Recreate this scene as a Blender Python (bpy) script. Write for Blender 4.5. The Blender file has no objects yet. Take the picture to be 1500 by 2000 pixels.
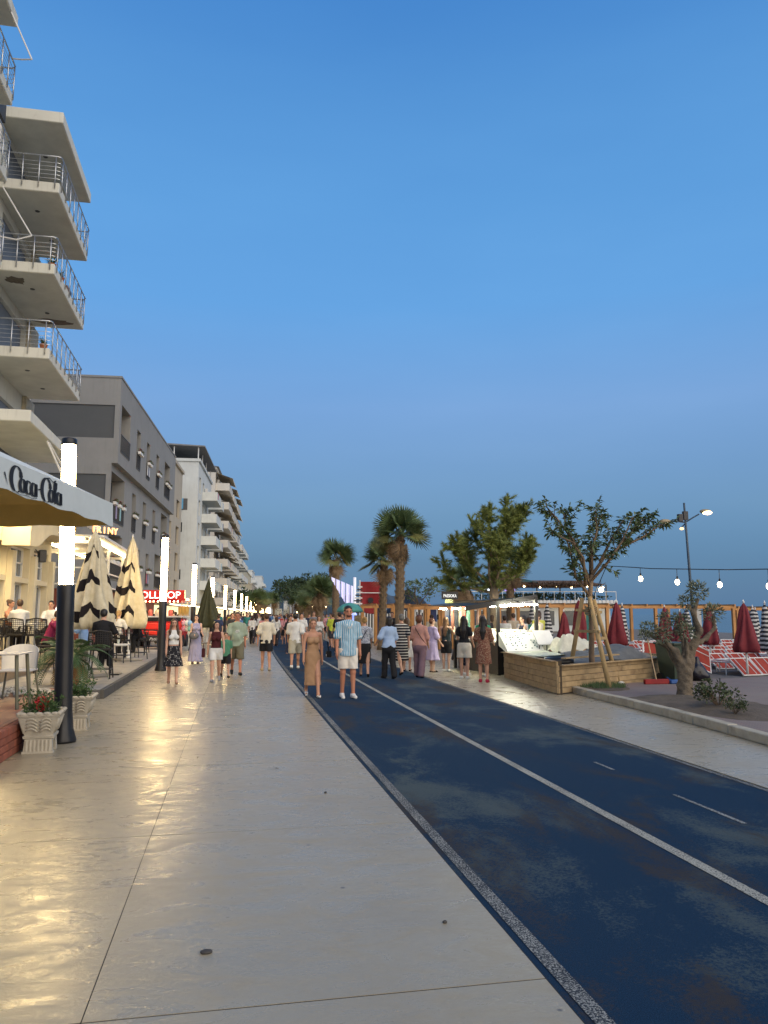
import bpy, bmesh, math, random
import numpy as np
from mathutils import Vector, Matrix

random.seed(7)
sc = bpy.context.scene
COL = sc.collection
rad = math.radians

# ------------------------------------------------------------------ camera
cam = bpy.data.objects.new('camera', bpy.data.cameras.new('camera'))
COL.objects.link(cam)
sc.camera = cam
cam.data.sensor_width = 36.0
cam.data.lens = 27.0
cam.data.clip_end = 20000
cam.location = (0, 0, 1.65)
cam.rotation_euler = (rad(97.595), 0, rad(-11.126))

# ------------------------------------------------------------------ dusk sky
SUN_AZ, SUN_EL = 150.0, 32.0          # degrees clockwise from the walking direction: afterglow behind the camera
w = bpy.data.worlds.new('World')
sc.world = w
w.use_nodes = True
nt = w.node_tree
bg = nt.nodes['Background']
sky = nt.nodes.new('ShaderNodeTexSky')
sky.sky_type = 'NISHITA'
sky.sun_disc = False
sky.sun_elevation = rad(2.0)
sky.sun_rotation = rad(SUN_AZ)
sky.dust_density = 0.5
sky.ozone_density = 3.0
nt.links.new(sky.outputs[0], bg.inputs[0])
bg.inputs[1].default_value = 0.05
tc = nt.nodes.new('ShaderNodeTexCoord')
sp = nt.nodes.new('ShaderNodeSeparateXYZ')
ramp = nt.nodes.new('ShaderNodeValToRGB')
nt.links.new(tc.outputs['Generated'], sp.inputs[0])
nt.links.new(sp.outputs['Z'], ramp.inputs[0])
stops = [(0.0, (.066, .180, .338)), (.066, (.092, .212, .388)), (.132, (.142, .280, .478)), (.20, (.166, .318, .570)),
         (.262, (.178, .345, .645)), (.383, (.125, .350, .715)), (.49, (.108, .328, .690)), (.583, (.085, .282, .638)),
         (.66, (.060, .232, .590)), (1.0, (.035, .150, .440))]
cr = ramp.color_ramp
cr.elements[0].position, cr.elements[0].color = stops[0][0], (*stops[0][1], 1)
cr.elements[1].position, cr.elements[1].color = stops[-1][0], (*stops[-1][1], 1)
for p_, c_ in stops[1:-1]:
    e_ = cr.elements.new(p_)
    e_.color = (*c_, 1)
bg2 = nt.nodes.new('ShaderNodeBackground')
bg2.inputs[1].default_value = 1.0
wn = nt.nodes.new('ShaderNodeTexNoise')          # thin high haze, the same all round
wm = nt.nodes.new('ShaderNodeMapping')
wm.inputs['Scale'].default_value = (1.2, 1.2, 5.0)
nt.links.new(tc.outputs['Generated'], wm.inputs[0])
nt.links.new(wm.outputs[0], wn.inputs['Vector'])
wn.inputs['Scale'].default_value = 2.2
wn.inputs['Detail'].default_value = 7
wr = nt.nodes.new('ShaderNodeValToRGB')
wr.color_ramp.elements[0].position, wr.color_ramp.elements[0].color = .35, (.965, .975, .985, 1)
wr.color_ramp.elements[1].position, wr.color_ramp.elements[1].color = .72, (1.07, 1.04, 1.02, 1)
nt.links.new(wn.outputs['Fac'], wr.inputs[0])
wx = nt.nodes.new('ShaderNodeMix')
wx.data_type, wx.blend_type = 'RGBA', 'MULTIPLY'
wx.inputs[0].default_value = 1.0
nt.links.new(ramp.outputs[0], wx.inputs[6])
nt.links.new(wr.outputs[0], wx.inputs[7])
nt.links.new(wx.outputs[2], bg2.inputs[0])
ad = nt.nodes.new('ShaderNodeAddShader')
nt.links.new(bg.outputs[0], ad.inputs[0])
nt.links.new(bg2.outputs[0], ad.inputs[1])
nt.links.new(ad.outputs[0], nt.nodes['World Output'].inputs[0])

# ------------------------------------------------------------------ afterglow as one very soft sun
sl = bpy.data.lights.new('sun', 'SUN')
sl.energy = 3.4
sl.angle = rad(80)
sl.color = (1.0, .84, .62)
so = bpy.data.objects.new('sun', sl)
COL.objects.link(so)
sd = Vector((math.sin(rad(SUN_AZ)) * math.cos(rad(SUN_EL)), math.cos(rad(SUN_AZ)) * math.cos(rad(SUN_EL)), math.sin(rad(SUN_EL))))
so.rotation_euler = sd.to_track_quat('Z', 'Y').to_euler()

sc.view_settings.view_transform = 'Standard'
sc.view_settings.look = 'None'
sc.view_settings.exposure = 0.0
sc.view_settings.gamma = 1.0
sc.render.engine = 'CYCLES'
sc.cycles.use_denoising = True
sc.cycles.max_bounces = 6
sc.cycles.sample_clamp_indirect = 4.0


# ------------------------------------------------------------------ helpers
def off(y):
    """sideways drift of the promenade: it bends about 3.6 degrees to the right past 38 m"""
    t = (y - 38) / 10.0
    return .63 * (t if t > 30 else math.log1p(math.exp(t)))


ROAD = rad(-3.6)


class MB:
    def __init__(s):
        s.v, s.f, s.m = [], [], []

    def quad(s, a, b, c, d, mi=0):
        n = len(s.v)
        s.v += [tuple(a), tuple(b), tuple(c), tuple(d)]
        s.f.append((n, n + 1, n + 2, n + 3))
        s.m.append(mi)
        return s

    def tri(s, a, b, c, mi=0):
        n = len(s.v)
        s.v += [tuple(a), tuple(b), tuple(c)]
        s.f.append((n, n + 1, n + 2))
        s.m.append(mi)
        return s

    def raw(s, vs, fs, mi=0):
        n = len(s.v)
        s.v += [tuple(q) for q in vs]
        for f in fs:
            s.f.append(tuple(i + n for i in f))
            s.m.append(mi)
        return s

    def box(s, x0, x1, y0, y1, z0, z1, mi=0, mat=None):
        vs = [(x, y, z) for z in (z0, z1) for y in (y0, y1) for x in (x0, x1)]
        if mat is not None:
            vs = [mat @ Vector(q) for q in vs]
        return s.raw(vs, [(0, 2, 3, 1), (4, 5, 7, 6), (0, 1, 5, 4), (1, 3, 7, 5), (3, 2, 6, 7), (2, 0, 4, 6)], mi)

    def hexa(s, bot, top, mi=0):
        """bottom ring and top ring of equal length (counter-clockwise)"""
        n = len(bot)
        fs = [tuple(range(n))[::-1], tuple(range(n, 2 * n))] + [(i, (i + 1) % n, n + (i + 1) % n, n + i) for i in range(n)]
        return s.raw(list(bot) + list(top), fs, mi)

    def tube(s, pts, r, n=8, mi=0, cap=True):
        pts = [Vector(p) for p in pts]
        rs = r if isinstance(r, (list, tuple)) else [r] * len(pts)
        base = len(s.v)
        prev = None
        for i, p in enumerate(pts):
            d = (pts[min(i + 1, len(pts) - 1)] - pts[max(i - 1, 0)]).normalized()
            if prev is None:
                a = d.orthogonal().normalized()
            else:
                a = (prev - d * prev.dot(d))
                a = a.normalized() if a.length > 1e-6 else d.orthogonal().normalized()
            prev = a
            b = d.cross(a)
            for k in range(n):
                t = 2 * math.pi * k / n
                s.v.append(tuple(p + (a * math.cos(t) + b * math.sin(t)) * rs[i]))
        for i in range(len(pts) - 1):
            for k in range(n):
                k2 = (k + 1) % n
                s.f.append((base + i * n + k, base + i * n + k2, base + (i + 1) * n + k2, base + (i + 1) * n + k))
                s.m.append(mi)
        if cap:
            s.f.append(tuple(base + k for k in range(n))[::-1])
            s.f.append(tuple(base + (len(pts) - 1) * n + k for k in range(n)))
            s.m += [mi, mi]
        return s

    def bar(s, a, b, wx, wz=None, mi=0):
        """square bar from a to b"""
        wz = wz or wx
        a, b = Vector(a), Vector(b)
        d = (b - a).normalized()
        up = Vector((0, 0, 1)) if abs(d.z) < .95 else Vector((1, 0, 0))
        x = d.cross(up).normalized() * wx / 2
        z = x.cross(d).normalized() * wz / 2
        r0 = [a - x - z, a + x - z, a + x + z, a - x + z]
        r1 = [b - x - z, b + x - z, b + x + z, b - x + z]
        return s.raw(r0 + r1, [(0, 1, 2, 3), (7, 6, 5, 4), (0, 4, 5, 1), (1, 5, 6, 2), (2, 6, 7, 3), (3, 7, 4, 0)], mi)

    def lathe(s, prof, n=16, c=(0, 0, 0), mi=0, wob=None):
        base = len(s.v)
        for i, (r, z) in enumerate(prof):
            for k in range(n):
                t = 2 * math.pi * k / n
                q = r * (wob(t, i / (len(prof) - 1)) if wob else 1)
                s.v.append((c[0] + q * math.cos(t), c[1] + q * math.sin(t), c[2] + z))
        for i in range(len(prof) - 1):
            for k in range(n):
                k2 = (k + 1) % n
                s.f.append((base + i * n + k, base + i * n + k2, base + (i + 1) * n + k2, base + (i + 1) * n + k))
                s.m.append(mi)
        s.f.append(tuple(base + k for k in range(n))[::-1])
        s.f.append(tuple(base + (len(prof) - 1) * n + k for k in range(n)))
        s.m += [mi, mi]
        return s

    def ball(s, c, r, n=8, mi=0):
        r = r if isinstance(r, (tuple, list)) else (r, r, r)
        base = len(s.v)
        m = max(4, n // 2)
        for i in range(m + 1):
            ph = math.pi * i / m - math.pi / 2
            for k in range(n):
                t = 2 * math.pi * k / n
                s.v.append((c[0] + r[0] * math.cos(ph) * math.cos(t), c[1] + r[1] * math.cos(ph) * math.sin(t), c[2] + r[2] * math.sin(ph)))
        for i in range(m):
            for k in range(n):
                k2 = (k + 1) % n
                s.f.append((base + i * n + k, base + i * n + k2, base + (i + 1) * n + k2, base + (i + 1) * n + k))
                s.m.append(mi)
        return s

    def wall(s, u0, u1, v0, v1, holes, P, depth, mi=0, mir=None):
        """sheet with openings; P(u, n, v) -> point, n = distance in front of the sheet; holes get reveals of the given depth"""
        mir = mi if mir is None else mir
        us = sorted({u0, u1, *[h[0] for h in holes], *[h[1] for h in holes]})
        vs = sorted({v0, v1, *[h[2] for h in holes], *[h[3] for h in holes]})
        us = [u for u in us if u0 - 1e-6 <= u <= u1 + 1e-6]
        vs = [v for v in vs if v0 - 1e-6 <= v <= v1 + 1e-6]
        for i in range(len(us) - 1):
            for j in range(len(vs) - 1):
                cu, cv = (us[i] + us[i + 1]) / 2, (vs[j] + vs[j + 1]) / 2
                if any(h[0] < cu < h[1] and h[2] < cv < h[3] for h in holes):
                    continue
                s.quad(P(us[i], 0, vs[j]), P(us[i + 1], 0, vs[j]), P(us[i + 1], 0, vs[j + 1]), P(us[i], 0, vs[j + 1]), mi)
        for a, b, c, d in holes:
            r = [(a, c), (b, c), (b, d), (a, d)]
            for k in range(4):
                p, q = r[k], r[(k + 1) % 4]
                s.quad(P(p[0], 0, p[1]), P(q[0], 0, q[1]), P(q[0], -depth, q[1]), P(p[0], -depth, p[1]), mir)
        return s

    def mesh(s, name, mats, smooth=False):
        me = bpy.data.meshes.new(name)
        me.from_pydata(s.v, [], s.f)
        mats = mats if isinstance(mats, (list, tuple)) else [mats]
        for m in mats:
            me.materials.append(m)
        if len(mats) > 1:
            me.polygons.foreach_set('material_index', s.m)
        if smooth:
            me.polygons.foreach_set('use_smooth', [True] * len(me.polygons))
        me.update()
        return me

    def build(s, name, mats, parent=None, loc=(0, 0, 0), rz=0, smooth=False):
        return put(name, s.mesh(name, mats, smooth), parent, loc, rz)


def put(name, me, parent=None, loc=(0, 0, 0), rz=0, rot=None, scale=None):
    o = bpy.data.objects.new(name, me)
    COL.objects.link(o)
    o.location = loc
    o.rotation_euler = rot if rot is not None else (0, 0, rz)
    if scale is not None:
        o.scale = scale
    if parent is not None:
        o.parent = parent
    return o


def tag(o, label=None, cat=None, group=None, kind=None):
    if label: o['label'] = label
    if cat: o['category'] = cat
    if group: o['group'] = group
    if kind: o['kind'] = kind
    return o


def thing(name, label, cat, loc=(0, 0, 0), rz=0, group=None):
    o = put(name, None, None, loc, rz)
    o.empty_display_size = .2
    return tag(o, label, cat, group)


def copy_tree(o, parent=None):
    c = o.copy()
    COL.objects.link(c)
    c.parent = parent
    for ch in list(o.children):
        copy_tree(ch, c)
    return c


def bevel(me, wdt=.01, seg=1):
    bm = bmesh.new()
    bm.from_mesh(me)
    bmesh.ops.remove_doubles(bm, verts=bm.verts, dist=1e-5)
    bmesh.ops.bevel(bm, geom=bm.edges[:], offset=wdt, segments=seg, affect='EDGES', profile=.5)
    bm.to_mesh(me)
    bm.free()
    return me


# ------------------------------------------------------------------ materials
class NT:
    def __init__(s, name):
        s.mat = bpy.data.materials.new(name)
        s.mat.use_nodes = True
        s.t = s.mat.node_tree
        s.b = s.t.nodes['Principled BSDF']
        s._co = None

    def n(s, typ, **kw):
        nd = s.t.nodes.new('ShaderNode' + typ)
        for k, v in kw.items():
            setattr(nd, k, v)
        return nd

    def l(s, a, b):
        s.t.links.new(a, b)
        return s

    def co(s, world=False):
        if s._co is None:
            if world:
                g = s.n('NewGeometry')
                s._co = g.outputs['Position']
            else:
                g = s.n('TexCoord')
                s._co = g.outputs['Object']
        return s._co

    def map(s, scale=(1, 1, 1), loc=(0, 0, 0), rot=(0, 0, 0), world=False):
        m = s.n('Mapping')
        s.l(s.co(world), m.inputs[0])
        m.inputs['Location'].default_value = loc
        m.inputs['Rotation'].default_value = rot
        m.inputs['Scale'].default_value = scale
        return m.outputs[0]

    def noise(s, scale=5, detail=4, rough=.55, vec=None, dist=0):
        nd = s.n('TexNoise')
        s.l(vec if vec is not None else s.co(), nd.inputs['Vector'])
        nd.inputs['Scale'].default_value = scale
        nd.inputs['Detail'].default_value = detail
        nd.inputs['Roughness'].default_value = rough
        nd.inputs['Distortion'].default_value = dist
        return nd.outputs['Fac']

    def ramp(s, fac, stops, interp='LINEAR'):
        nd = s.n('ValToRGB')
        s.l(fac, nd.inputs[0])
        c = nd.color_ramp
        c.interpolation = interp
        cl = lambda q: (*q, 1) if isinstance(q, (tuple, list)) else (q, q, q, 1)
        c.elements[0].position, c.elements[0].color = stops[0][0], cl(stops[0][1])
        c.elements[1].position, c.elements[1].color = stops[-1][0], cl(stops[-1][1])
        for p, q in stops[1:-1]:
            c.elements.new(p).color = cl(q)
        return nd.outputs[0]

    def mix(s, fac, a, b, typ='MIX'):
        nd = s.n('Mix', data_type='RGBA', blend_type=typ)
        for i, v in ((0, fac), (6, a), (7, b)):
            if hasattr(v, 'links'):
                s.l(v, nd.inputs[i])
            elif i == 0:
                nd.inputs[0].default_value = v
            else:
                nd.inputs[i].default_value = (*v, 1) if len(v) == 3 else v
        return nd.outputs[2]

    def math(s, op, a, b=0.0, c=None):
        nd = s.n('Math', operation=op)
        for i, v in enumerate((a, b) if c is None else (a, b, c)):
            if hasattr(v, 'links'):
                s.l(v, nd.inputs[i])
            else:
                nd.inputs[i].default_value = v
        return nd.outputs[0]

    def bump(s, h, strength=.2, dist=.01):
        nd = s.n('Bump')
        s.l(h, nd.inputs['Height'])
        nd.inputs['Strength'].default_value = strength
        nd.inputs['Distance'].default_value = dist
        s.l(nd.outputs[0], s.b.inputs['Normal'])
        return s

    def set(s, col=None, rough=None, metal=None, spec=None, em=None, es=None, alpha=None, coat=None, trans=None):
        for key, v in (('Base Color', col), ('Roughness', rough), ('Metallic', metal), ('Specular IOR Level', spec), ('Emission Color', em),
                       ('Emission Strength', es), ('Alpha', alpha), ('Coat Weight', coat), ('Transmission Weight', trans)):
            if v is None:
                continue
            i = s.b.inputs[key]
            if hasattr(v, 'links'):
                s.l(v, i)
            elif isinstance(v, (tuple, list)):
                i.default_value = (*v, 1)
            else:
                i.default_value = v
        return s


def sh(c, k):
    return tuple(max(0, min(1, q * k)) for q in c)


_pm = {}


def render_wall(name, col, dirt, amt=.5):
    """painted render with rain streaks and patchy repairs"""
    t = NT(name)
    co = t.co(True)
    a = t.noise(.9, 5, .6, co)
    c = t.ramp(a, [(.3, sh(col, .93)), (.7, sh(col, 1.06))])
    s_ = t.noise(3.2, 5, .7, t.map((2.2, 2.2, .16), world=True))
    c = t.mix(t.ramp(s_, [(.54, .0), (.74, amt)]), c, dirt)
    b = t.noise(2.1, 6, .75, co, .8)
    c = t.mix(t.ramp(b, [(.60, .0), (.72, amt * .6)]), c, dirt)
    t.set(c, .87, spec=.3)
    t.bump(t.noise(45, 4, .7, co), .3, .006)
    _pm[name] = t.mat
    return t.mat




def pm(name, col, rough=.7, var=.18, scale=3.0, bump=.15, bscale=30, metal=0.0, spec=.4, dist=.004, dirt=None):
    """plain surface: colour that drifts a little, faint relief, roughness that varies"""
    if name in _pm:
        return _pm[name]
    t = NT(name)
    oi = t.n('ObjectInfo')
    v = t.n('VectorMath', operation='ADD')
    cmb = t.n('CombineXYZ')
    t.l(t.math('MULTIPLY', oi.outputs['Random'], 37.0), cmb.inputs[0])
    t.l(t.math('MULTIPLY', oi.outputs['Random'], 11.0), cmb.inputs[1])
    t.l(t.co(), v.inputs[0])
    t.l(cmb.outputs[0], v.inputs[1])
    co = v.outputs[0]
    f = t.noise(scale, 5, .6, co)
    c = t.ramp(f, [(.28, sh(col, 1 - var)), (.72, sh(col, 1 + var))])
    if dirt:
        f3 = t.noise(scale * .45, 6, .7, co)
        c = t.mix(t.ramp(f3, [(.52, 0.0), (.72, .8)]), c, dirt)
    t.set(c, None, metal, spec)
    f2 = t.noise(bscale, 4, .6, co)
    t.set(rough=t.ramp(f2, [(.2, max(.03, rough - .12)), (.8, min(1, rough + .1))]))
    if bump:
        t.bump(f2, bump, dist)
    _pm[name] = t.mat
    return t.mat


def emit(name, col, strength):
    if name in _pm:
        return _pm[name]
    t = NT(name)
    t.set((.8, .8, .8), .4, em=col, es=strength)
    _pm[name] = t.mat
    return t.mat


def tint(name, rough=.8, var=.15, scale=14, bump=.2):
    """cloth or paint that takes its colour from the object"""
    if name in _pm:
        return _pm[name]
    t = NT(name)
    oi = t.n('ObjectInfo')
    f = t.noise(scale, 4, .6)
    m = t.mix(1.0, oi.outputs['Color'], t.ramp(f, [(.3, 1 - var), (.7, 1 + var)]), 'MULTIPLY')
    t.set(m, rough, spec=.25)
    t.bump(f, bump, .01)
    _pm[name] = t.mat
    return t.mat


def glass_mat(name, col=(.02, .025, .03), rough=.08):
    if name in _pm:
        return _pm[name]
    t = NT(name)
    f = t.noise(2.5, 2)
    t.set(t.ramp(f, [(.3, sh(col, .7)), (.7, sh(col, 1.4))]), rough, spec=.8)
    _pm[name] = t.mat
    return t.mat


def letters(txt, mat, parent, name, loc, rot, size, depth=.01, align='LEFT', shear=0.0, sx=1.0):
    cu = bpy.data.curves.new('lettering', 'FONT')
    cu.body = txt
    cu.size = size
    cu.extrude = depth
    cu.align_x = align
    cu.shear = shear
    cu.resolution_u = 3
    tmp = bpy.data.objects.new('tmp', cu)
    COL.objects.link(tmp)
    dg = bpy.context.evaluated_depsgraph_get()
    me = bpy.data.meshes.new_from_object(tmp.evaluated_get(dg))
    bpy.data.objects.remove(tmp)
    me.materials.clear()
    me.materials.append(mat)
    o = put(name, me, parent, loc, 0, rot, (sx, 1, 1))
    return o


# ------------------------------------------------------------------ organic shapes: distance field -> one continuous skin
def sdf_grid(prims, h, pad=.06, k=.03):
    lo = np.array([1e9] * 3)
    hi = -lo
    for p in prims:
        if p[0] == 'e':
            c, r = np.array(p[1], float), np.array(p[2], float)
            lo, hi = np.minimum(lo, c - r), np.maximum(hi, c + r)
        else:
            a, b = np.array(p[1], float), np.array(p[2], float)
            r = max(p[3], p[4])
            lo, hi = np.minimum(lo, np.minimum(a, b) - r), np.maximum(hi, np.maximum(a, b) + r)
    lo, hi = lo - pad, hi + pad
    n = np.ceil((hi - lo) / h).astype(int) + 1
    ax = [lo[i] + h * np.arange(n[i]) for i in range(3)]
    D = np.full(n, 1.0)
    for p in prims:
        kk = p[-1] if isinstance(p[-1], dict) and 'k' in p[-1] else {'k': k}
        kv = kk['k']
        if p[0] == 'e':
            a, r = np.array(p[1], float), np.array(p[2], float)
            l_, u_ = a - r, a + r
        else:
            a, b = np.array(p[1], float), np.array(p[2], float)
            r = max(p[3], p[4])
            l_, u_ = np.minimum(a, b) - r, np.maximum(a, b) + r
        mg = kv + 3 * h
        i0 = np.maximum(0, np.floor((l_ - mg - lo) / h).astype(int))
        i1 = np.minimum(n, np.ceil((u_ + mg - lo) / h).astype(int) + 1)
        if np.any(i1 <= i0):
            continue
        X = ax[0][i0[0]:i1[0], None, None]
        Y = ax[1][None, i0[1]:i1[1], None]
        Z = ax[2][None, None, i0[2]:i1[2]]
        if p[0] == 'e':
            x, y, z = (X - a[0]), (Y - a[1]), (Z - a[2])
            if len(p) > 3 and not isinstance(p[3], dict) and p[3] is not None:      # rotation about x (tilt)
                c_, s_ = math.cos(p[3]), math.sin(p[3])
                y, z = y * c_ + z * s_, -y * s_ + z * c_
            k0 = np.sqrt((x / r[0]) ** 2 + (y / r[1]) ** 2 + (z / r[2]) ** 2)
            k1 = np.sqrt((x / r[0] ** 2) ** 2 + (y / r[1] ** 2) ** 2 + (z / r[2] ** 2) ** 2) + 1e-9
            d = k0 * (k0 - 1) / k1
        else:
            fl = p[5] if len(p) > 5 and not isinstance(p[5], dict) else 1.0       # depth squash of the cross section
            ba = b - a
            bb = float(ba @ ba) + 1e-12
            t = np.clip(((X - a[0]) * ba[0] + (Y - a[1]) * ba[1] + (Z - a[2]) * ba[2]) / bb, 0, 1)
            x, y, z = X - a[0] - t * ba[0], (Y - a[1] - t * ba[1]) / fl, Z - a[2] - t * ba[2]
            rr = p[3] + (p[4] - p[3]) * t
            if len(p) > 6 and isinstance(p[6], tuple):                            # pleats: (count, depth)
                th = np.arctan2(y, x)
                rr = rr * (1 + p[6][1] * t * np.sin(p[6][0] * th + 2.0 * t))
            d = (np.sqrt(x * x + y * y + z * z) - rr) * min(1.0, .35 + .65 * fl)
        sub = D[i0[0]:i1[0], i0[1]:i1[1], i0[2]:i1[2]]
        if kv > 0:
            hh = np.clip(.5 + .5 * (sub - d) / kv, 0, 1)
            sub[...] = sub * (1 - hh) + d * hh - kv * hh * (1 - hh)
        else:
            np.minimum(sub, d, out=sub)
    return D, lo, ax


def skin(D, lo, h):
    S = D < 0
    nx, ny, nz = D.shape
    cs = (nx - 1, ny - 1, nz - 1)
    acc = np.zeros(cs + (3,))
    cnt = np.zeros(cs)
    cross = []
    for axn in range(3):
        sl0 = [slice(None)] * 3
        sl1 = [slice(None)] * 3
        sl0[axn], sl1[axn] = slice(0, -1), slice(1, None)
        A, B = D[tuple(sl0)], D[tuple(sl1)]
        x = (A < 0) != (B < 0)
        t = np.where(x, A / np.where(x, A - B, 1), 0)
        cross.append((x, A < 0))
        o1, o2 = [i for i in range(3) if i != axn]
        for da in (0, 1):
            for db in (0, 1):
                s = [slice(None)] * 3
                s[o1] = slice(da, da + cs[o1])
                s[o2] = slice(db, db + cs[o2])
                xs, ts = x[tuple(s)], t[tuple(s)]
                acc[..., axn] += np.where(xs, ts, 0)
                acc[..., o1] += np.where(xs, da, 0)
                acc[..., o2] += np.where(xs, db, 0)
                cnt += xs
    act = cnt > 0
    idx = -np.ones(cs, int)
    idx[act] = np.arange(act.sum())
    P = np.argwhere(act) + acc[act] / cnt[act][:, None]
    V = P * h + lo
    F = []
    for axn in range(3):
        x, neg = cross[axn]
        o1, o2 = [(1, 2), (2, 0), (0, 1)][axn]
        e = np.argwhere(x)
        ok = (e[:, o1] > 0) & (e[:, o2] > 0) & (e[:, o1] < cs[o1]) & (e[:, o2] < cs[o2])
        e = e[ok]
        if not len(e):
            continue
        ng = neg[tuple(e.T)]
        q = []
        for da, db in ((-1, -1), (0, -1), (0, 0), (-1, 0)):
            c = e.copy()
            c[:, o1] += da
            c[:, o2] += db
            q.append(idx[tuple(c.T)])
        q = np.stack(q, 1)
        q[~ng] = q[~ng][:, ::-1]
        F.append(q)
    return V, np.concatenate(F) if F else np.zeros((0, 4), int)


def np_mesh(name, V, F, mat, smooth=True):
    me = bpy.data.meshes.new(name)
    me.vertices.add(len(V))
    me.vertices.foreach_set('co', V.astype(np.float32).ravel())
    me.loops.add(len(F) * 4)
    me.loops.foreach_set('vertex_index', F.astype(np.int32).ravel())
    me.polygons.add(len(F))
    me.polygons.foreach_set('loop_start', (np.arange(len(F)) * 4).astype(np.int32))
    me.polygons.foreach_set('use_smooth', np.full(len(F), smooth))
    me.materials.append(mat)
    me.update(calc_edges=True)
    return me


def blob(name, prims, h, mat, k=.03, warp=None, cut=None):
    D, lo, ax = sdf_grid(prims, h, k=k, pad=.08)
    G = None
    if warp or cut:
        G = np.meshgrid(*ax, indexing='ij', sparse=True)
    if warp:
        D = D + warp(*G)
    if cut:
        D = np.maximum(D, cut(*G))
    V, F = skin(D, lo, h)
    return np_mesh(name, V, F, mat)

# ================================================================== ground, track, pavements, sea
def strip(name, x0, x1, y0, y1, z, mat, step=2.0, parent=None, kind='structure'):
    m = MB()
    n = max(1, int((y1 - y0) / step))
    ys = [y0 + (y1 - y0) * i / n for i in range(n + 1)]
    for a, b in zip(ys[:-1], ys[1:]):
        m.quad((x0 + off(a), a, z), (x1 + off(a), a, z), (x1 + off(b), b, z), (x0 + off(b), b, z))
    o = m.build(name, mat, parent)
    if kind:
        o['kind'] = kind
    return o


def concrete_mat():
    t = NT('polished_concrete')
    co = t.co(True)
    big = t.noise(.55, 4, .6, co)
    fine = t.noise(26, 5, .7, co)
    grit = t.noise(220, 2, .6, co)
    c = t.ramp(big, [(.25, (.300, .248, .162)), (.5, (.335, .284, .190)), (.78, (.372, .322, .226))])
    c = t.mix(t.ramp(fine, [(.3, .0), (.75, .55)]), c, (.285, .240, .170))
    c = t.mix(t.ramp(grit, [(.60, .0), (.72, .5)]), c, (.16, .135, .10))
    scr = t.noise(7, 3, .7, t.map((1.0, 5.0, 1), rot=(0, 0, .35), world=True))
    c = t.mix(t.ramp(scr, [(.64, .0), (.74, .35)]), c, (.20, .165, .12))
    vor = t.n('TexVoronoi')
    t.l(co, vor.inputs['Vector'])
    vor.inputs['Scale'].default_value = 1.9
    c = t.mix(t.ramp(vor.outputs['Distance'], [(.020, .8), (.034, .0)]), c, (.07, .06, .055))
    st = t.noise(1.1, 7, .72, t.map((1, 1, 1), (3, 9, 0), world=True), 1.2)
    c = t.mix(t.ramp(st, [(.55, .0), (.75, .30)]), c, (.21, .175, .125))
    t.set(c, spec=.46)
    rg = t.noise(3.4, 6, .70, t.map((.6, 1.3, 1), (5, 2, 0), rot=(0, 0, .4), world=True), 1.4)
    t.set(rough=t.ramp(rg, [(.34, .20), (.50, .33), (.68, .50)]))
    wav = t.noise(9.5, 4, .66, t.map((.75, 1.35, 1), rot=(0, 0, .12), world=True), .6)
    h = t.math('ADD', t.math('MULTIPLY', wav, 1.0), t.math('MULTIPLY', fine, .10))
    t.bump(h, .34, .012)
    return t.mat


def track_mat():
    t = NT('blue_rubber_track')
    co = t.co(True)
    a = t.noise(.75, 6, .65, t.map((1, .6, 1), world=True), .5)
    b = t.noise(.9, 5, .65, t.map((1.2, .5, 1), (7, 3, 0), world=True), .6)
    g = t.noise(170, 2, .7, co)
    c = t.ramp(g, [(.3, (.002, .011, .026)), (.55, (.004, .026, .060)), (.8, (.012, .056, .112))])
    dz = t.math('MULTIPLY', t.math('SUBTRACT', t.noise(48, 4, .8, co), .5), .42)
    a = t.math('ADD', a, dz)
    b = t.math('ADD', b, dz)
    c = t.mix(t.ramp(a, [(.53, 0.0), (.62, .85)]), c, (.058, .078, .080))
    c = t.mix(t.ramp(b, [(.53, 0.0), (.64, .85)]), c, (.036, .029, .025))
    t.set(c, .86, spec=.18)
    t.bump(g, .5, .006)
    return t.mat


def paint_mat(name, worn, col=(.37, .36, .30)):
    t = NT(name)
    co = t.co(True)
    g = t.noise(95, 3, .8, co)
    p = t.noise(1.6, 4, .6, co)
    f = t.math('ADD', t.math('MULTIPLY', t.math('SUBTRACT', g, .22), 1.8), t.math('MULTIPLY', p, .35))
    c = t.mix(t.ramp(f, [(worn - .14, 0.0), (worn + .02, 1.0)]), (.013, .020, .030), col)
    t.set(c, .85, spec=.25)
    t.bump(g, .5, .005)
    return t.mat


M_CONC = concrete_mat()
M_JOINT = pm('dark_joint', (.020, .016, .012), .9)
M_TRACK = track_mat()
M_SAND = pm('grey_sand', (.16, .14, .12), .95, .3, 1.2, .6, 12, dist=.03)
M_EARTH = pm('dry_earth', (.11, .085, .06), .95, .35, 3, .8, 20, dist=.03)

g = MB()
g.quad((-400, -60, -.06), (46, -60, -.06), (46, 120, -.06), (-400, 120, -.06))
g.quad((-400, 120, -.06), (46, 120, -.06), (120, 900, -.06), (-400, 900, -.06))
g.quad((-400, 900, -.06), (120, 900, -.06), (700, 3600, -.06), (-3000, 3600, -.06))
g.build('ground', M_SAND)['kind'] = 'structure'
t = NT('evening_sea')
hh = t.noise(.9, 5, .6, t.map((.35, 1, 1), world=True))
t.set(t.ramp(hh, [(.3, (.02, .055, .085)), (.7, (.035, .075, .105))]), .10, spec=.5)
t.bump(hh, .06, .25)
g = MB()
g.quad((40, -3000, -.5), (14000, -3000, -.5), (14000, 14000, -.5), (40, 14000, -.5))
g.build('sea', t.mat)['kind'] = 'structure'

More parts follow.
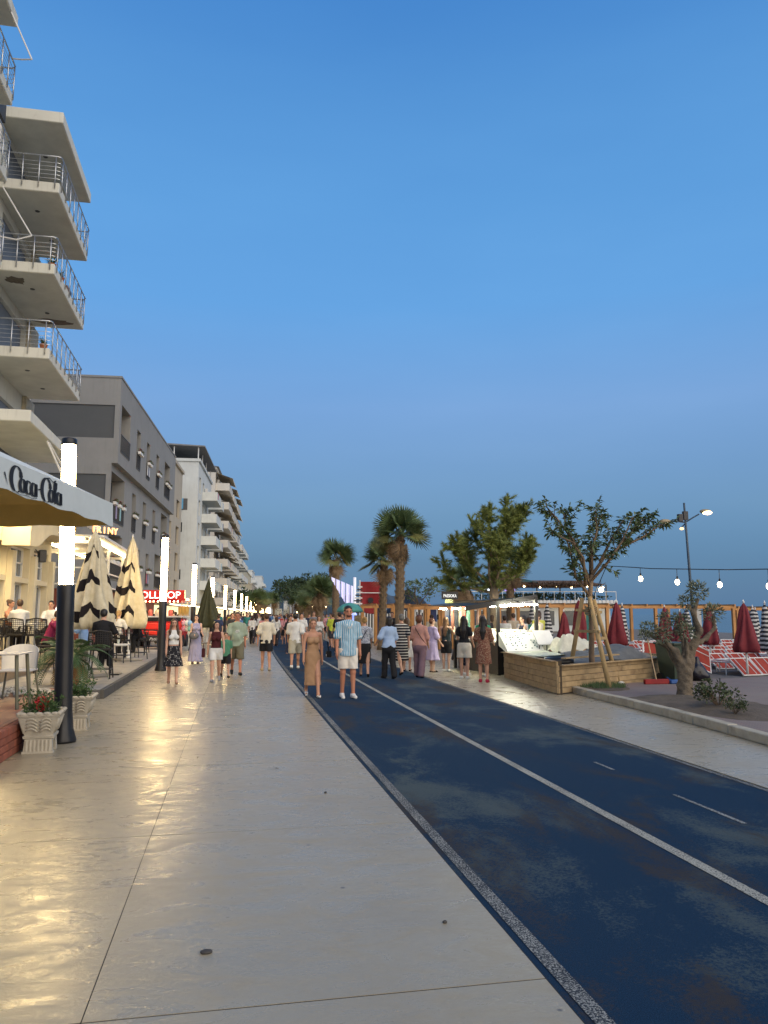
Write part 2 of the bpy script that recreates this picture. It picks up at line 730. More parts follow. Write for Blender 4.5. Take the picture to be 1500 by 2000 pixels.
# left promenade of cast slabs on a dark bed
pav = strip('promenade_pavement', -14, 1.437, -3, 330, -.0022, M_JOINT)
cols = [(-2.76, -.5835), (-.5775, 1.430)]
ys = [-1.9, .82] + [3.55 + 2.72 * i for i in range(24)]
for (xa, xb) in cols:
    for a, b in zip(ys[:-1], ys[1:]):
        m = MB()
        e = .0050
        r = [(xa + off(a), a + e), (xb + off(a), a + e), (xb + off(b), b - e), (xa + off(b), b - e)]
        dz = random.uniform(-.0012, .0012)
        i = .0012
        q = [(r[0][0] + i, r[0][1] + i), (r[1][0] - i, r[1][1] + i), (r[2][0] - i, r[2][1] - i), (r[3][0] + i, r[3][1] - i)]
        m.hexa([(x, y, -.02) for x, y in r], [(x, y, dz * .4) for x, y in r])
        m.build('slab', M_CONC, pav)
strip('far_pavement', -2.9, 1.430, ys[-1], 330, -.001, M_CONC, parent=pav, kind=None).name = 'slab_run'
strip('side_pavement', -14, -2.77, -3, 140, -.002, M_CONC, parent=pav, kind=None).name = 'slab_run'
tr = strip('cycle_track', 1.436, 5.04, -3, 330, -.006, M_TRACK)
M_L1 = paint_mat('worn_white_line', .665)
M_L2 = paint_mat('worn_edge_line', .80, (.32, .32, .29))
M_L3 = paint_mat('worn_dash', .78, (.36, .37, .345))
strip('centre_line', 3.035, 3.125, -3, 120, -.002, M_L1, parent=tr, kind=None)
strip('edge_line', 1.478, 1.560, -3, 120, -.002, M_L2, parent=tr, kind=None)
strip('edge_line', 4.965, 5.025, -3, 120, -.002, M_L2, parent=tr, kind=None)
for y0, y1 in ((3.2, 4.2), (5.72, 6.74), (7.9, 8.35)):
    strip('lane_dash', 4.015, 4.055, y0, y1, -.002, M_L3, .5, parent=tr, kind=None)
p2 = strip('seaside_pavement', 5.04, 9.2, -3, 330, -.010, M_JOINT)
for a, b in zip(ys[1:-1], ys[2:]):
    m = MB()
    r = [(5.06 + off(a), a + .005), (9.1 + off(a), a + .005), (9.1 + off(b), b - .005), (5.06 + off(b), b - .005)]
    m.hexa([(x, y, -.02) for x, y in r], [(x, y, -.001) for x, y in r])
    m.build('slab', M_CONC, p2)
strip('slab_run', 5.06, 9.1, ys[-1], 330, -.001, M_CONC, parent=p2, kind=None)

# kerb of pale stone blocks, paving and soil behind it
M_KERB = pm('kerb_stone', (.37, .33, .25), .85, .2, 4, .5, 22, dist=.01, dirt=(.16, .14, .10))
kerb = thing('stone_kerb', 'low kerb of pale stone blocks edging the tree bed', 'kerb')
KP = [(6.0, 3.0), (6.35, 6.0), (6.70, 8.9), (6.83, 10.2), (6.96, 11.69), (7.03, 13.6), (7.11, 15.72)]


def kerb_at(s):
    acc = 0
    for a, b in zip(KP[:-1], KP[1:]):
        L = math.dist(a, b)
        if s <= acc + L or b is KP[-1]:
            t = min(1, (s - acc) / L)
            return Vector((a[0] + (b[0] - a[0]) * t, a[1] + (b[1] - a[1]) * t, 0))
        acc += L


KL = sum(math.dist(a, b) for a, b in zip(KP[:-1], KP[1:]))
nk = int(KL / .98)
for i in range(nk):
    a, b = kerb_at(KL * i / nk + .006), kerb_at(KL * (i + 1) / nk - .006)
    d = (b - a).normalized()
    nrm = Vector((d.y, -d.x, 0)) * .16
    h = .135 + random.uniform(-.006, .006)
    m = MB().hexa([a, a + nrm, b + nrm, b], [p + Vector((0, 0, h)) for p in (a, a + nrm, b + nrm, b)])
    bevel(me := m.mesh('kerb_block', M_KERB), .012)
    put('kerb_block', me, kerb)
m = MB()     # return of the kerb towards the planter box
a, b = Vector((7.12, 15.74, 0)), Vector((7.62, 15.95, 0))
m.bar(a + Vector((0, 0, .06)), b + Vector((0, 0, .06)), .14, .13)
put('kerb_block', bevel(m.mesh('kerb_block', M_KERB), .012), kerb)
# paved seaside square (small pinkish setts, too fine to pick apart from here)
t = NT('pink_setts')
br = t.n('TexBrick')
t.l(t.map((1, 1, 1), rot=(0, 0, .35), world=True), br.inputs['Vector'])
br.inputs['Color1'].default_value = (.235, .165, .148, 1)
br.inputs['Color2'].default_value = (.19, .155, .142, 1)
br.inputs['Mortar'].default_value = (.115, .10, .085, 1)
br.inputs['Scale'].default_value = 4.2
br.inputs['Mortar Size'].default_value = .018
f = t.noise(.7, 5, .65, t.co(True))
c = t.mix(t.ramp(f, [(.42, 0.0), (.72, .75)]), br.outputs['Color'], (.225, .195, .165))
t.set(c, .88, spec=.3)
t.bump(br.outputs['Fac'], -.35, .008)
g = MB()
edge = [Vector((x + .158, y, 0)) for x, y in KP] + [Vector((8.3, 16.6, 0))]
top = [Vector((20, e.y + 2.5, 0)) for e in edge]
for i in range(len(edge) - 1):
    g.quad(*[p + Vector((0, 0, .075)) for p in (edge[i], top[i], top[i + 1], edge[i + 1])])
g.build('paved_square', t.mat)['kind'] = 'structure'


def mound(name, cx, cy, rx, ry, h, z0, mat, n=26, seed=1, rag=.25):
    m = MB()
    rs = random.Random(seed)
    rr = [1 + rs.uniform(-rag, rag) for _ in range(n)]
    rr = [(rr[i - 1] + 2 * rr[i] + rr[(i + 1) % n]) / 4 for i in range(n)]
    K = 7
    vs = [(cx, cy, z0 + h)]
    for k in range(1, K + 1):
        q = k / K
        for i in range(n):
            t = 2 * math.pi * i / n
            z = z0 + h * (1 - q ** 2) + (rs.uniform(-.5, .5) * h * .35 if k < K else -.01)
            vs.append((cx + rx * rr[i] * q * math.cos(t), cy + ry * rr[i] * q * math.sin(t), z))
    fs = [(0, 1 + i, 1 + (i + 1) % n) for i in range(n)]
    for k in range(K - 1):
        for i in range(n):
            a, b = 1 + k * n + i, 1 + k * n + (i + 1) % n
            fs.append((a, a + n, b + n, b))
    m.raw(vs, fs)
    return m.build(name, mat, smooth=True)


o = mound('soil_bed', 8.25, 12.35, 1.15, 2.0, .10, .078, M_EARTH, seed=3)
o['kind'] = 'structure'
o = mound('soil_bed', 7.85, 15.55, .62, .5, .05, .078, M_EARTH, seed=5)
o['kind'] = 'structure'

# ================================================================== buildings on the land side
FRONT = lambda u, n, v: (n, u, v)
ENDW = lambda u, n, v: (u, -n, v)
M_CREAM = render_wall('cream_render', (.60, .59, .52), (.36, .34, .28), .55)
M_SOFFIT = pm('soffit_render', (.50, .50, .44), .85, .14, 1.2, .3, 40)
M_STONE = pm('rough_cream_stone', (.42, .37, .27), .9, .25, 8, .8, 25, dist=.02)
M_SHUT = pm('roller_shutter', (.165, .18, .205), .55, .10, 2, .1)
M_STEEL = pm('brushed_steel', (.48, .49, .50), .32, .1, 5, .05, metal=.9)
M_DARKM = pm('dark_metal', (.03, .03, .034), .45, .2, 5, .1)
M_WHITE = pm('white_paint', (.66, .65, .62), .55, .08, 3, .08)
M_GLASS = glass_mat('window_glass')
M_SPALL = pm('bare_concrete', (.13, .11, .085), .95, .3, 9, .7, 30)
M_BROWN = pm('brown_plastic', (.16, .09, .06), .6)
M_GREEN = pm('leaf_green', (.045, .085, .025), .75, .35, 9, .3)
M_REDFL = pm('red_petals', (.45, .025, .03), .7, .3, 20)
M_TERRA = pm('terracotta', (.36, .13, .065), .85, .2, 6, .3)


def leaf_tuft(m, c, r, n, ln, wd, rs, mi=0, up=.3):
    """n small leaf quads scattered round c"""
    for _ in range(n):
        d = Vector((rs.gauss(0, 1), rs.gauss(0, 1), rs.gauss(0, 1) + up))
        d = d.normalized() if d.length > .01 else Vector((0, 0, 1))
        p = Vector(c) + Vector((d.x * r[0], d.y * r[1], d.z * r[2])) * rs.random() ** .45
        a = (d + Vector((rs.gauss(0, .5), rs.gauss(0, .5), rs.gauss(0, .5)))).normalized()
        b = a.orthogonal().normalized()
        b = (Matrix.Rotation(rs.uniform(0, 6.28), 3, a) @ b) * wd * rs.uniform(.6, 1.2) / 2
        L = a * ln * rs.uniform(.6, 1.25)
        m.quad(p, p + L * .45 + b, p + L, p + L * .45 - b, mi)


def railing(parent, path, z0, posts, h=.92, rods=5, drop=.22):
    """steel railing: handrail and rods bent round the path, a post every few steps"""
    m = MB()
    m.tube([(x, y, z0 + h) for x, y in path], .025, 6)
    m.build('handrail', M_STEEL, parent, smooth=True)
    for k in range(rods):
        MB().tube([(x, y, z0 + .12 + (h - .2) * k / rods) for x, y in path], .009, 4).build('rail', M_STEEL, parent)
    me = MB().tube([(0, 0, -drop), (0, 0, h)], .022, 6).mesh('post', M_STEEL, True)
    for x, y in posts:
        put('post', me, parent, (x, y, z0))


# ---- cream apartment block with deep balconies (nearest)
B1 = thing('apartment_building', 'cream rendered apartment block with stacked deep balconies above the restaurant', 'building', (-8.1, 18, 0))
B1['group'] = 'buildings along the promenade'
floorsB = [16.15, 13.26, 10.33]
holes = []
for zf in floorsB + [7.0, 18.95]:
    holes.append((9.0, 12.55, zf + .02, zf + 2.2))
    holes.append((1.2, 3.6, zf + .02, zf + 2.2))
holes = [h for h in holes if h[3] < 18.6 or h[0] < 6]
m = MB().wall(0, 14, 4.3, 18.6, [h for h in holes if h[3] < 18.6], FRONT, .22)
m.wall(0, 6.3, 18.6, 22.4, [h for h in holes if h[2] > 18.6], FRONT, .22)
m.quad((0, 14, 0), (-10, 14, 0), (-10, 14, 18.6), (0, 14, 18.6))
m.quad((0, 6.3, 18.6), (-10, 6.3, 18.6), (-10, 6.3, 22.4), (0, 6.3, 22.4))
m.quad((0, 0, 0), (0, 0, 22.4), (-10, 0, 22.4), (-10, 0, 0))
m.quad((0, 0, 22.4), (0, 6.3, 22.4), (-10, 6.3, 22.4), (-10, 0, 22.4))
m.quad((0, 6.3, 18.6), (0, 14, 18.6), (-10, 14, 18.6), (-10, 6.3, 18.6))
m.build('wall', M_CREAM, B1)
for i, (a, b, c, d) in enumerate(holes):
    s_ = MB()
    nsl = 22
    for k in range(nsl):
        z = c + (d - c) * k / nsl
        s_.quad((-.15, a, z), (-.15, b, z), (-.135, b, z + (d - c) / nsl * .8), (-.135, a, z + (d - c) / nsl * .8))
        s_.quad((-.135, a, z + (d - c) / nsl * .8), (-.135, b, z + (d - c) / nsl * .8), (-.15, b, z + (d - c) / nsl), (-.15, a, z + (d - c) / nsl))
    s_.build('roller_shutter', M_SHUT, B1)
for z0, z1 in ((4.6, 7.4), (7.78, 9.95), (10.35, 12.9), (13.28, 15.8), (16.17, 18.4)):
    MB().box(.002, .16, 12.75, 13.98, z0, z1).build('corner_pier', M_STONE, B1)


def slab(parent, x1, y0, y1, ztop, th=.36, x0=0.0, name='balcony'):
    m = MB().box(x0, x1, y0, y1, ztop - th, ztop, 0)
    me = bevel(m.mesh(name, M_CREAM), .02)
    o = put(name, me, parent)
    MB().box(x0 + .04, x1 - .06, y0 + .06, y1 - .06, ztop - th - .004, ztop - th + .01).build('soffit', M_SOFFIT, o)
    return o


for k, zf in enumerate(floorsB):
    b = slab(B1, 2.0, 8.0, 13.2, zf)
    x1, y0, y1 = 2.03, 7.97, 13.23
    path = [(0.02, y0), (x1 - .12, y0), (x1 - .03, y0 + .03), (x1, y0 + .12), (x1, y1 - .1), (x1 - .1, y1), (.02, y1)]
    posts = [(.3 + .52 * i, y0) for i in range(4)] + [(x1, y0 + .25 + .68 * i) for i in range(8)] + [(.4 + .5 * i, y1) for i in range(4)]
    railing(b, path, zf, posts)
    for yy in (9.4, 11.6):
        MB().lathe([(.07, 0), (.085, .012), (.05, .02)], 10, (1.0, yy, zf - .385)).build('soffit_lamp', M_DARKM, b)
# worn patches where the render has fallen from the soffit
rs = random.Random(4)
bC = [o for o in B1.children if o.name.startswith('balcony')][1]
for cx, cy, rx, ry in ((.62, 8.75, .30, .30), (1.0, 12.5, .62, .33)):
    m = MB()
    n = 18
    r = [(cx + rx * (1 + rs.uniform(-.3, .3)) * math.cos(2 * math.pi * i / n), cy + ry * (1 + rs.uniform(-.3, .3)) * math.sin(2 * math.pi * i / n)) for i in range(n)]
    m.hexa([(x, y, 13.26 - .372) for x, y in r], [(x, y, 13.26 - .36) for x, y in r])
    m.build('bare_patch', M_SPALL, bC)
top = slab(B1, 2.0, 8.0, 13.3, 18.75, .40, name='roof_canopy')
MB().lathe([(.07, 0), (.085, .012), (.05, .02)], 10, (.95, 10.2, 18.325)).build('soffit_lamp', M_DARKM, top)
low = slab(B1, 2.0, 6.2, 13.0, 7.77, .36, name='entrance_canopy')
# side wall of the top floor and its drain pipe
MB().tube([(.10, 7.75, 4.6), (.10, 7.75, 18.4)], .05, 8).build('drain_pipe', M_WHITE, B1)
# shorter balconies on the near half
for zb in (17.1, 14.6, 11.9, 19.75):
    b = slab(B1, 1.1, 1.5, 5.5, zb + .36)
    if zb < 19:
        zf = zb + .36
        path = [(1.13, 1.5), (1.13, 5.43), (1.03, 5.53), (.02, 5.53)]
        posts = [(1.13, 1.8 + .6 * i) for i in range(7)] + [(.3, 5.53), (.75, 5.53)]
        railing(b, path, zf, posts)
MB().box(.02, .7, 5.55, 6.28, 17.0, 17.9).build('side_parapet', M_DARKM, B1)
# things kept on the balconies
o = MB().box(1.2, 1.5, 10.3, 11.1, 13.55, 14.2).mesh('air_conditioner', M_BROWN)
o = put('air_conditioner', bevel(o, .03), None, (-8.1 + .1, 18 + 1.6, 0))
tag(o, 'brown boxed air conditioner standing on a cream balcony', 'air conditioner')
MB().lathe([(.02, 0), (.24, .002), (.25, .012), (.02, .02)], 14).build('fan_grille', M_DARKM, o, (1.512, 10.7, 13.87), 0).rotation_euler = (0, rad(90), 0)
MB().box(1.16, 1.54, 10.32, 11.08, 13.262, 13.56).build('stand', M_DARKM, o)


def balcony_plant(x, y, z, label, seed, spiky=True):
    r_ = random.Random(seed)
    t_ = thing('potted_plant', label, 'plant', (x, y, z))
    MB().lathe([(.09, 0), (.13, .18), (.14, .2), (.10, .19)], 12).build('pot', M_TERRA, t_)
    m = MB()
    for i in range(26):
        a = r_.uniform(0, 6.28)
        e = r_.uniform(.25, 1.3)
        d = Vector((math.cos(a) * math.cos(e), math.sin(a) * math.cos(e), math.sin(e)))
        L = r_.uniform(.28, .42)
        s2 = Vector((-math.sin(a), math.cos(a), 0)) * .018
        p = Vector((0, 0, .18))
        q = p + d * L * .6
        e2 = p + d * L - Vector((0, 0, .06))
        m.quad(p - s2, p + s2, q + s2, q - s2)
        m.tri(q - s2, q + s2, e2)
    m.build('leaves', M_GREEN, t_)


balcony_plant(-6.35, 26.25, 10.331, 'spiky potted plant on the lowest railed balcony corner', 1)
balcony_plant(-6.30, 26.5, 13.262, 'small potted plant behind the middle balcony railing', 2)
balcony_plant(-6.25, 27.6, 13.262, 'potted plant farther along the middle balcony railing', 3)
# folding awning arms (no cloth): white tubes
aw = thing('awning_frame', 'white folding awning arms hanging from the lowest cream canopy', 'awning frame', (-8.1, 18, 0))
MB().tube([(1.95, 8.6, 7.35), (2.9, 9.6, 5.05)], .035, 6).build('arm', M_WHITE, aw)
MB().tube([(1.95, 8.9, 7.35), (2.9, 12.6, 5.05)], .035, 6).build('arm', M_WHITE, aw)
MB().tube([(2.9, 8.4, 5.05), (2.9, 13.2, 5.05)], .045, 6).build('front_bar', M_WHITE, aw)
m = MB()
t = NT('striped_awning_cloth')
wv = t.n('TexWave', wave_type='BANDS', bands_direction='Y')
t.l(t.co(), wv.inputs['Vector'])
wv.inputs['Scale'].default_value = 2.2
t.set(t.ramp(wv.outputs['Fac'], [(.45, (.60, .55, .44)), (.55, (.48, .40, .30))]), .85)
M_AWN = t.mat
n = 40
for i in range(n):
    ya, yb = 8.4 + 4.8 * i / n, 8.4 + 4.8 * (i + 1) / n
    za, zb = 4.78 - .05 * abs(math.sin(i * .8)), 4.78 - .05 * abs(math.sin((i + 1) * .8))
    m.quad((2.95, ya, za), (2.95, yb, zb), (2.95, yb, 5.02), (2.95, ya, 5.02))
    m.quad((2.935, ya, 5.02), (2.935, yb, 5.02), (2.935, yb, zb), (2.935, ya, za))
m.build('valance', M_AWN, aw)
aw2 = thing('awning_frame', 'white bent awning arm sticking out near the roof of the cream block', 'awning frame', (-8.1, 18, 0))
MB().tube([(1.1, 4.8, 19.7), (2.0, 3.95, 17.62)], .022, 6).build('arm', M_WHITE, aw2)
MB().tube([(2.0, 3.95, 17.62), (1.6, 4.4, 17.9), (1.13, 5.1, 18.4)], .022, 6).build('arm', M_WHITE, aw2)
aw3 = thing('awning_frame', 'white bent awning arm beside the middle railed balcony', 'awning frame', (-8.1, 18, 0))
MB().tube([(.35, 7.6, 15.6), (1.30, 7.75, 14.05)], .025, 6).build('arm', M_WHITE, aw3)
MB().tube([(1.30, 7.75, 14.05), (.85, 7.7, 13.85), (.1, 7.6, 13.9)], .025, 6).build('arm', M_WHITE, aw3)

# ---- grey hotel with flower boxes
M_GREY = render_wall('warm_grey_render', (.25, .25, .243), (.17, .168, .16), .45)
M_DGREY = pm('dark_grey_panel', (.085, .090, .094), .8, .08, .8, .15)
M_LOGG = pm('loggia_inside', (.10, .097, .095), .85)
B2 = thing('hotel_building', 'grey flat-roofed hotel with overhanging upper floors and flower boxes', 'building', (-6.45, 42, 0), ROAD, 'buildings along the promenade')
LEN2 = 21.5
rows = [(10.25, 12.9, .32), (6.55, 9.2, 0.0), (3.45, 5.95, 0.0)]
win_u = {0: [(5.0, 6.2), (8.4, 9.6), (12.2, 13.4)], 1: [(6.0, 7.2), (9.6, 10.8), (13.4, 14.6)], 2: [(8.0, 9.2), (11.4, 12.6)]}
log_u = {0: [(.45, 2.9), (16.0, 18.6)], 1: [(.15, 3.6), (17.2, 20.2)], 2: [(.15, 3.6), (15.0, 17.8)]}
hol = {k: [(a, b, rows[k][0], rows[k][1] - (0 if u is log_u else .25)) for u in (win_u, log_u) for a, b in u[k]] for k in range(3)}
m = MB()
P0 = lambda u, n, v: (.32 + n, u, v)
m.wall(0, LEN2, 9.6, 14.25, hol[0], P0, .8)
m.wall(0, LEN2, 3.0, 9.6, hol[1] + hol[2], FRONT, .8)
m.quad((0, 0, 9.6), (.32, 0, 9.6), (.32, LEN2, 9.6), (0, LEN2, 9.6))
m.quad((.32, 0, 14.25), (.32, LEN2, 14.25), (-14, LEN2, 14.25), (-14, 0, 14.25))
m.quad((.32, LEN2, 9.6), (-14, LEN2, 9.6), (-14, LEN2, 14.25), (.32, LEN2, 14.25))
m.wall(-14, .32, 9.6, 14.25, [(-6, .05, 10.95, 12.75)], ENDW, .06)
m.wall(-14, 0, 3.0, 9.6, [(-6.5, -.25, 7.1, 9.0)], ENDW, .06)
m.quad((-14, 0, 3.0), (-14, LEN2, 3.0), (0, LEN2, 3.0), (0, 0, 3.0))
m.build('wall', M_GREY, B2)
MB().quad((-6, .058, 10.95), (.05, .058, 10.95), (.05, .058, 12.75), (-6, .058, 12.75)).build('dark_panel', M_DGREY, B2)
MB().quad((-6.5, .058, 7.1), (-.25, .058, 7.1), (-.25, .058, 9.0), (-6.5, .058, 9.0)).build('dark_panel', M_DGREY, B2)
MB().box(-.05, .36, -.04, LEN2 + .04, 14.25, 14.36).box(-14, -.05, -.04, .3, 14.25, 14.36).build('parapet_cap', M_GREY, B2)
rs = random.Random(12)
M_CLOTHS = [pm('laundry_%s' % k, c) for k, c in (('pink', (.42, .13, .17)), ('aqua', (.28, .48, .50)), ('white', (.6, .6, .6)), ('navy', (.06, .07, .13)), ('lilac', (.32, .28, .42)))]
BOXME = bevel(MB().box(-.09, .09, -.26, .26, 0, .17).mesh('flower_box', M_WHITE), .02)
PLANTS = []
for s_ in range(4):
    m = MB()
    r_ = random.Random(40 + s_)
    leaf_tuft(m, (0, 0, .22), (.10, .24, .12), 40, .10, .06, r_, 0)
    leaf_tuft(m, (0, 0, .27), (.10, .24, .11), 26, .06, .06, r_, 1)
    PLANTS.append(m.mesh('flowers', [M_GREEN, pm('crimson_petals', (.18, .02, .03), .7, .3, 20)]))
for k in range(3):
    z0, z1, dx = rows[k]
    for typ, lst in (('window', win_u[k]), ('loggia', log_u[k])):
        for (a, b) in lst:
            zt = z1 - (.25 if typ == 'window' else 0)
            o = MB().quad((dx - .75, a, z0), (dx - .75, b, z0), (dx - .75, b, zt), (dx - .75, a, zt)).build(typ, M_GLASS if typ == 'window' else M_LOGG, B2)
            fr = MB()
            for q in (a, (a + b) / 2 - .03, b - .06):
                fr.box(dx - .74, dx - .70, q, q + .06, z0, zt)
            fr.box(dx - .74, dx - .70, a, b, zt - .07, zt - .001)
            fr.build('frame', M_DARKM, o)
            # bar railing
            zr = z0 + 1.0
            r_ = MB()
            r_.bar((dx + .03, a - .02, zr), (dx + .03, b + .02, zr), .03)
            r_.bar((dx + .03, a - .02, z0 + .08), (dx + .03, b + .02, z0 + .08), .03)
            nb = int((b - a) / .12)
            for q in range(nb + 1):
                y = a + (b - a) * q / nb
                r_.bar((dx + .03, y, z0 + .08), (dx + .03, y, zr), .016)
            r_.build('railing', M_DARKM, o)
            nbx = 2 if typ == 'window' else 3
            if typ == 'loggia' and k == 0 and a < 5:
                continue
            for q in range(nbx):
                y = a + (b - a) * (q + .5) / nbx
                put('flower_box', BOXME, o, (dx + .15, y, zr - .10))
                put('flowers', PLANTS[rs.randrange(4)], o, (dx + .15, y, zr - .10))
            if (k, typ) in ((0, 'window'), (1, 'loggia'), (2, 'loggia'), (2, 'window')) and rs.random() < .55:
                for q in range(3):
                    y = a + .1 + (b - a - .3) * q / 3
                    MB().box(dx + .05, dx + .075, y, y + .28, zr - .75, zr - .05).build('laundry', rs.choice(M_CLOTHS), o)
# ground floor shop front of the hotel
gf = MB().box(-13.5, -.9, .2, LEN2 - .2, 0, 2.99)
gf.build('ground_floor_wall', pm('terracotta_shopfront', (.23, .065, .04), .8), B2)
letters('Mio', emit('sign_white_glow', (1, .93, .8), 2.2), B2, 'script_sign', (-2.6, .17, 1.75), (rad(90), 0, 0), 1.05, .02, shear=.35)
sg = thing('roof_sign', 'small bright white sign on the edge of the grey hotel roof', 'sign', (-6.0, 54.5, 13.2), ROAD)
me = MB().box(0, .18, -1.1, 1.1, 0, 1.9).mesh('board', emit('sign_board_glow', (1, .98, .92), 1.2))
put('board', bevel(me, .08, 2), sg)
MB().box(.185, .20, -.75, .75, .45, 1.35).build('dark_print', M_DGREY, sg)
MB().bar((.05, 0, -.0), (-.3, 0, .6), .06).build('bracket', M_DARKM, sg)

# ---- generic far block: wall, windows, balconies, roof, all as parts
M_PANE = glass_mat('far_window_glass', (.035, .04, .045), .2)


def block(name, label, y0, L, depth, H, wallm, storey, bays, bal=None, x_off=0.0, roofm=None, zbase=3.2, balm=None, parapet=.95, awn=None, winw=.42, seed=0):
    x = -4.4 + .063 * (y0 - 95) + x_off
    r_ = random.Random(seed)
    B = thing(name, label, 'building', (x, y0, 0), ROAD, 'buildings along the promenade')
    ns = int((H - zbase) / storey)
    bw = L / bays
    hs = []
    for s_ in range(ns):
        for k in range(bays):
            c = (k + .5) * bw
            hs.append((c - bw * winw / 2, c + bw * winw / 2, zbase + s_ * storey + .25, zbase + s_ * storey + 2.25))
    eh = []
    for s_ in range(ns):
        for c in ([-depth * .3] if depth < 9 else [-depth * .25, -depth * .6]):
            if r_.random() < .75:
                eh.append((c - .5, c + .5, zbase + s_ * storey + .9, zbase + s_ * storey + 2.1))
    m = MB().wall(0, L, 0, H, hs, FRONT, .25)
    m.wall(-depth, 0, 0, H, eh, ENDW, .2)
    m.quad((0, 0, H), (0, L, H), (-depth, L, H), (-depth, 0, H))
    m.quad((0, L, 0), (-depth, L, 0), (-depth, L, H), (0, L, H))
    m.build('wall', wallm, B)
    for a, b, c, d in hs:
        o = MB().quad((-.24, a, c), (-.24, b, c), (-.24, b, d), (-.24, a, d)).build('window', M_PANE, B)
        if y0 < 120:
            MB().box(-.23, -.20, (a + b) / 2 - .04, (a + b) / 2 + .04, c, d).build('mullion', M_WHITE, o)
    for a, b, c, d in eh:
        MB().quad((a, .19, c), (b, .19, c), (b, .19, d), (a, .19, d)).build('window', M_PANE, B)
    MB().box(-depth - .15, .2, -.15, L + .15, H, H + .35).build('parapet', wallm, B)
    if roofm:
        MB().hexa([(-depth - .4, -.4, H + .352), (.5, -.4, H + .352), (.5, L + .4, H + .352), (-depth - .4, L + .4, H + .352)],
                  [(-depth * .6, 1.5, H + 1.6), (-depth * .4, 1.5, H + 1.6), (-depth * .4, L - 1.5, H + 1.6), (-depth * .6, L - 1.5, H + 1.6)]).build('roof', roofm, B)
    if bal:
        u0, u1, dep = bal
        for s_ in range(ns):
            zf = zbase + s_ * storey
            for a in np.arange(u0, u1 - .1, 2 * bw) if bays > 3 else [u0]:
                e = min(u1, a + 1.55 * bw) if bays > 3 else u1
                o = MB().box(.003, dep, a, e, zf - .18, zf + .02).build('balcony', balm or wallm, B)
                MB().box(dep - .1, dep - .002, a + .002, e - .002, zf + .02, zf + parapet).box(.01, dep - .1, a + .002, a + .1, zf + .02, zf + parapet).box(.01, dep - .1, e - .1, e - .002, zf + .02, zf + parapet).build('balcony_wall', balm or wallm, o)
                if awn and r_.random() < .6:
                    n_ = MB().quad((.02, a, zf + 2.6), (dep + .5, a, zf + 1.7), (dep + .5, e, zf + 1.7), (.02, e, zf + 2.6))
                    n_.quad((dep + .5, a, zf + 1.45), (dep + .5, e, zf + 1.45), (dep + .5, e, zf + 1.7), (dep + .5, a, zf + 1.7))
                    n_.build('awning', awn, o)
                if r_.random() < .6:
                    bx = r_.uniform(a + .4, e - .8)
                    MB().box(.1, .45, bx, bx + .8, zf + 1.2, zf + 1.75).build('air_conditioner', M_WHITE, o)
                if r_.random() < .5:
                    bx = r_.uniform(a + .3, e - .7)
                    MB().box(dep + .003, dep + .03, bx, bx + .6, zf + .15, zf + .93).build('laundry', r_.choice(M_CLOTHS), o)
    # lit shop front and canopy at street level
    f = MB()
    nb = max(2, int(L / 5))
    for k in range(nb):
        a, b = L * k / nb + .3, L * (k + 1) / nb - .3
        MB().box(.003, .06, a, b, .25, 2.5).build('shop_window', emit('warm_shop_glow', (1, .78, .42), 1.1), B)
    MB().hexa([(.07, .1, 2.72), (3.0, .1, 2.55), (3.0, L - .1, 2.55), (.07, L - .1, 2.72)], [(.07, .1, 3.0), (3.0, .1, 2.68), (3.0, L - .1, 2.68), (.07, L - .1, 3.0)]).build('shop_canopy', pm('canopy_cloth', (.40, .36, .27), .85), B)
    MB().box(2.4, 2.5, .3, L - .3, 2.47, 2.53).build('strip_light', emit('strip_warm', (1, .85, .55), 9), B)
    return B


M_WHT = render_wall('white_render', (.56, .58, .56), (.40, .40, .37), .45)
M_TAN = pm('tan_render', (.42, .37, .29), .85, .08, .5, .2)
M_PINK = pm('pinkish_render', (.58, .55, .49), .85, .08, .5, .2)
M_YEL = pm('pale_yellow_render', (.46, .42, .31), .85, .08, .5, .2)
M_OCH = pm('ochre_render', (.48, .36, .19), .85, .08, .5, .2)
M_ROOFD = pm('dark_roof', (.20, .20, .20), .8)
# narrow tan house between the hotel and the white block
block('narrow_house', 'narrow tan house squeezed between grey hotel and white block', 67, 24, 8, 17.8, M_TAN, 2.95, 4, None, x_off=-1.35, seed=3)
b3 = block('apartment_building', 'white seven-storey apartment block with roof terrace canopy', 95, 17, 9, 20.2, M_WHT, 2.85, 4, (5.0, 16.5, 1.9), seed=5, zbase=4.9)
for a, b in ((.2, 5.4), ):
    pass
# roof terrace canopy on posts
rc = MB().hexa([(-9, -.3, 22.35), (.7, -.3, 22.0), (.7, 17, 22.0), (-9, 17, 22.35)], [(-9, -.3, 22.55), (.7, -.3, 22.15), (.7, 17, 22.15), (-9, 17, 22.55)]).build('terrace_canopy', M_ROOFD, b3)
for px, py in ((-.1, .1), (-3, .1), (-6, .1), (-8.8, .1), (-.1, 5), (-.1, 10), (-.1, 16)):
    MB().bar((px, py, 20.55), (px, py, 22.02), .12).build('post', M_WHITE, b3)
MB().box(-5.9, -5.0, .4, 1.3, 22.5, 23.1).build('chimney', M_WHITE, b3)
MB().box(-7, -1.2, -.02, .03, 14.2, 15.6).build('side_niche', M_LOGG, b3)
MB().box(-2.4, -1.7, -.12, -.025, 14.3, 15.6).build('blue_shutter', pm('sky_blue_paint', (.12, .36, .58), .6), b3)
block('apartment_building', 'cream apartment block with awnings over crowded balconies', 118, 34, 11, 23.6, M_PINK, 2.9, 6, (.5, 33, 2.1), seed=8, roofm=M_ROOFD, awn=M_AWN, balm=M_PINK)
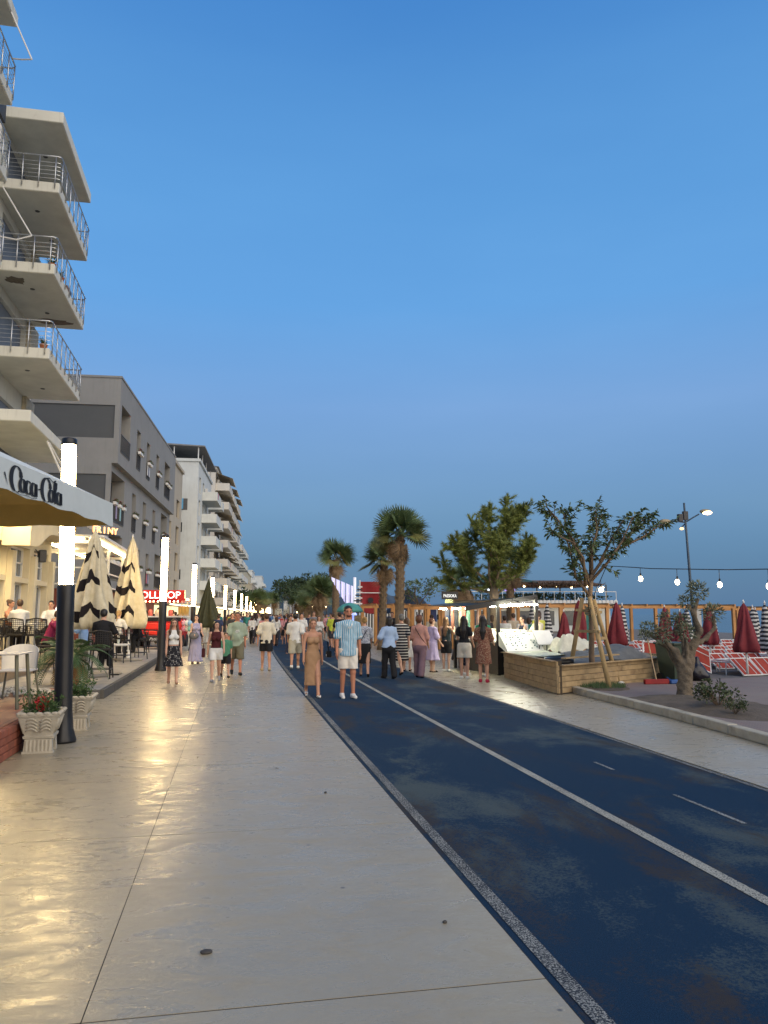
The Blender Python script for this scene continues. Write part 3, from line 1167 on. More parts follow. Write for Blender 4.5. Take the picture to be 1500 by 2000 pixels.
block('apartment_building', 'white apartment block with boxy balconies beyond the cream one', 158, 32, 11, 19.8, M_WHT, 2.9, 6, (.5, 31, 2.2), seed=9)
block('office_building', 'long low pale yellow block with ribbon windows', 196, 66, 12, 13.9, M_YEL, 3.0, 9, None, seed=10, winw=.75)
block('apartment_building', 'tan four-storey block before the white towers', 268, 50, 14, 12.0, M_TAN, 2.9, 7, (1, 49, 1.6), seed=11)
block('tower_block', 'white tower block far down the promenade', 322, 26, 16, 19.5, M_WHT, 2.9, 5, (1, 25, 1.5), x_off=-2, seed=12)
block('tower_block', 'white end tower standing past the other tower', 360, 30, 18, 19.0, M_WHT, 2.9, 5, (1, 29, 1.5), x_off=1.0, seed=13)

# ---- far hills across the bay and behind the town
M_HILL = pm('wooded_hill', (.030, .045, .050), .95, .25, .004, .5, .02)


def hill(name, pts, y, depth, mat):
    m = MB()
    n = len(pts)
    for i in range(n - 1):
        (xa, za), (xb, zb) = pts[i], pts[i + 1]
        m.quad((xa, y, -2), (xb, y, -2), (xb, y + depth * .4, zb), (xa, y + depth * .4, za))
        m.quad((xa, y + depth * .4, za), (xb, y + depth * .4, zb), (xb, y + depth, -2), (xa, y + depth, -2))
    o = m.build(name, mat)
    o['kind'] = 'structure'
    return o


rs = random.Random(21)


def ridge(x0, x1, h, n=60, k=3):
    out = []
    ph = [rs.uniform(0, 6.28) for _ in range(6)]
    for i in range(n + 1):
        t = i / n
        e = math.sin(math.pi * t) ** .6
        z = h * e * (.72 + .16 * math.sin(k * 3.1 * t + ph[0]) + .10 * math.sin(k * 7.3 * t + ph[1]) + .05 * math.sin(k * 17 * t + ph[2]))
        out.append((x0 + (x1 - x0) * t, z))
    return out


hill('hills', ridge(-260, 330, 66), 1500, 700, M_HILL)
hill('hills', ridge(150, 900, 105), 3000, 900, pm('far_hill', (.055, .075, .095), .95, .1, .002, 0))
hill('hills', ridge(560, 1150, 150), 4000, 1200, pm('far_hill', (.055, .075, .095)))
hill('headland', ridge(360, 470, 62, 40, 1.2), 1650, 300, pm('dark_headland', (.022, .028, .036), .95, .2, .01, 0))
for i in range(46):
    y = rs.uniform(1350, 1480)
    x = y * rs.uniform(.028, .105)
    z = rs.uniform(2, 26) if i % 3 else rs.uniform(0, 8)
    h, wd = rs.uniform(5, 9), rs.uniform(6, 12)
    o = thing('hillside_house', 'tiny pale house on the wooded slope at the promenade end', 'house', (x, y, 0), 0, 'houses on the far slope')
    MB().box(0, wd, 0, 10, -2, z + h).build('wall', rs.choice([M_WHT, M_PINK, M_YEL]), o)
    MB().box(wd * .15, wd * .3, -.1, 0, z + h * .4, z + h * .7).box(wd * .6, wd * .75, -.1, 0, z + h * .4, z + h * .7).build('window', M_PANE, o)
for i in range(26):
    y = 1600
    x = y * (.205 + .085 * i / 26) + rs.uniform(-6, 6)
    o = thing('waterfront_house', 'tiny pale waterfront house below the dark headland', 'house', (x, y - i % 3 * 20, 0), 0, 'houses under the headland')
    h, wd = rs.uniform(7, 16), rs.uniform(8, 18)
    MB().box(0, wd, 0, 10, -2, h).build('wall', rs.choice([M_WHT, M_WHT, M_PINK]), o)

# ================================================================== lamp columns along the land side
M_BLACK = pm('black_powder_coat', (.012, .012, .014), .38, .2, 6, .06)
M_TUBE = emit('lamp_tube_glow', (1.0, .71, .31), 56.0)


def lamp(x, y, label, group):
    t_ = thing('lamp_column', label, 'street lamp', (x, y, 0), 0, group)
    put('post', LAMP[0], t_)
    put('light_tube', LAMP[1], t_)
    put('cap', LAMP[2], t_)
    return t_


LAMP = [MB().lathe([(.17, 0), (.172, .03), (.130, .18), (.114, .42), (.110, 1.6), (.114, 2.02), (.104, 2.045)], 20).mesh('post', M_BLACK, True),
        MB().lathe([(.086, 2.046), (.091, 2.06), (.091, 3.93), (.086, 3.945)], 20).mesh('light_tube', M_TUBE, True),
        MB().lathe([(.10, 3.946), (.102, 3.96), (.102, 4.02), (.09, 4.035)], 20).mesh('cap', M_BLACK, True)]
names = ['glowing white lamp column with black base beside the carved planters', 'glowing lamp column standing in front of the red candy cart',
         'third glowing lamp column, just past the candy cart', 'fourth glowing lamp column from the camera', 'fifth glowing lamp column from the camera',
         'sixth glowing lamp column from the camera', 'seventh glowing lamp column from the camera', 'eighth glowing lamp column from the camera']
LY = [10.92 + 13.05 * i for i in range(23)]
for i, y in enumerate(LY):
    L_ = lamp(-2.16 + off(y), y, names[i] if i < len(names) else 'small far lamp column in the bright row beyond the eighth', 'lamp columns on the land side')
    if i == 0:
        L_.rotation_euler = (0, rad(-1.7), 0)      # the first column stands a little out of plumb
lamp(7.2 + off(250), 250, 'lone far lamp column on the seaward side of the promenade', 'lamp columns on the land side')

# ================================================================== terraces of the restaurant
M_BRICK = pm('red_terrace_brick', (.24, .075, .045), .85, .3, 5, .5, 30, dirt=(.13, .06, .04))
M_PLAT = pm('grey_terrace_stone', (.26, .24, .21), .8, .2, 2, .4, 25)
M_EDGE = pm('dark_edge_stone', (.075, .07, .062), .8, .2, 4, .3)
t = NT('terracotta_floor_tiles')
br = t.n('TexBrick', offset=0.0)
t.l(t.map((1, 1, 1), world=True), br.inputs['Vector'])
br.inputs['Color1'].default_value = (.30, .12, .065, 1)
br.inputs['Color2'].default_value = (.24, .095, .055, 1)
br.inputs['Mortar'].default_value = (.10, .06, .045, 1)
br.inputs['Scale'].default_value = 3.0
br.inputs['Brick Width'].default_value = 1.0
br.inputs['Row Height'].default_value = 1.0
t.set(br.outputs['Color'], .6)
M_TILE = t.mat
ter = thing('brick_terrace', 'raised red brick terrace behind the carved planters', 'terrace')
MB().box(-9, -2.60, 3.0, 14.75, 0, .345).build('core', M_TILE, ter)
bl = [bevel(MB().box(0, .1, 0, .292 + .0 * k, 0, .082).mesh('brick', M_BRICK), .008) for k in range(2)]
for r in range(4):
    y = 6.0 + (.15 if r % 2 else 0)
    while y < 14.4:
        put('brick', bl[0], ter, (-2.585 + random.uniform(-.006, .004), y, .003 + r * .088))
        y += .302
for r in range(4):
    x = -4.4
    while x < -2.65:
        o = put('brick', bl[0], ter, (x, 14.76, .003 + r * .088), rad(-90))
        o.rotation_euler = (0, 0, rad(-90))
        o.location = (x, 14.86, .003 + r * .088)
        x += .302
tp = thing('stone_terrace', 'low grey stone terrace with a dark edge under the closed parasols', 'terrace')
MB().box(-9.5, -2.52, 16.3, 41, 0, .18).build('deck', M_PLAT, tp)
for i in range(18):
    y = 16.3 + i * 1.36
    put('edge_stone', bevel(MB().box(-2.515, -2.43, y + .006, y + 1.354, 0, .176).mesh('edge_stone', M_EDGE), .006), tp)
for i in range(5):
    x = -9 + i * 1.3
    put('edge_stone', bevel(MB().box(x + .006, x + 1.294, 16.22, 16.298, 0, .176).mesh('edge_stone', M_EDGE), .006), tp)
MB().box(-9.5, -4.9, 18.2, 29.8, .18, .45).build('inner_deck', pm('timber_deck', (.30, .22, .13), .7, .2, 5), tp)

# ================================================================== restaurant front
M_RCREAM = pm('restaurant_cream', (.62, .54, .36), .75, .08, 1.5, .15)
M_LEDW = emit('led_white', (1.0, .76, .38), 30)
R = thing('restaurant_front', 'cream glazed restaurant front with arched lintel, brightly lit', 'restaurant', (-6.4, 22, 0))
# bays along y: pillar, glazed bay ...
bays = [(.2, 1.75), (2.15, 4.35), (4.85, 6.9)]
hol = []
for a, b in bays:
    hol += [(a, b, .45, 2.62), (a, b, 2.78, 3.72)]
m = MB().wall(-3.5, 7.3, .45, 4.5, hol, FRONT, .28)
m.quad((0, 7.3, .45), (-1.7, 7.3, .45), (-1.7, 7.3, 4.5), (0, 7.3, 4.5))
m.quad((0, -3.5, 4.5), (0, 7.3, 4.5), (-1.7, 7.3, 4.5), (-1.7, -3.5, 4.5))
m.build('wall', M_RCREAM, R)
# swept arch lintel projecting over the bays
m = MB()
n = 30
pr = []
for i in range(n + 1):
    y = 1.2 + 6.1 * i / n
    zb = 3.58 + .62 * (1 / (1 + math.exp(-(i / n - .28) * 16)))
    pr.append((y, zb))
for (ya, za), (yb, zb) in zip(pr[:-1], pr[1:]):
    m.hexa([(.003, ya, za), (.75, ya, za), (.75, yb, zb), (.003, yb, zb)], [(.003, ya, 4.62), (.75, ya, 4.62), (.75, yb, 4.62), (.003, yb, 4.62)])
m.build('arch_lintel', M_RCREAM, R)
for y in (1.82, 4.42, 6.95):
    MB().box(.003, .16, y, y + .34, .451, 3.5).build('pillar', M_RCREAM, R)
M_INT = emit('lit_interior', (1.0, .86, .62), .55)
for a, b in bays:
    for z0, z1, nm in ((.45, 2.62, 'glass_door'), (2.78, 3.72, 'transom_window')):
        o = MB().quad((-.26, a, z0), (-.26, b, z0), (-.26, b, z1), (-.26, a, z1)).build(nm, glass_mat('shop_glass', (.10, .12, .14), .06), R)
        f_ = MB()
        k = 3
        for q in range(k + 1):
            y = a + (b - a - .06) * q / k
            f_.box(-.255, -.2, y, y + .06, z0, z1)
        f_.box(-.255, -.2, a, b, z0, z0 + .06).box(-.255, -.2, a, b, z1 - .06, z1 - .001)
        if z0 > 2:
            f_.box(-.255, -.2, a, b, (z0 + z1) / 2 - .02, (z0 + z1) / 2 + .02)
        f_.build('frame', M_WHITE, o)
        if z0 < 1:
            MB().quad((-.24, a + .12, z0 + .25), (-.24, a + (b - a) * .62, z0 + .25), (-.24, a + (b - a) * .62, z1 - .2), (-.24, a + .12, z1 - .2)).build('lit_poster', emit('lilac_screen', (.62, .70, 1.0), .8), o)
            MB().quad((-.235, a + .12, z0 + .9), (-.235, a + (b - a) * .62, z0 + 1.1), (-.235, a + (b - a) * .62, z0 + 1.45), (-.235, a + .12, z0 + 1.3)).build('poster_band', emit('violet_screen', (.22, .20, .75), .8), o)
MB().box(.1, .7, -3.4, 7.2, 4.63, 4.67).build('led_strip', M_LEDW, R)
MB().box(-1.7, 1.0, -3.6, 7.4, 5.0, 5.06).build('led_shield', M_RCREAM, R)  # added cover that keeps the LED light off the canopy slab above
MB().box(.76, .80, -3.4, 7.3, 4.63, 5.0).build('fascia_board', pm('yellow_fascia', (.62, .40, .04), .6), R)
# hanging loudspeaker
spk = thing('loudspeaker', 'small black loudspeaker on the cream restaurant wall', 'loudspeaker', (-6.2, 27.0, 3.35), rad(25))
put('cabinet', bevel(MB().box(-.1, .12, -.16, .16, 0, .40).mesh('cabinet', M_BLACK), .02), spk)
MB().bar((-.1, 0, .3), (-.2, 0, .42), .03).build('bracket', M_BLACK, spk)
MB().lathe([(.02, 0), (.10, 0), (.105, .015), (.02, .02)], 14).build('grille', M_DARKM, spk, (.122, 0, .16)).rotation_euler = (0, rad(90), 0)

# white pergola next door with LED bars and lettering
PG = thing('white_pergola', 'white steel pergola with glowing bars and orange sign letters', 'pergola', (-8.0, 30.2, .18))
for x in (0, 2.75):
    for y in (0, 4.4, 8.8):
        MB().bar((x, y, 0), (x, y, 4.1), .12).build('post', M_WHITE, PG)
for y in (0, 4.4, 8.8):
    MB().bar((-.06, y, 4.16), (2.81, y, 4.16), .1, .12).build('beam', M_WHITE, PG)
for x in (0, 2.75):
    MB().bar((x, -.05, 4.28), (x, 8.85, 4.28), .1, .12).build('beam', M_WHITE, PG)
for z in (2.6, 3.2, 3.75):
    MB().bar((2.75, .06, z), (2.75, 8.74, z), .05).build('side_rail', M_WHITE, PG)
    MB().bar((.06, -.0, z), (2.69, -.0, z), .05).build('side_rail', M_WHITE, PG)
MB().hexa([(-.3, -.4, 4.36), (3.3, -.4, 4.30), (3.3, 9.2, 4.30), (-.3, 9.2, 4.36)], [(-.3, -.4, 4.44), (3.3, -.4, 4.38), (3.3, 9.2, 4.38), (-.3, 9.2, 4.44)]).build('roof_sheet', M_WHITE, PG)
MB().box(2.83, 2.87, -.3, 9.1, 4.20, 4.27).build('led_bar', M_LEDW, PG)
MB().box(.3, 2.6, -.36, -.32, 4.20, 4.27).build('led_bar', M_LEDW, PG)
MB().box(1.0, 1.1, .3, 8.6, 4.16, 4.22).build('led_bar', M_LEDW, PG)
letters('ER I NY', emit('orange_sign_glow', (1.0, .36, .02), 2.6), PG, 'sign_letters', (2.86, -.30, 4.50), (rad(90), 0, rad(50)), .36, .02)
MB().bar((2.86, -.28, 4.46), (3.7, .72, 4.46), .04).build('sign_rail', M_DARKM, PG)

# ================================================================== big printed parasol overhead (near)
M_CANV = pm('pale_canvas', (.50, .54, .53), .85, .06, 4, .2, 50)
M_UNDERLIT = pm('warm_lit_underside', (.62, .50, .17), .85, .10, 3, .2, 40)  # warm light under the canopy, put into the cloth colour
A_, B_ = Vector((-2.10, 5.16, 0)), Vector((-1.36, 9.10, 0))
E_ = (B_ - A_).normalized()
N_ = Vector((E_.y, -E_.x, 0))            # towards the track
LP = (B_ - A_).length
cen = (A_ + B_) / 2 - N_ * LP / 2
CP = thing('printed_parasol', 'large square parasol with black drink lettering on its pale valance', 'parasol', cen)
hw = LP / 2


def lp(u, n, z):
    return E_ * u + N_ * n + Vector((0, 0, z))


for nm, dz, mt in (('canopy', .0, M_CANV), ('lit_underside', -.012, M_UNDERLIT)):
    m = MB()
    for q in range(4):
        K = 10
        ca, sa = [(1, 0), (0, 1), (-1, 0), (0, -1)][q]

        def cp(s_, r):   # s_ -1..1 along the edge, r 0 at peak .. 1 at edge
            z = 3.85 - .95 * r - .10 * math.sin(math.pi * r) * (1 - abs(s_)) + dz
            a, b = s_ * hw * r, hw * r
            return lp(a * ca - b * sa * -1 if False else a * ca + b * sa, -a * sa + b * ca, z)
        for i in range(K):
            for j in range(8):
                s0, s1 = -1 + 2 * j / 8, -1 + 2 * (j + 1) / 8
                r0, r1 = i / K, (i + 1) / K
                m.quad(cp(s0, r0), cp(s1, r0), cp(s1, r1), cp(s0, r1))
    m.build(nm, mt, CP, smooth=True)


def vsag(u):
    return .012 * math.sin(u * 9) + .02 * (1 - abs(u) / hw) * 0


vm = MB()
for (eu, en) in (((1, 0), (0, 1)), ((0, 1), (-1, 0)), ((-1, 0), (0, -1)), ((0, -1), (1, 0))):
    for i in range(24):
        u0, u1 = -hw + LP * i / 24, -hw + LP * (i + 1) / 24
        def vp(u, z, t):
            a = eu[0] * u + en[0] * (hw + t)
            b = eu[1] * u + en[1] * (hw + t)
            return lp(a, b, z)
        b0, b1 = 2.645 + vsag(u0), 2.645 + vsag(u1)
        vm.quad(vp(u0, b0, .012), vp(u1, b1, .012), vp(u1, 2.905, 0), vp(u0, 2.905, 0))
        vm.quad(vp(u0, 2.905, -.005), vp(u1, 2.905, -.005), vp(u1, b1, .007), vp(u0, b0, .007), 1)
vm.build('valance', [M_CANV, M_UNDERLIT], CP)
pole = MB().tube([(0, 0, .35), (0, 0, 3.85)], .04, 10).build('pole', M_WHITE, CP)
for i in range(8):
    a = i * math.pi / 4
    k = hw * (1.40 if i % 2 else 1.0)
    d = E_ * math.cos(a) * k + N_ * math.sin(a) * k
    MB().tube([(0, 0, 3.78), (d.x * .97, d.y * .97, 2.86)], .014, 6).build('rib', M_WHITE, CP)
MB().box(-.4, .4, -.4, .4, .346, .42).build('base', M_PLAT, CP)
# script lettering, drawn with a broad nib
def arc(cx, cy, rx, ry, a0, a1, n=18):
    return [(cx + rx * math.cos(rad(a0 + (a1 - a0) * i / n)), cy + ry * math.sin(rad(a0 + (a1 - a0) * i / n))) for i in range(n + 1)]


def g_o(x): return [arc(x + .17, .30, .15, .30, 90, 460, 26)]
def g_c(x): return [arc(x + .18, .30, .17, .30, 50, 325, 22)]
def g_a(x): return [arc(x + .17, .30, .15, .30, 60, 420, 26), [(x + .33, .60), (x + .32, .2), (x + .36, .02), (x + .43, .05)]]
def g_l(x): return [[(x + .02, .3), (x + .16, .8), (x + .17, 1.02), (x + .10, 1.05), (x + .08, .8), (x + .09, .2), (x + .14, .0), (x + .22, .05)]]
def g_C(x): return [arc(x + .34, .50, .32, .58, 40, 300, 30), [(x + .57, .88), (x + .60, .70), (x + .54, .62)]]


strokes = g_C(0) + g_o(.52) + g_c(.88) + g_a(1.22) + [[(1.68, .38), (1.84, .42)]] + g_C(1.92) + g_o(2.42) + g_l(2.76) + g_a(2.98)
strokes += [[(.30, -.09), (.55, -.16), (.95, -.10), (1.30, -.14), (1.62, -.06)]]
strokes += [[(2.22, 1.08), (2.45, 1.16), (2.70, 1.02), (2.92, 1.14)]]
m = MB()
US, VS = 1.04 / 3.42, .185
u00 = 6.68 - 5.16 - hw + .02
for st in strokes:
    L_, R_ = [], []
    for i, (x, y) in enumerate(st):
        a, b = st[max(0, i - 1)], st[min(len(st) - 1, i + 1)]
        dx, dy = (b[0] - a[0]), (b[1] - a[1])
        n_ = math.hypot(dx, dy) or 1
        wdt = (.018 + .070 * abs(dy / n_) ** 1.5) * (1.25 if y > -.05 else .6)
        wdt *= .45 + .55 * math.sin(math.pi * min(1, max(0, (i + .6) / len(st)))) ** .5
        L_.append((x - dy / n_ * wdt, y + dx / n_ * wdt))
        R_.append((x + dy / n_ * wdt, y - dx / n_ * wdt))
    pt = lambda q: lp(u00 + q[0] * US, hw + .012 + .004 - .012 * ((2.675 + q[1] * VS) - 2.645) / .26 + .004, 2.675 + q[1] * VS)
    for i in range(len(st) - 1):
        m.quad(pt(R_[i]), pt(R_[i + 1]), pt(L_[i + 1]), pt(L_[i]))
m.build('script_lettering', pm('black_print', (.012, .012, .014), .7, .1), CP)
# leftover flourish at the near end of the valance
m = MB()
for i in range(8):
    a, b = i / 8, (i + 1) / 8
    f = lambda s_: (-.36 + .20 * s_, .62 - .55 * s_)
    w_ = lambda s_: .03 * (1 - s_) + .004
    m.quad(*[pt((f(q)[0] + k * w_(q), f(q)[1] + k * w_(q) * .4)) for q, k in ((a, -1), (b, -1), (b, 1), (a, 1))])
m.build('flourish', pm('black_print', (0, 0, 0)), CP)

# ================================================================== closed striped parasols
t = NT('canvas_with_black_bands')
gx = t.n('SeparateXYZ')
t.l(t.co(), gx.inputs[0])
ang = t.math('ARCTAN2', gx.outputs[1], gx.outputs[0])
tri = t.math('PINGPONG', t.math('ADD', ang, 3.6), .78)
zz = t.math('ADD', gx.outputs[2], t.math('MULTIPLY', tri, .42))
band = t.math('PINGPONG', t.math('ADD', zz, .12), .36)
f = t.noise(2.2, 2)
blk = t.math('GREATER_THAN', t.math('ADD', band, t.math('MULTIPLY', f, .42)), .46)
side = t.math('LESS_THAN', t.math('PINGPONG', t.math('ADD', ang, 1.0), 1.6), 1.05)
low_ = t.math('LESS_THAN', gx.outputs[2], 3.15)
fac = t.math('MULTIPLY', t.math('MULTIPLY', blk, side), low_)
n1 = t.noise(9, 4)
c = t.mix(fac, t.ramp(n1, [(.3, (.46, .40, .27)), (.7, (.56, .50, .36))]), (.012, .009, .010))
t.set(c, .85, spec=.2)
t.bump(t.noise(14, 4), .4, .02)
M_BAND = t.mat


def closed_parasol(name, label, x, y, z, top, bot, rmax, mat, folds=8, group=None, base=True, seed=0, polem=None, cat='parasol', depth=.34, taper=1.0):
    r_ = random.Random(seed)
    T_ = thing(name, label, cat, (x, y, z), r_.uniform(0, 6.28) if mat is not M_BAND else rad(-60), group)
    ph = r_.uniform(0, 6)
    prof = []
    K = 16
    for i in range(K + 1):
        t_ = i / K
        rr = (.045 + (rmax - .045) * t_ ** taper) * min(1, .35 + 7 * t_) * (1.0 if t_ < .9 else 1 - (t_ - .9) * 2.2)
        prof.append((rr, top - (top - bot) * t_))
    wob = lambda a, q: 1 + depth * q ** .5 * math.sin(folds * a + ph + 1.6 * math.sin(2 * a + 3 * q)) + .07 * math.sin(3 * a + q * 7 + ph)
    MB().lathe(prof[::-1], 64, wob=lambda a, q: wob(a, 1 - q)).build('cloth', mat, T_, smooth=True)
    MB().lathe([(.02, top - .01), (.035, top + .02), (.02, top + .06), (.006, top + .10)], 8).build('finial', polem or M_WHITE, T_, smooth=True)
    MB().tube([(0, 0, .04), (0, 0, bot + .25)], .032, 10).build('pole', polem or M_WHITE, T_, smooth=True)
    if base:
        me = MB().box(-.36, .36, -.36, .36, 0, .085).mesh('base', M_PLAT)
        put('base', bevel(me, .03, 2), T_)
        MB().lathe([(.06, .08), (.055, .32), (.036, .34)], 10).build('socket', polem or M_WHITE, T_)
    return T_


closed_parasol('closed_parasol', 'closed cream parasol with black bands, nearer of two on the terrace', -3.30, 19.6, .18, 3.50, 1.12, .47, M_BAND, 7, 'closed cream parasols', seed=2, taper=.72)
closed_parasol('closed_parasol', 'closed cream parasol with black bands beside the candy cart', -3.24, 26.2, .18, 3.98, 1.02, .50, M_BAND, 7, 'closed cream parasols', seed=5, taper=.72)
closed_parasol('closed_parasol', 'closed dark olive parasol beyond the candy cart', -1.35, 45.5, 0, 3.7, .9, .62, pm('olive_canvas', (.055, .055, .025), .85, .25, 6, .5, 20), 8, seed=6)

# ================================================================== furniture
M_WICK = pm('black_wicker', (.018, .015, .013), .6, .4, 60, .6, 90)
M_SEATW = pm('white_shell', (.52, .50, .46), .5, .08)
M_OLIVEM = pm('olive_metal', (.14, .14, .10), .5, .15, metal=.2)


def bar_chair():
    T_ = thing('wicker_chair', 'x', 'chair')
    put('seat', bevel(MB().box(-.23, .23, -.22, .22, .64, .70).mesh('seat', M_WICK), .02, 2), T_)
    for sx in (-1, 1):
        for sy in (-1, 1):
            MB().tube([(sx * .25, sy * .24, 0), (sx * .20, sy * .19, .66)], .016, 6).build('leg', M_BLACK, T_)
    MB().tube([(-.235, .225, .22), (.235, .225, .22), (.235, -.225, .22), (-.235, -.225, .22), (-.235, .225, .22)], .011, 6).build('foot_rail', M_BLACK, T_)
    fr = [(-.23, .20, .68), (-.25, .25, .9), (-.24, .28, 1.06), (0, .31, 1.10), (.24, .28, 1.06), (.25, .25, .9), (.23, .20, .68)]
    b_ = MB().tube(fr, .02, 8).build('backrest', M_WICK, T_, smooth=True)
    m = MB()
    for k in range(9):
        x = -.20 + .05 * k
        m.tube([(x, .21, .70), (x * 1.02, .29 - abs(x) * .1, 1.07)], .008, 4)
    for k in range(7):
        z = .74 + .05 * k
        m.tube([(-.235, .235, z), (0, .26 + .03 * (z - .7), z), (.235, .235, z)], .008, 4)
    m.build('weave', M_WICK, b_)
    for sx in (-1, 1):
        MB().tube([(sx * .24, .24, .9), (sx * .27, 0, .9), (sx * .25, -.2, .88), (sx * .21, -.2, .68)], .016, 6).build('armrest', M_WICK, T_)
    return T_


CH = bar_chair()
CH_USED = False


def chair(x, y, z, rz, label, s_=1.0, group='black wicker chairs on the terrace'):
    global CH_USED
    o = CH if not CH_USED else copy_tree(CH)
    CH_USED = True
    o.location, o.rotation_euler, o.scale = (x, y, z), (0, 0, rz), (s_, s_, s_)
    tag(o, label, 'chair', group)
    return o


# back (+y side of the chair) points away from the table
chair(-6.02, 22.9, .45, rad(180), 'black wicker chair under the woman in orange')
chair(-5.50, 21.9, .45, rad(170), 'black wicker chair behind the left white-shirted diner')
chair(-5.02, 21.8, .45, rad(190), 'black wicker chair behind the facing white-shirted diner')
chair(-5.62, 20.3, .45, rad(185), 'empty black wicker chair at the terrace edge, left of the lamp column')
chair(-4.60, 21.2, .18, rad(90), 'black wicker chair under the person in maroon')
chair(-2.95, 19.05, .18, rad(180), 'black chair of the man in the black shirt')
chair(-3.35, 25.2, .18, rad(160), 'black wicker chair beside the second parasol pole')
chair(-3.05, 26.9, .18, rad(150), 'black chair under the dark-haired woman')
chair(-3.9, 26.4, .18, rad(20), 'black wicker chair farther in by the blond diner')
chair(-2.85, 29.6, .18, rad(95), 'empty black chair beside the candy cart')
chair(-3.4, 31.2, .18, rad(75), 'empty black chair in front of the cart bumper')


def cafe_table(x, y, z, h, label, rx=.4, ry=.4):
    T_ = thing('cafe_table', label, 'table', (x, y, z))
    put('tabletop', bevel(MB().box(-rx, rx, -ry, ry, h - .035, h).mesh('tabletop', M_SEATW), .012, 2), T_)
    MB().tube([(0, 0, .03), (0, 0, h - .034)], .035, 8).build('column', M_BLACK, T_)
    put('foot', bevel(MB().box(-.25, .25, -.25, .25, 0, .03).mesh('foot', M_BLACK), .008), T_)
    for k in range(2):
        g_ = thing('glass', 'small drinking glass on a terrace table', 'glass', (x - .15 + .3 * k, y + .1 * k, z + h), 0, 'glasses on the terrace tables')
        MB().lathe([(.025, 0), (.035, .11), (.032, .11), (.022, .01)], 10).build('bowl', glass_mat('drink_glass', (.5, .55, .5), .05), g_)
    return T_


cafe_table(-5.85, 23.6, .45, .95, 'small table of the white-shirted diners')
cafe_table(-4.05, 21.2, .18, .74, 'small table between maroon and blue shirted diners')
cafe_table(-2.9, 20.2, .18, .74, 'small table in front of the man in black')
cafe_table(-3.5, 27.6, .18, .74, 'small table in front of the dark-haired woman')
# pale table and metal chairs on the brick terrace, near
FT = thing('pale_table', 'pale rectangular table with bent olive legs on the brick terrace', 'table', (-3.40, 12.0, .345))
put('tabletop', bevel(MB().box(-.55, .52, -.36, .36, .74, .765).mesh('tabletop', M_SEATW), .01, 2), FT)
for sx in (-1, 1):
    for sy in (-1, 1):
        MB().tube([(sx * .46, sy * .28, .74), (sx * .47, sy * .29, .6), (sx * .52, sy * .34, 0)], .026, 8).build('leg', M_OLIVEM, FT)


def shell_chair(x, y, z, rz, label):
    T_ = thing('metal_chair', label, 'chair', (x, y, z), rz, 'pale shell chairs at the pale table')
    m = MB()
    n = 12
    for i in range(n):
        a0, a1 = math.pi * i / n, math.pi * (i + 1) / n
        f = lambda a: (.25 * math.cos(a), .06 + .20 * math.sin(a))
        (xa, ya), (xb, yb) = f(a0), f(a1)
        h0, h1 = .72 + .12 * math.sin(a0), .72 + .12 * math.sin(a1)
        m.quad((xa, ya, .46), (xb, yb, .46), (xb * 1.05, yb * 1.12, h1), (xa * 1.05, ya * 1.12, h0))
        m.quad((xa * 1.03, ya * 1.03 + .012, .46), (xa * 1.09, ya * 1.17, h0), (xb * 1.09, yb * 1.17, h1), (xb * 1.03, yb * 1.03 + .012, .46))
        m.quad((xa * 1.05, ya * 1.12, h0), (xb * 1.05, yb * 1.12, h1), (xb * 1.09, yb * 1.17, h1), (xa * 1.09, ya * 1.17, h0))
    m.build('shell_back', M_SEATW, T_, smooth=True)
    put('seat', bevel(MB().box(-.24, .24, -.22, .24, .435, .465).mesh('seat', M_SEATW), .012, 2), T_)
    for sx in (-1, 1):
        for sy in (-1, 1):
            MB().tube([(sx * .27, sy * .26, 0), (sx * .21, sy * .19, .44)], .017, 6).build('leg', M_OLIVEM, T_)


shell_chair(-3.22, 12.95, .345, 0, 'pale shell chair on the far side of the pale table')
shell_chair(-4.0, 11.2, .345, rad(150), 'pale shell chair on the near side of the pale table')

# ================================================================== planters, cycad, pots
M_CAST = pm('cast_stone', (.40, .365, .295), .9, .14, 7, .7, 35, dist=.006, dirt=(.24, .21, .16))


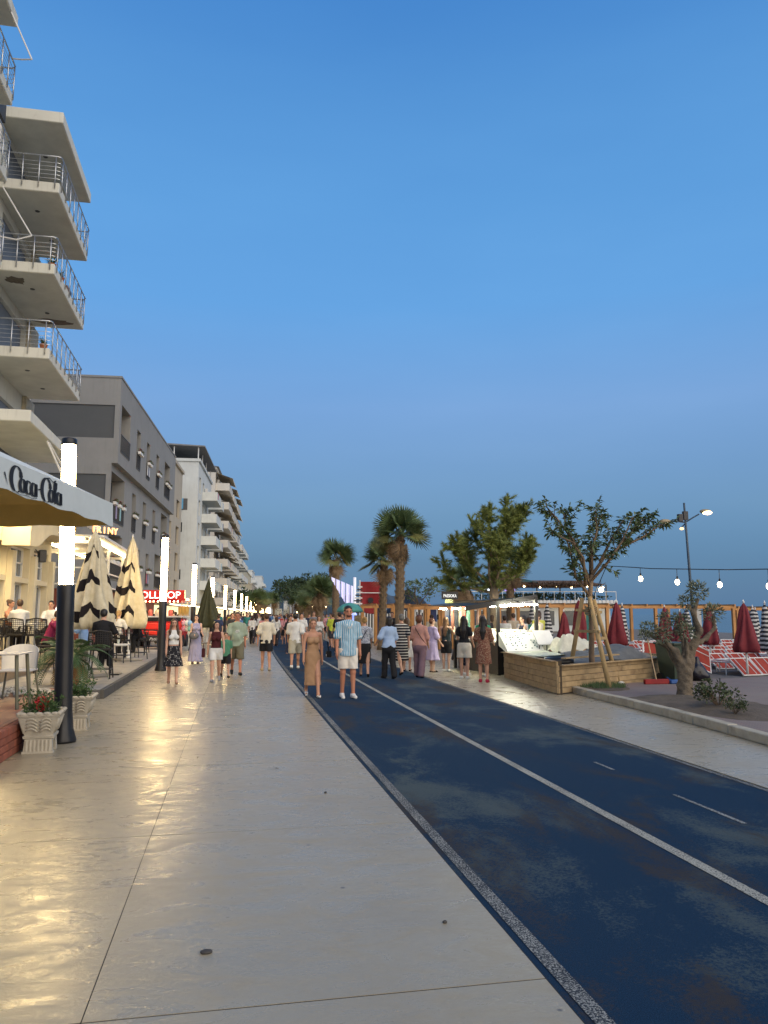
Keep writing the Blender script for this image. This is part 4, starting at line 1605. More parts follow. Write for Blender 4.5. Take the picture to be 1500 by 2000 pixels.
def stone_planter(x, y, label, rz=0.0, s_=1.0, flowers=True, seed=1):
    T_ = thing('stone_planter', label, 'planter', (x, y, 0), rz, 'carved stone planters')
    T_.scale = (s_ * .90, s_ * .68, s_ * .84)
    # upper trough, flared
    m = MB()
    ring = lambda hx, hy, z: [(-hx, -hy, z), (hx, -hy, z), (hx, hy, z), (-hx, hy, z)]
    prof = [(.150, .24, .18), (.17, .255, .185), (.175, .265, .215), (.155, .245, .225), (.165, .255, .25), (.195, .30, .36), (.215, .33, .44), (.24, .355, .475), (.24, .355, .50), (.205, .32, .50), (.19, .30, .44)]
    for (a, b, c), (d, e, f) in zip(prof[:-1], prof[1:]):
        r0, r1 = ring(a, b, c), ring(d, e, f)
        for k in range(4):
            m.quad(r0[k], r0[(k + 1) % 4], r1[(k + 1) % 4], r1[k])
    m.build('trough', M_CAST, T_)
    MB().quad(*ring(.195, .31, .455)).build('soil', M_EARTH, T_)
    # scalloped rim beads
    for k in range(7):
        yy = -.32 + .64 * k / 6
        for sx in (-1, 1):
            MB().ball((sx * .225, yy, .50), (.03, .055, .024), 8).build('rim_bead', M_CAST, T_, smooth=True)
    for k in range(5):
        xx = -.18 + .36 * k / 4
        for sy in (-1, 1):
            MB().ball((xx, sy * .34, .50), (.05, .028, .024), 8).build('rim_bead', M_CAST, T_, smooth=True)
    # carved leaf relief on the end facing the walk and both sides
    rel = MB()
    for sx in (-1, 1):
        for k in range(4):
            z = .27 + .042 * k
            pts = []
            for q in range(6):
                f_ = q / 5
                xx = sx * (.015 + .125 * f_)
                zz = z + .055 * math.sin(f_ * 2.4) - .03 * f_ * f_
                pts.append((xx, -.262 - .29 * (zz - .25) * 1.05 - .012, zz))
            rel.tube(pts, [.012, .014, .014, .013, .011, .006], 6)
    for sx in (-1, 1):
        for k in range(9):
            yy = -.24 + .06 * k
            rel.tube([(sx * .168, yy, .255), (sx * .198, yy * 1.12, .36), (sx * .216, yy * 1.25, .435)], .012, 6)
    rel.build('carved_relief', M_CAST, T_, smooth=True)
    # two arched feet
    for sy in (-1, 1):
        f_ = MB()
        f_.hexa([(-.165, sy * .205 - .055, 0), (.165, sy * .205 - .055, 0), (.165, sy * .205 + .055, 0), (-.165, sy * .205 + .055, 0)],
                [(-.15, sy * .205 - .045, .179), (.15, sy * .205 - .045, .179), (.15, sy * .205 + .045, .179), (-.15, sy * .205 + .045, .179)])
        foot = f_.build('foot', M_CAST, T_)
        if sy < 0:
            fl = MB()
            for k in range(7):
                xx = -.13 + .26 * k / 6
                fl.tube([(xx, -.262, .025), (xx, -.253, .165)], .014, 6)
            fl.box(-.175, .175, -.272, -.14, .001, .03)
            fl.build('fluting', M_CAST, foot, smooth=False)
    ar = MB()
    for sx in (-1, 1):
        for k in range(10):
            a0, a1 = math.pi * k / 10, math.pi * (k + 1) / 10
            f = lambda a: (-.15 * math.cos(a), .02 + .135 * math.sin(a))
            (ya, za), (yb, zb) = f(a0), f(a1)
            ar.hexa([(sx * .10, ya, za), (sx * .15, ya, za), (sx * .15, yb, zb), (sx * .10, yb, zb)] if sx > 0 else [(sx * .15, ya, za), (sx * .10, ya, za), (sx * .10, yb, zb), (sx * .15, yb, zb)],
                    [(sx * .10, ya, .182), (sx * .15, ya, .182), (sx * .15, yb, .182), (sx * .10, yb, .182)] if sx > 0 else [(sx * .15, ya, .182), (sx * .10, ya, .182), (sx * .10, yb, .182), (sx * .15, yb, .182)])
    ar.build('arch', M_CAST, T_)
    # planting
    r_ = random.Random(seed)
    P_ = thing('flowering_plant', {3: 'bushy plant with red flowers in the carved planter by the lamp', 4: 'thin-stemmed plant in the planter behind the lamp column', 6: 'dark plant in the planter cut by the left picture edge'}[seed], 'plant', (x, y, .45 * s_ * .84), rz)
    P_.scale = (.9, .76, .9)
    m = MB()
    leaf_tuft(m, (0, 0, .06), (.20, .30, .13), 420, .075, .032, r_, 0, .6)
    for k in range(26):
        a = Vector((r_.uniform(-.17, .17), r_.uniform(-.28, .28), 0))
        b = a * 1.3 + Vector((0, 0, r_.uniform(.14, .30)))
        m.tube([a, (a + b) / 2 + Vector((.01, .01, 0)), b], .0035, 4, 0)
        leaf_tuft(m, b, (.05, .05, .05), 8, .06, .025, r_, 0)
    m.build('leaves', M_GREEN, P_)
    if flowers:
        for fx, fy, fz in ((-.02, -.12, .20), (.03, -.02, .15), (.0, -.10, .10)):
            f_ = MB()
            leaf_tuft(f_, (fx, fy, fz), (.05, .05, .045), 60, .035, .05, r_)
            f_.build('flower', M_REDFL, P_)
    return T_


stone_planter(-2.25, 10.30, 'carved stone planter with red flowers in front of the lamp column', rad(4), 1.12, True, 3)
stone_planter(-2.18, 12.15, 'carved stone planter with sparse stems behind the lamp column', rad(2), 1.12, False, 4)
stone_planter(-2.92, 8.95, 'carved stone planter cut off by the left picture edge', rad(5), 1.12, False, 6)


def frond(L=1.0, n=22, droop=.5, wd=.035, ll=.24, seed=0):
    """feather frond along +y"""
    m = MB()
    r_ = random.Random(seed)
    pts = []
    for i in range(n + 1):
        t_ = i / n
        pts.append(Vector((0, L * (t_ - .12 * t_ * t_), L * (.55 * t_ - droop * t_ * t_))))
    m.tube(pts, [.012 * (1 - .8 * i / n) + .002 for i in range(n + 1)], 4)
    for i in range(3, n + 1):
        t_ = i / n
        d = (pts[i] - pts[i - 1]).normalized()
        l_ = ll * math.sin(math.pi * min(1, .12 + t_ * .88)) ** .6 + .04
        for s_ in (-1, 1):
            o_ = Vector((s_, 0, 0)) * .82 + d * .55 + Vector((0, 0, .18))
            o_.normalize()
            e = pts[i] + o_ * l_ * r_.uniform(.85, 1.1) - Vector((0, 0, .04))
            mid = pts[i] + o_ * l_ * .5
            w_ = d * wd * .5
            m.quad(pts[i] - w_ * .5, pts[i] + w_ * .5, mid + w_, mid - w_)
            m.tri(mid - w_, mid + w_, e)
    return m


CY = thing('cycad', 'leafy cycad in a terracotta pot behind the first lamp column', 'plant', (-3.30, 17.4, .18))
MB().lathe([(.17, 0), (.21, .10), (.25, .34), (.275, .36), (.275, .40), (.23, .40), (.22, .36)], 20).build('pot', M_TERRA, CY, smooth=True)
MB().lathe([(.12, .34), (.14, .46), (.09, .56), (.03, .60)], 12).build('stem', pm('fibrous_stem', (.10, .06, .03), .95, .3, 20, .8, 40), CY)
FR = [frond(.92, 24, d, .03, .2, i).mesh('frond', pm('cycad_green', (.05, .095, .03), .6, .3, 5)) for i, d in enumerate((.45, .7, .95))]
FRD = frond(.75, 20, 1.25, .03, .16, 9).mesh('frond', pm('dry_frond', (.22, .14, .05), .8, .3, 5))
for i in range(26):
    a = 2.399 * i
    put('frond', FR[i % 3], CY, (0, 0, .56), 0, (rad(random.uniform(-6, 28) - (i % 3) * 14), rad(random.uniform(-14, 14)), a))
for i in range(6):
    put('frond', FRD, CY, (0, 0, .52), 0, (rad(-30), 0, 1.05 * i + .3))
# shrub and second cycad at the left edge, pebbles round the table
CY2 = thing('cycad', 'cycad fronds reaching in from the left picture edge', 'plant', (-3.55, 10.55, .345))
MB().lathe([(.15, 0), (.22, .3), (.23, .32), (.19, .31)], 16).build('pot', M_TERRA, CY2)
for i in range(16):
    put('frond', FR[i % 3], CY2, (0, 0, .42), 0, (rad(random.uniform(-5, 25) - (i % 3) * 12), 0, 2.399 * i), (.75, .75, .75))
SH = thing('shrub', 'dark round-leaved shrub at the left edge of the terrace', 'plant', (-5.0, 16.6, .18))
m = MB()
leaf_tuft(m, (0, 0, .65), (.42, .42, .6), 1500, .09, .05, random.Random(5), 0)
m.build('leaves', pm('dark_shrub_leaf', (.025, .055, .02), .7, .4, 8), SH)
MB().tube([(0, 0, 0), (.02, 0, .6)], .03, 6).build('stem', M_BROWN, SH)
m = MB()
r_ = random.Random(8)
for k in range(320):
    a, d = r_.uniform(0, 6.28), r_.random() ** .5
    m.ball((-3.5 + d * .75 * math.cos(a), 13.9 + d * .5 * math.sin(a), .365 + .09 * (1 - d)), (r_.uniform(.02, .045), r_.uniform(.02, .045), r_.uniform(.015, .03)), 6)
tag(m.build('pebbles', pm('white_pebble', (.42, .37, .28), .8, .35, 30), smooth=True), 'heap of pale pebbles and shells on the brick terrace', 'pebbles', None, 'stuff')

# ================================================================== candy cart
M_RED = pm('red_lacquer', (.55, .018, .015), .25, .08, 2, .03, spec=.6)
M_RED_LIT = pm('lamplit_red_lacquer', (.78, .035, .02), .2, .05, 2, .02, spec=.6)  # same red made brighter: lamp glow on the front panels put into the colour
KC = thing('candy_cart', 'red candy cart shaped like an old van with white lollipop lettering', 'cart', (-3.25, 36.5, .18), rad(-8))
put('body', bevel(MB().box(-1.05, 1.05, 0, 1.5, .25, 1.30).mesh('body', M_RED), .12, 3), KC)
put('bonnet_panel', bevel(MB().box(-.86, .86, -.06, .02, .80, 1.08).mesh('bonnet_panel', M_RED_LIT), .03, 2), KC)
put('grille_panel', bevel(MB().box(-.96, .96, -.08, .02, .58, .74).mesh('grille_panel', M_RED_LIT), .03, 2), KC)
put('bumper', bevel(MB().box(-1.1, 1.1, -.14, .0, .26, .46).mesh('bumper', M_BLACK), .03, 2), KC)
put('windscreen_bar', bevel(MB().box(-1.0, 1.0, -.05, .1, 1.16, 1.34).mesh('windscreen_bar', M_BLACK), .03, 2), KC)
for sx in (-1, 1):
    h_ = MB().lathe([(.02, 0), (.11, .0), (.12, .03), (.06, .06)], 16).build('headlight', M_WHITE, KC, (sx * .78, -.09, .66))
    h_.rotation_euler = (rad(90), 0, 0)
    for y in (.35, 1.2):
        w_ = MB().lathe([(.06, -.08), (.27, -.08), (.29, 0), (.27, .08), (.06, .08)], 20).build('wheel', M_BLACK, KC, (sx * 1.0, y, .27))
        w_.rotation_euler = (0, rad(90), 0)
letters('Patisri', M_WHITE, KC, 'bumper_script', (-.35, -.146, .31), (rad(90), 0, 0), .2, .003, shear=.3)
MB().box(-1.1, 1.1, .05, 1.5, 1.34, 1.40).build('counter', M_WHITE, KC)
for sx in (-1, 1):
    for y in (.12, 1.45):
        MB().tube([(sx * 1.0, y, 1.4), (sx * 1.0, y, 2.1)], .035, 8).build('post', M_WHITE, KC)
MB().hexa([(-1.25, -.25, 2.1), (1.25, -.25, 2.1), (1.25, 1.7, 2.1), (-1.25, 1.7, 2.1)], [(-1.25, -.25, 2.18), (1.25, -.25, 2.18), (1.25, 1.7, 2.18), (-1.25, 1.7, 2.18)]).build('canopy', M_RED, KC)
sg = put('sign_board', bevel(MB().box(-1.2, 1.2, -.3, -.2, 2.1, 2.56).mesh('sign_board', M_RED), .03, 2), KC)
letters('LOLLIPOP', emit('lolli_white', (1, .92, .85), 2.0), KC, 'sign_letters', (0, -.31, 2.19), (rad(90), 0, 0), .44, .015, 'CENTER', sx=1.05)
sc_ = MB()
for k in range(14):
    x0 = -1.25 + 2.5 * k / 14
    pts = [(x0 + .1786 * q / 6, 2.1 - .13 * math.sin(math.pi * q / 6)) for q in range(7)]
    for a, b in zip(pts[:-1], pts[1:]):
        sc_.quad((a[0], -.262, a[1]), (b[0], -.262, b[1]), (b[0], -.262, 2.12), (a[0], -.262, 2.12), k % 2)
sc_.build('scalloped_trim', [M_RED, pm('pink_trim', (.75, .22, .18), .6)], KC)
MB().box(-.9, .9, .1, .2, 2.04, 2.09).build('lamp_strip', M_LEDW, KC)
rs = random.Random(31)
M_CONE = pm('wafer', (.62, .38, .10), .8)
for k in range(9):
    o = thing('wafer_cone', 'golden wafer cone standing in the candy cart rack', 'cone', (-2.35 + .05 * k, 36.4 + .03 * (k % 3), 1.585), 0, 'wafer cones on the cart')
    MB().lathe([(.015, 0), (.05, .42), (.04, .42)], 8).build('cone', M_CONE, o)
for k, c in enumerate(((.7, .25, .35), (.75, .6, .5), (.25, .55, .5), (.7, .35, .4), (.75, .7, .62), (.3, .5, .65))):
    o = thing('candy_floss_bag', ('pink', 'cream', 'mint', 'rose', 'ivory', 'pale blue')[k] + ' bag of candy floss hung on the cart side', 'candy bag', (-2.08 + .13 * (k % 3), 35.9 - .05 * k, 1.02 + .24 * (k // 3)), 0, 'candy bags on the cart')
    MB().ball((0, 0, 0), (.11, .11, .13), 12).tube([(0, 0, .12), (0, 0, .17)], .02, 6).build('bag', pm('floss_%d' % k, c, .6), o, smooth=True)
for k in range(5):
    o = thing('sweet_jar', 'jar of sweets on the candy cart counter, one of a row', 'jar', (-3.95 + .3 * k, 36.85 - .04 * k, 1.58), 0, 'sweet jars on the cart')
    MB().lathe([(.09, 0), (.10, .02), (.10, .22), (.07, .26), (.07, .29)], 12).build('jar', pm('sweets_%d' % (k % 3), ((.55, .3, .08), (.5, .12, .1), (.5, .45, .35))[k % 3], .3), o, smooth=True)

# ================================================================== plank planter box
M_PLANK = pm('weathered_plank', (.34, .24, .125), .8, .28, 4, .5, 18, dist=.008, dirt=(.14, .085, .045))
PB = thing('plank_box', 'big weathered plank box full of tarpaulins beside the staked tree', 'box')
Cc, Lc, Rc = Vector((6.68, 15.26, 0)), Vector((7.02, 19.4, 0)), Vector((10.82, 17.84, 0))
rs = random.Random(3)


def plank_wall(a, b, rows, h, splits, parent, z0=.02):
    d = (b - a)
    L = d.length
    d.normalize()
    n = Vector((d.y, -d.x, 0))
    ph = h / rows
    for r in range(rows):
        cuts = [0] + [s_ * L for s_ in (splits if r % 2 == 0 else [1 - q for q in splits])] + [L]
        for u0, u1 in zip(cuts[:-1], cuts[1:]):
            o_ = n * rs.uniform(-.006, .006)
            p = [a + d * (u0 + .004) + o_ - n * .02, a + d * (u1 - .004) + o_ - n * .02, a + d * (u1 - .004) + o_ + n * .02, a + d * (u0 + .004) + o_ + n * .02]
            m = MB().hexa([q + Vector((0, 0, z0 + r * ph + .004)) for q in p], [q + Vector((0, 0, z0 + (r + 1) * ph - .004)) for q in p])
            put('plank', bevel(m.mesh('plank', M_PLANK), .005), parent)


plank_wall(Cc, Lc, 5, .66, [.48], PB)
plank_wall(Rc, Cc, 5, .58, [.52], PB)
Bk = Vector((10.9, 21.6, 0))
plank_wall(Lc, Bk, 5, .62, [.5], PB)
plank_wall(Bk, Rc, 5, .62, [.5], PB)
MB().bar(Cc + Vector((.05, .05, 0)), Cc + Vector((.05, .05, .69)), .09).build('corner_post', pm('dark_timber', (.05, .035, .02), .8), PB)
MB().bar(Rc + Vector((-.03, .05, 0)), Rc + Vector((-.03, .05, .64)), .09).build('corner_post', pm('dark_timber', (.05, .035, .02), .8), PB)
# cap boards
for a, b, z in ((Cc, Lc, .675), (Rc, Cc, .595)):
    d = (b - a).normalized()
    n = Vector((d.y, -d.x, 0))
    MB().bar(a + d * .06 - n * .05 + Vector((0, 0, z)), b - d * .06 - n * .05 + Vector((0, 0, z)), .12, .025).build('cap_board', M_PLANK, PB)
# contents
m = MB()
pts = [Cc + Vector((.3, .5, .5)), Rc + Vector((-.5, .1, .48)), Bk + Vector((-.5, -.5, .5)), Lc + Vector((.3, -.2, .56))]
m.quad(*pts)
m.build('infill', pm('dark_infill', (.04, .038, .034), .9), PB)


def drape(name, label, corners, z, hgt, mat, seed, n=26, amp=.05, freq=7):
    """crumpled sheet over a quadrilateral with real thickness"""
    r_ = random.Random(seed)
    ph = [r_.uniform(0, 6.28) for _ in range(8)]
    a, b, c, d = [Vector(q) for q in corners]
    f = lambda u, v: (a * (1 - u) + b * u) * (1 - v) + (d * (1 - u) + c * u) * v
    def hz(u, v):
        e = min(1, 6 * min(u, 1 - u, v, 1 - v))
        return z + hgt * e * (.55 + .45 * math.sin(3.1 * u + ph[0]) * math.sin(2.7 * v + ph[1])) + amp * abs(math.sin(freq * (u + .5 * v) + ph[2] + 1.3 * math.sin(4 * v + ph[3]))) + amp * .5 * math.sin(freq * 1.9 * (v - .3 * u) + ph[4])
    m = MB()
    P = [[f(i / n, j / n) + Vector((0, 0, hz(i / n, j / n))) for j in range(n + 1)] for i in range(n + 1)]
    vs = [p for row in P for p in row]
    vs += [p - Vector((0, 0, .012)) for p in vs]
    N = (n + 1) ** 2
    fs = []
    for i in range(n):
        for j in range(n):
            q = (i * (n + 1) + j, (i + 1) * (n + 1) + j, (i + 1) * (n + 1) + j + 1, i * (n + 1) + j + 1)
            fs.append(q)
            fs.append(tuple(k + N for k in q[::-1]))
    m.raw(vs, fs)
    o = m.build(name, mat, smooth=True)
    tag(o, label, 'tarpaulin')
    return o


M_TARPG = pm('grey_tarp', (.115, .115, .108), .7, .3, 5, .4)
M_TARPW = pm('pale_canvas_heap', (.55, .53, .42), .8, .18, 6, .4)
drape('grey_tarpaulin', 'crumpled dark grey tarpaulin heaped in the plank box', [(7.6, 16.5, 0), (10.3, 17.9, 0), (10.2, 19.6, 0), (7.9, 18.6, 0)], .52, .38, M_TARPG, 3)
drape('pale_canvas', 'crumpled pale canvas bundle lying in the plank box', [(8.4, 18.9, 0), (9.9, 19.5, 0), (9.7, 20.8, 0), (8.3, 20.4, 0)], .62, .42, M_TARPW, 5, amp=.10, freq=11)
drape('flat_sheet', 'flat pale sheet covering the kiosk end of the plank box', [(7.05, 17.4, 0), (8.2, 18.2, 0), (8.5, 20.2, 0), (7.2, 19.3, 0)], .655, .03, pm('pale_sheet', (.42, .44, .33), .7), 6, amp=.012)
drape('rubble_sheet', 'thin dark sheet and boards on the far corner of the plank box', [(9.4, 17.5, 0), (10.6, 17.9, 0), (10.6, 19.2, 0), (9.6, 18.8, 0)], .56, .12, pm('brown_sheet', (.16, .14, .11), .8), 9, amp=.04)
BD = MB().bar((7.15, 16.0, .70), (8.9, 16.9, .72), .13, .03).build('loose_board', M_PLANK)
tag(BD, 'loose board lying across the near corner of the plank box', 'board')
ts = thing('tyre', 'black tyre lying in the near corner of the plank box', 'tyre', (7.25, 16.5, .60))
MB().lathe([(.18, -.08), (.30, -.09), (.34, -.04), (.34, .04), (.30, .09), (.18, .08), (.18, -.08)], 24).build('rubber', M_BLACK, ts, smooth=True)

# ================================================================== lit jewellery kiosk
KX, KY = 7.15, 20.35
M_LEDC = emit('kiosk_led', (1.0, .95, .70), 110)
M_TRAY = pm('white_tray', (.72, .72, .66), .5, .05)
KI = thing('market_kiosk', 'black framed jewellery kiosk with glaring white display trays', 'kiosk', (KX, KY, 0), rad(6))
put('counter', bevel(MB().box(.1, 1.15, .1, 3.0, 0, .86).mesh('counter', M_BLACK), .02), KI)
for k in range(6):
    y0 = .12 + .48 * k
    tr_ = MB().hexa([(.02, y0, .88), (1.0, y0, .88), (1.0, y0 + .45, .88), (.02, y0 + .45, .88)], [(.02, y0, .92), (1.0, y0, 1.22), (1.0, y0 + .45, 1.22), (.02, y0 + .45, .92)]).build('display_tray', M_TRAY, KI)
    gm = MB()
    for q in range(26):
        u, v = rs.uniform(.08, .92), rs.uniform(.04, .41)
        gm.ball((u, y0 + v, .925 + .3 * u + .008), (.018, .018, .014), 6)
    gm.build('jewellery', pm('trinket_%d' % (k % 3), ((.35, .25, .08), (.25, .26, .28), (.10, .22, .20))[k % 3], .3, metal=.6), tr_)
et = MB().hexa([(.02, -.62, .62), (1.12, -.62, .62), (1.12, -.08, .80), (.02, -.08, .80)], [(.02, -.62, .68), (1.12, -.62, .68), (1.12, -.08, 1.16), (.02, -.08, 1.16)]).build('display_tray', M_TRAY, KI)
gm = MB()
for q in range(40):
    u, v = rs.uniform(.08, 1.05), rs.uniform(.05, .95)
    gm.ball((u, -.62 + .54 * v, .69 + .48 * v), (.02, .02, .014), 6)
gm.build('jewellery', pm('trinket_2', (.1, .2, .2)), et)
for x in (.1, 1.05):
    MB().bar((x, -.58, 0), (x, -.58, .62), .05).build('tray_leg', M_BLACK, KI)
MB().box(.2, 1.05, -.42, -.38, 1.90, 1.94).build('led_lamp', M_LEDC, KI)
MB().bar((.6, -.40, 1.94), (.6, -.02, 2.03), .03).build('lamp_hanger', M_BLACK, KI)
for x, y, h in ((.05, .0, 2.05), (1.2, -.05, 2.12), (.05, 3.1, 2.0), (1.2, 3.1, 2.05)):
    MB().bar((x, y, 0), (x, y, h), .085).build('post', M_BLACK, KI)
MB().bar((-.9, -.02, 1.82), (1.25, -.02, 2.14), .10, .13).build('roof_beam', M_BLACK, KI)
MB().bar((.05, 3.1, 2.03), (1.25, 3.1, 2.08), .08, .08).build('roof_beam', M_BLACK, KI)
MB().bar((1.2, -.0, 2.08), (1.2, 3.1, 2.03), .08).build('roof_beam', M_BLACK, KI)
MB().bar((.05, -.0, 2.0), (.05, 3.1, 2.0), .08).build('roof_beam', M_BLACK, KI)
MB().hexa([(-.85, .06, 1.86), (1.2, .06, 2.12), (1.2, 3.05, 2.10), (-.85, 3.05, 1.90)], [(-.85, .06, 1.89), (1.2, .06, 2.15), (1.2, 3.05, 2.13), (-.85, 3.05, 1.93)]).build('roof_cloth', M_BLACK, KI)
for y in (.5, 1.5, 2.5):
    MB().box(.25, 1.1, y, y + .05, 1.88, 1.92).build('led_lamp', M_LEDC, KI)
    MB().box(-.62, -.50, y - .1, y + .2, 1.80, 1.83).build('fill_lamp', M_LEDC, KI)  # added lamps at the roof edge, to brighten the crowd and ground in front
    MB().bar((.6, y + .02, 1.94), (.6, y + .02, 2.04), .02).build('lamp_hanger', M_BLACK, KI)
MB().box(-.42, .12, 2.98, 3.02, 2.12, 2.36).build('name_board', M_BLACK, KI)
letters('PASSIOKA', emit('kiosk_sign_white', (1, 1, .95), .8), KI, 'name_letters', (-.38, 2.97, 2.18), (rad(90), 0, 0), .14, .004, sx=.70)
for k, (c, y) in enumerate((((.12, .30, .22), 1.1), ((.25, .06, .04), 1.4), ((.35, .34, .25), 1.7), ((.05, .06, .08), 2.0), ((.30, .12, .08), 2.3))):
    MB().box(-.32, -.30, y, y + .22, 1.22, 1.88).build('hanging_scarf', pm('scarf_%d' % k, c, .8), KI)
o = put('display_case', bevel(MB().box(-.28, .28, -.02, .02, -.24, .24).mesh('display_case', M_WHITE), .01), None, (8.38, 20.0, 1.02), rot=(rad(-38), 0, rad(10)))
tag(o, 'open white lid of a display case at the kiosk end', 'display case')
MB().bar((0, .01, -.24), (0, .25, -.55), .02).bar((-.2, .02, -.2), (-.2, .3, -.42), .015).build('strut', M_BLACK, o)

# ================================================================== beach: sun loungers, parasols, pergolas
M_REDC = pm('orange_red_sling', (.27, .030, .014), .75, .22, 5, .4, 20)
M_BURG = pm('burgundy_canvas', (.155, .016, .022), .8, .25, 6, .5, 18)


def lounger():
    T_ = thing('sun_lounger', 'x', 'sun lounger')
    for sx in (-1, 1):
        MB().tube([(sx * .33, 0, .36), (sx * .33, 1.30, .36)], .022, 6).build('side_rail', M_WHITE, T_)
        for y in (.12, 1.2):
            MB().tube([(sx * .33, y, 0), (sx * .33, y, .36)], .018, 6).build('leg', M_WHITE, T_)
    MB().tube([(-.33, 1.30, .36), (.33, 1.30, .36)], .022, 6).build('end_rail', M_WHITE, T_)
    m = MB()
    for i in range(8):
        a, b = .04 + 1.22 * i / 8, .04 + 1.22 * (i + 1) / 8
        za, zb = .36 - .04 * math.sin(math.pi * i / 8), .36 - .04 * math.sin(math.pi * (i + 1) / 8)
        m.hexa([(-.31, a, za - .006), (.31, a, za - .006), (.31, b, zb - .006), (-.31, b, zb - .006)], [(-.31, a, za), (.31, a, za), (.31, b, zb), (-.31, b, zb)])
    m.build('sling', M_REDC, T_)
    # raised back: frame, cloth and three battens
    ang = rad(-40)
    f = lambda u, x, o_=0: (x, -.02 - u * math.cos(ang) * 1.0 - o_ * math.sin(ang), .46 + u * math.sin(ang) + o_ * math.cos(ang))
    b_ = MB().tube([f(0, -.33), f(.66, -.33), f(.66, .33), f(0, .33)], .022, 6).build('back_frame', M_WHITE, T_)
    MB().hexa([f(.01, -.31, .006), f(.01, .31, .006), f(.65, .31, .006), f(.65, -.31, .006)], [f(.01, -.31, -.006), f(.01, .31, -.006), f(.65, .31, -.006), f(.65, -.31, -.006)]).build('back_sling', M_REDC, b_)
    for x in (-.16, .16):
        MB().tube([f(.0, x, .02), f(.64, x, .02)], .013, 5).build('batten', M_WHITE, b_)
    MB().tube([(-.33, .0, .36), (-.33, -.02, .47), (.33, -.02, .47), (.33, .0, .36)], .018, 5).build('back_strut', M_WHITE, T_)
    return T_


LG = lounger()
first = True
rs = random.Random(17)
rowdefs = [(19.9, 14.2, 18.0), (22.1, 12.6, 19.6), (24.3, 11.2, 20.4), (26.7, 10.6, 22), (29.6, 10.8, 24), (33.0, 11.5, 26)]
rown = ['nearest', 'second', 'third', 'fourth', 'fifth', 'sixth']
for ri, (y, xa, xb) in enumerate(rowdefs):
    x = xa
    k = 0
    while x < xb:
        o = LG if first else copy_tree(LG)
        first = False
        o.location = (x, y + rs.uniform(-.05, .05) + (x - xa) * .12, -.06)
        o.rotation_euler = (0, 0, rad(rs.uniform(-3, 3) + 7))
        ordn = ('first', 'second', 'third', 'fourth', 'fifth', 'sixth', 'seventh', 'eighth', 'ninth', 'tenth', 'eleventh', 'twelfth', 'thirteenth', 'fourteenth', 'fifteenth', 'sixteenth', 'seventeenth', 'eighteenth')
        tag(o, ('orange-red sun lounger, %s from the left in the %s row of the beach' % (ordn[min(k, 17)], rown[ri])) if ri < 3 else 'orange-red sun lounger with white frame in the %s row of the beach' % rown[ri], 'sun lounger', 'sun loungers on the sand, row %d' % (ri + 1))
        x += .74 if k % 3 < 2 else 1.02
        k += 1
# one lounger flipped on its side by the square
o = copy_tree(LG)
o.location, o.rotation_euler = (12.75, 20.0, .34), (rad(8), rad(-62), rad(60))
tag(o, 'orange-red lounger tipped on its side near the black rubbish bag', 'sun lounger', 'tipped lounger')

for i, (x, y, tp_, rr, lab) in enumerate([(11.32, 24.0, 2.12, .30, 'closed burgundy beach parasol just behind the staked tree'), (12.67, 24.0, 2.06, .31, 'closed burgundy beach parasol right of the staked tree'),
                                          (15.64, 26.0, 1.92, .30, 'closed burgundy beach parasol behind the olive tree, left of its tall limb'), (16.10, 24.0, 1.90, .33, 'closed burgundy beach parasol right of the olive tree'),
                                          (13.83, 19.0, 1.96, .33, 'big closed burgundy parasol nearest the right picture edge'), (13.89, 22.2, 1.72, .30, 'closed burgundy parasol hidden behind the olive trunk'),
                                          (11.9, 26.5, 1.75, .27, 'closed burgundy parasol between two staked-tree posts'), (14.6, 27.5, 1.55, .27, 'small closed burgundy parasol behind the olive tufts'), (9.75, 28.2, 1.95, .24, 'closed burgundy parasol seen through the kiosk frame')]):
    closed_parasol('beach_parasol', lab, x, y, 0, tp_, .62, rr, M_BURG, 5 + i % 3, 'closed burgundy parasols', False, i + 20, taper=.72 + .05 * (i % 4), depth=.20 + .03 * (i % 3))
t = NT('black_white_stripes')
gx = t.n('SeparateXYZ')
t.l(t.co(), gx.inputs[0])
f = t.noise(5, 3)
s_ = t.math('PINGPONG', t.math('ADD', gx.outputs[2], t.math('MULTIPLY', f, .06)), .07)
t.set(t.mix(t.math('GREATER_THAN', s_, .038), (.020, .020, .026), (.50, .49, .46)), .85)
M_STRP = t.mat
for i, (px, y, tp_) in enumerate([(11.9, 29.5, 2.1), (12.75, 30, 2.1), (14.6, 27.2, 2.0), (17.5, 27.5, 1.95), (17.2, 23.6, 1.9), (18.6, 27.5, 1.9), (18.7, 25.2, 1.9), (17.1, 21.2, 1.98), (20.6, 27.6, 1.85), (13.6, 33, 2.0), (16.4, 30.5, 1.9), (17.0, 22.3, 2.0)]):
    closed_parasol('striped_parasol', ['closed black and white striped parasol beside the kiosk post', 'closed striped parasol, second right of the kiosk', 'closed striped parasol beside a burgundy one, behind the tree stakes', 'closed striped parasol left of the tall olive limb',
                   'closed striped parasol right of the olive tufts', 'closed striped parasol under the orange beam', 'closed navy striped parasol near the right picture edge', 'tall closed striped parasol at the right picture edge',
                   'closed striped parasol far behind the right loungers', 'closed striped parasol under the far orange pergola', 'closed striped parasol behind the olive crown', 'striped parasol overlapping the tall one at the right edge'][i],
                   px, y, 0, tp_, .45, .22, M_STRP, 6, 'closed striped parasols', False, i + 50, taper=.7, depth=.10)
M_WOODO = pm('orange_pine', (.46, .22, .07), .6, .2, 3, .3, 20)


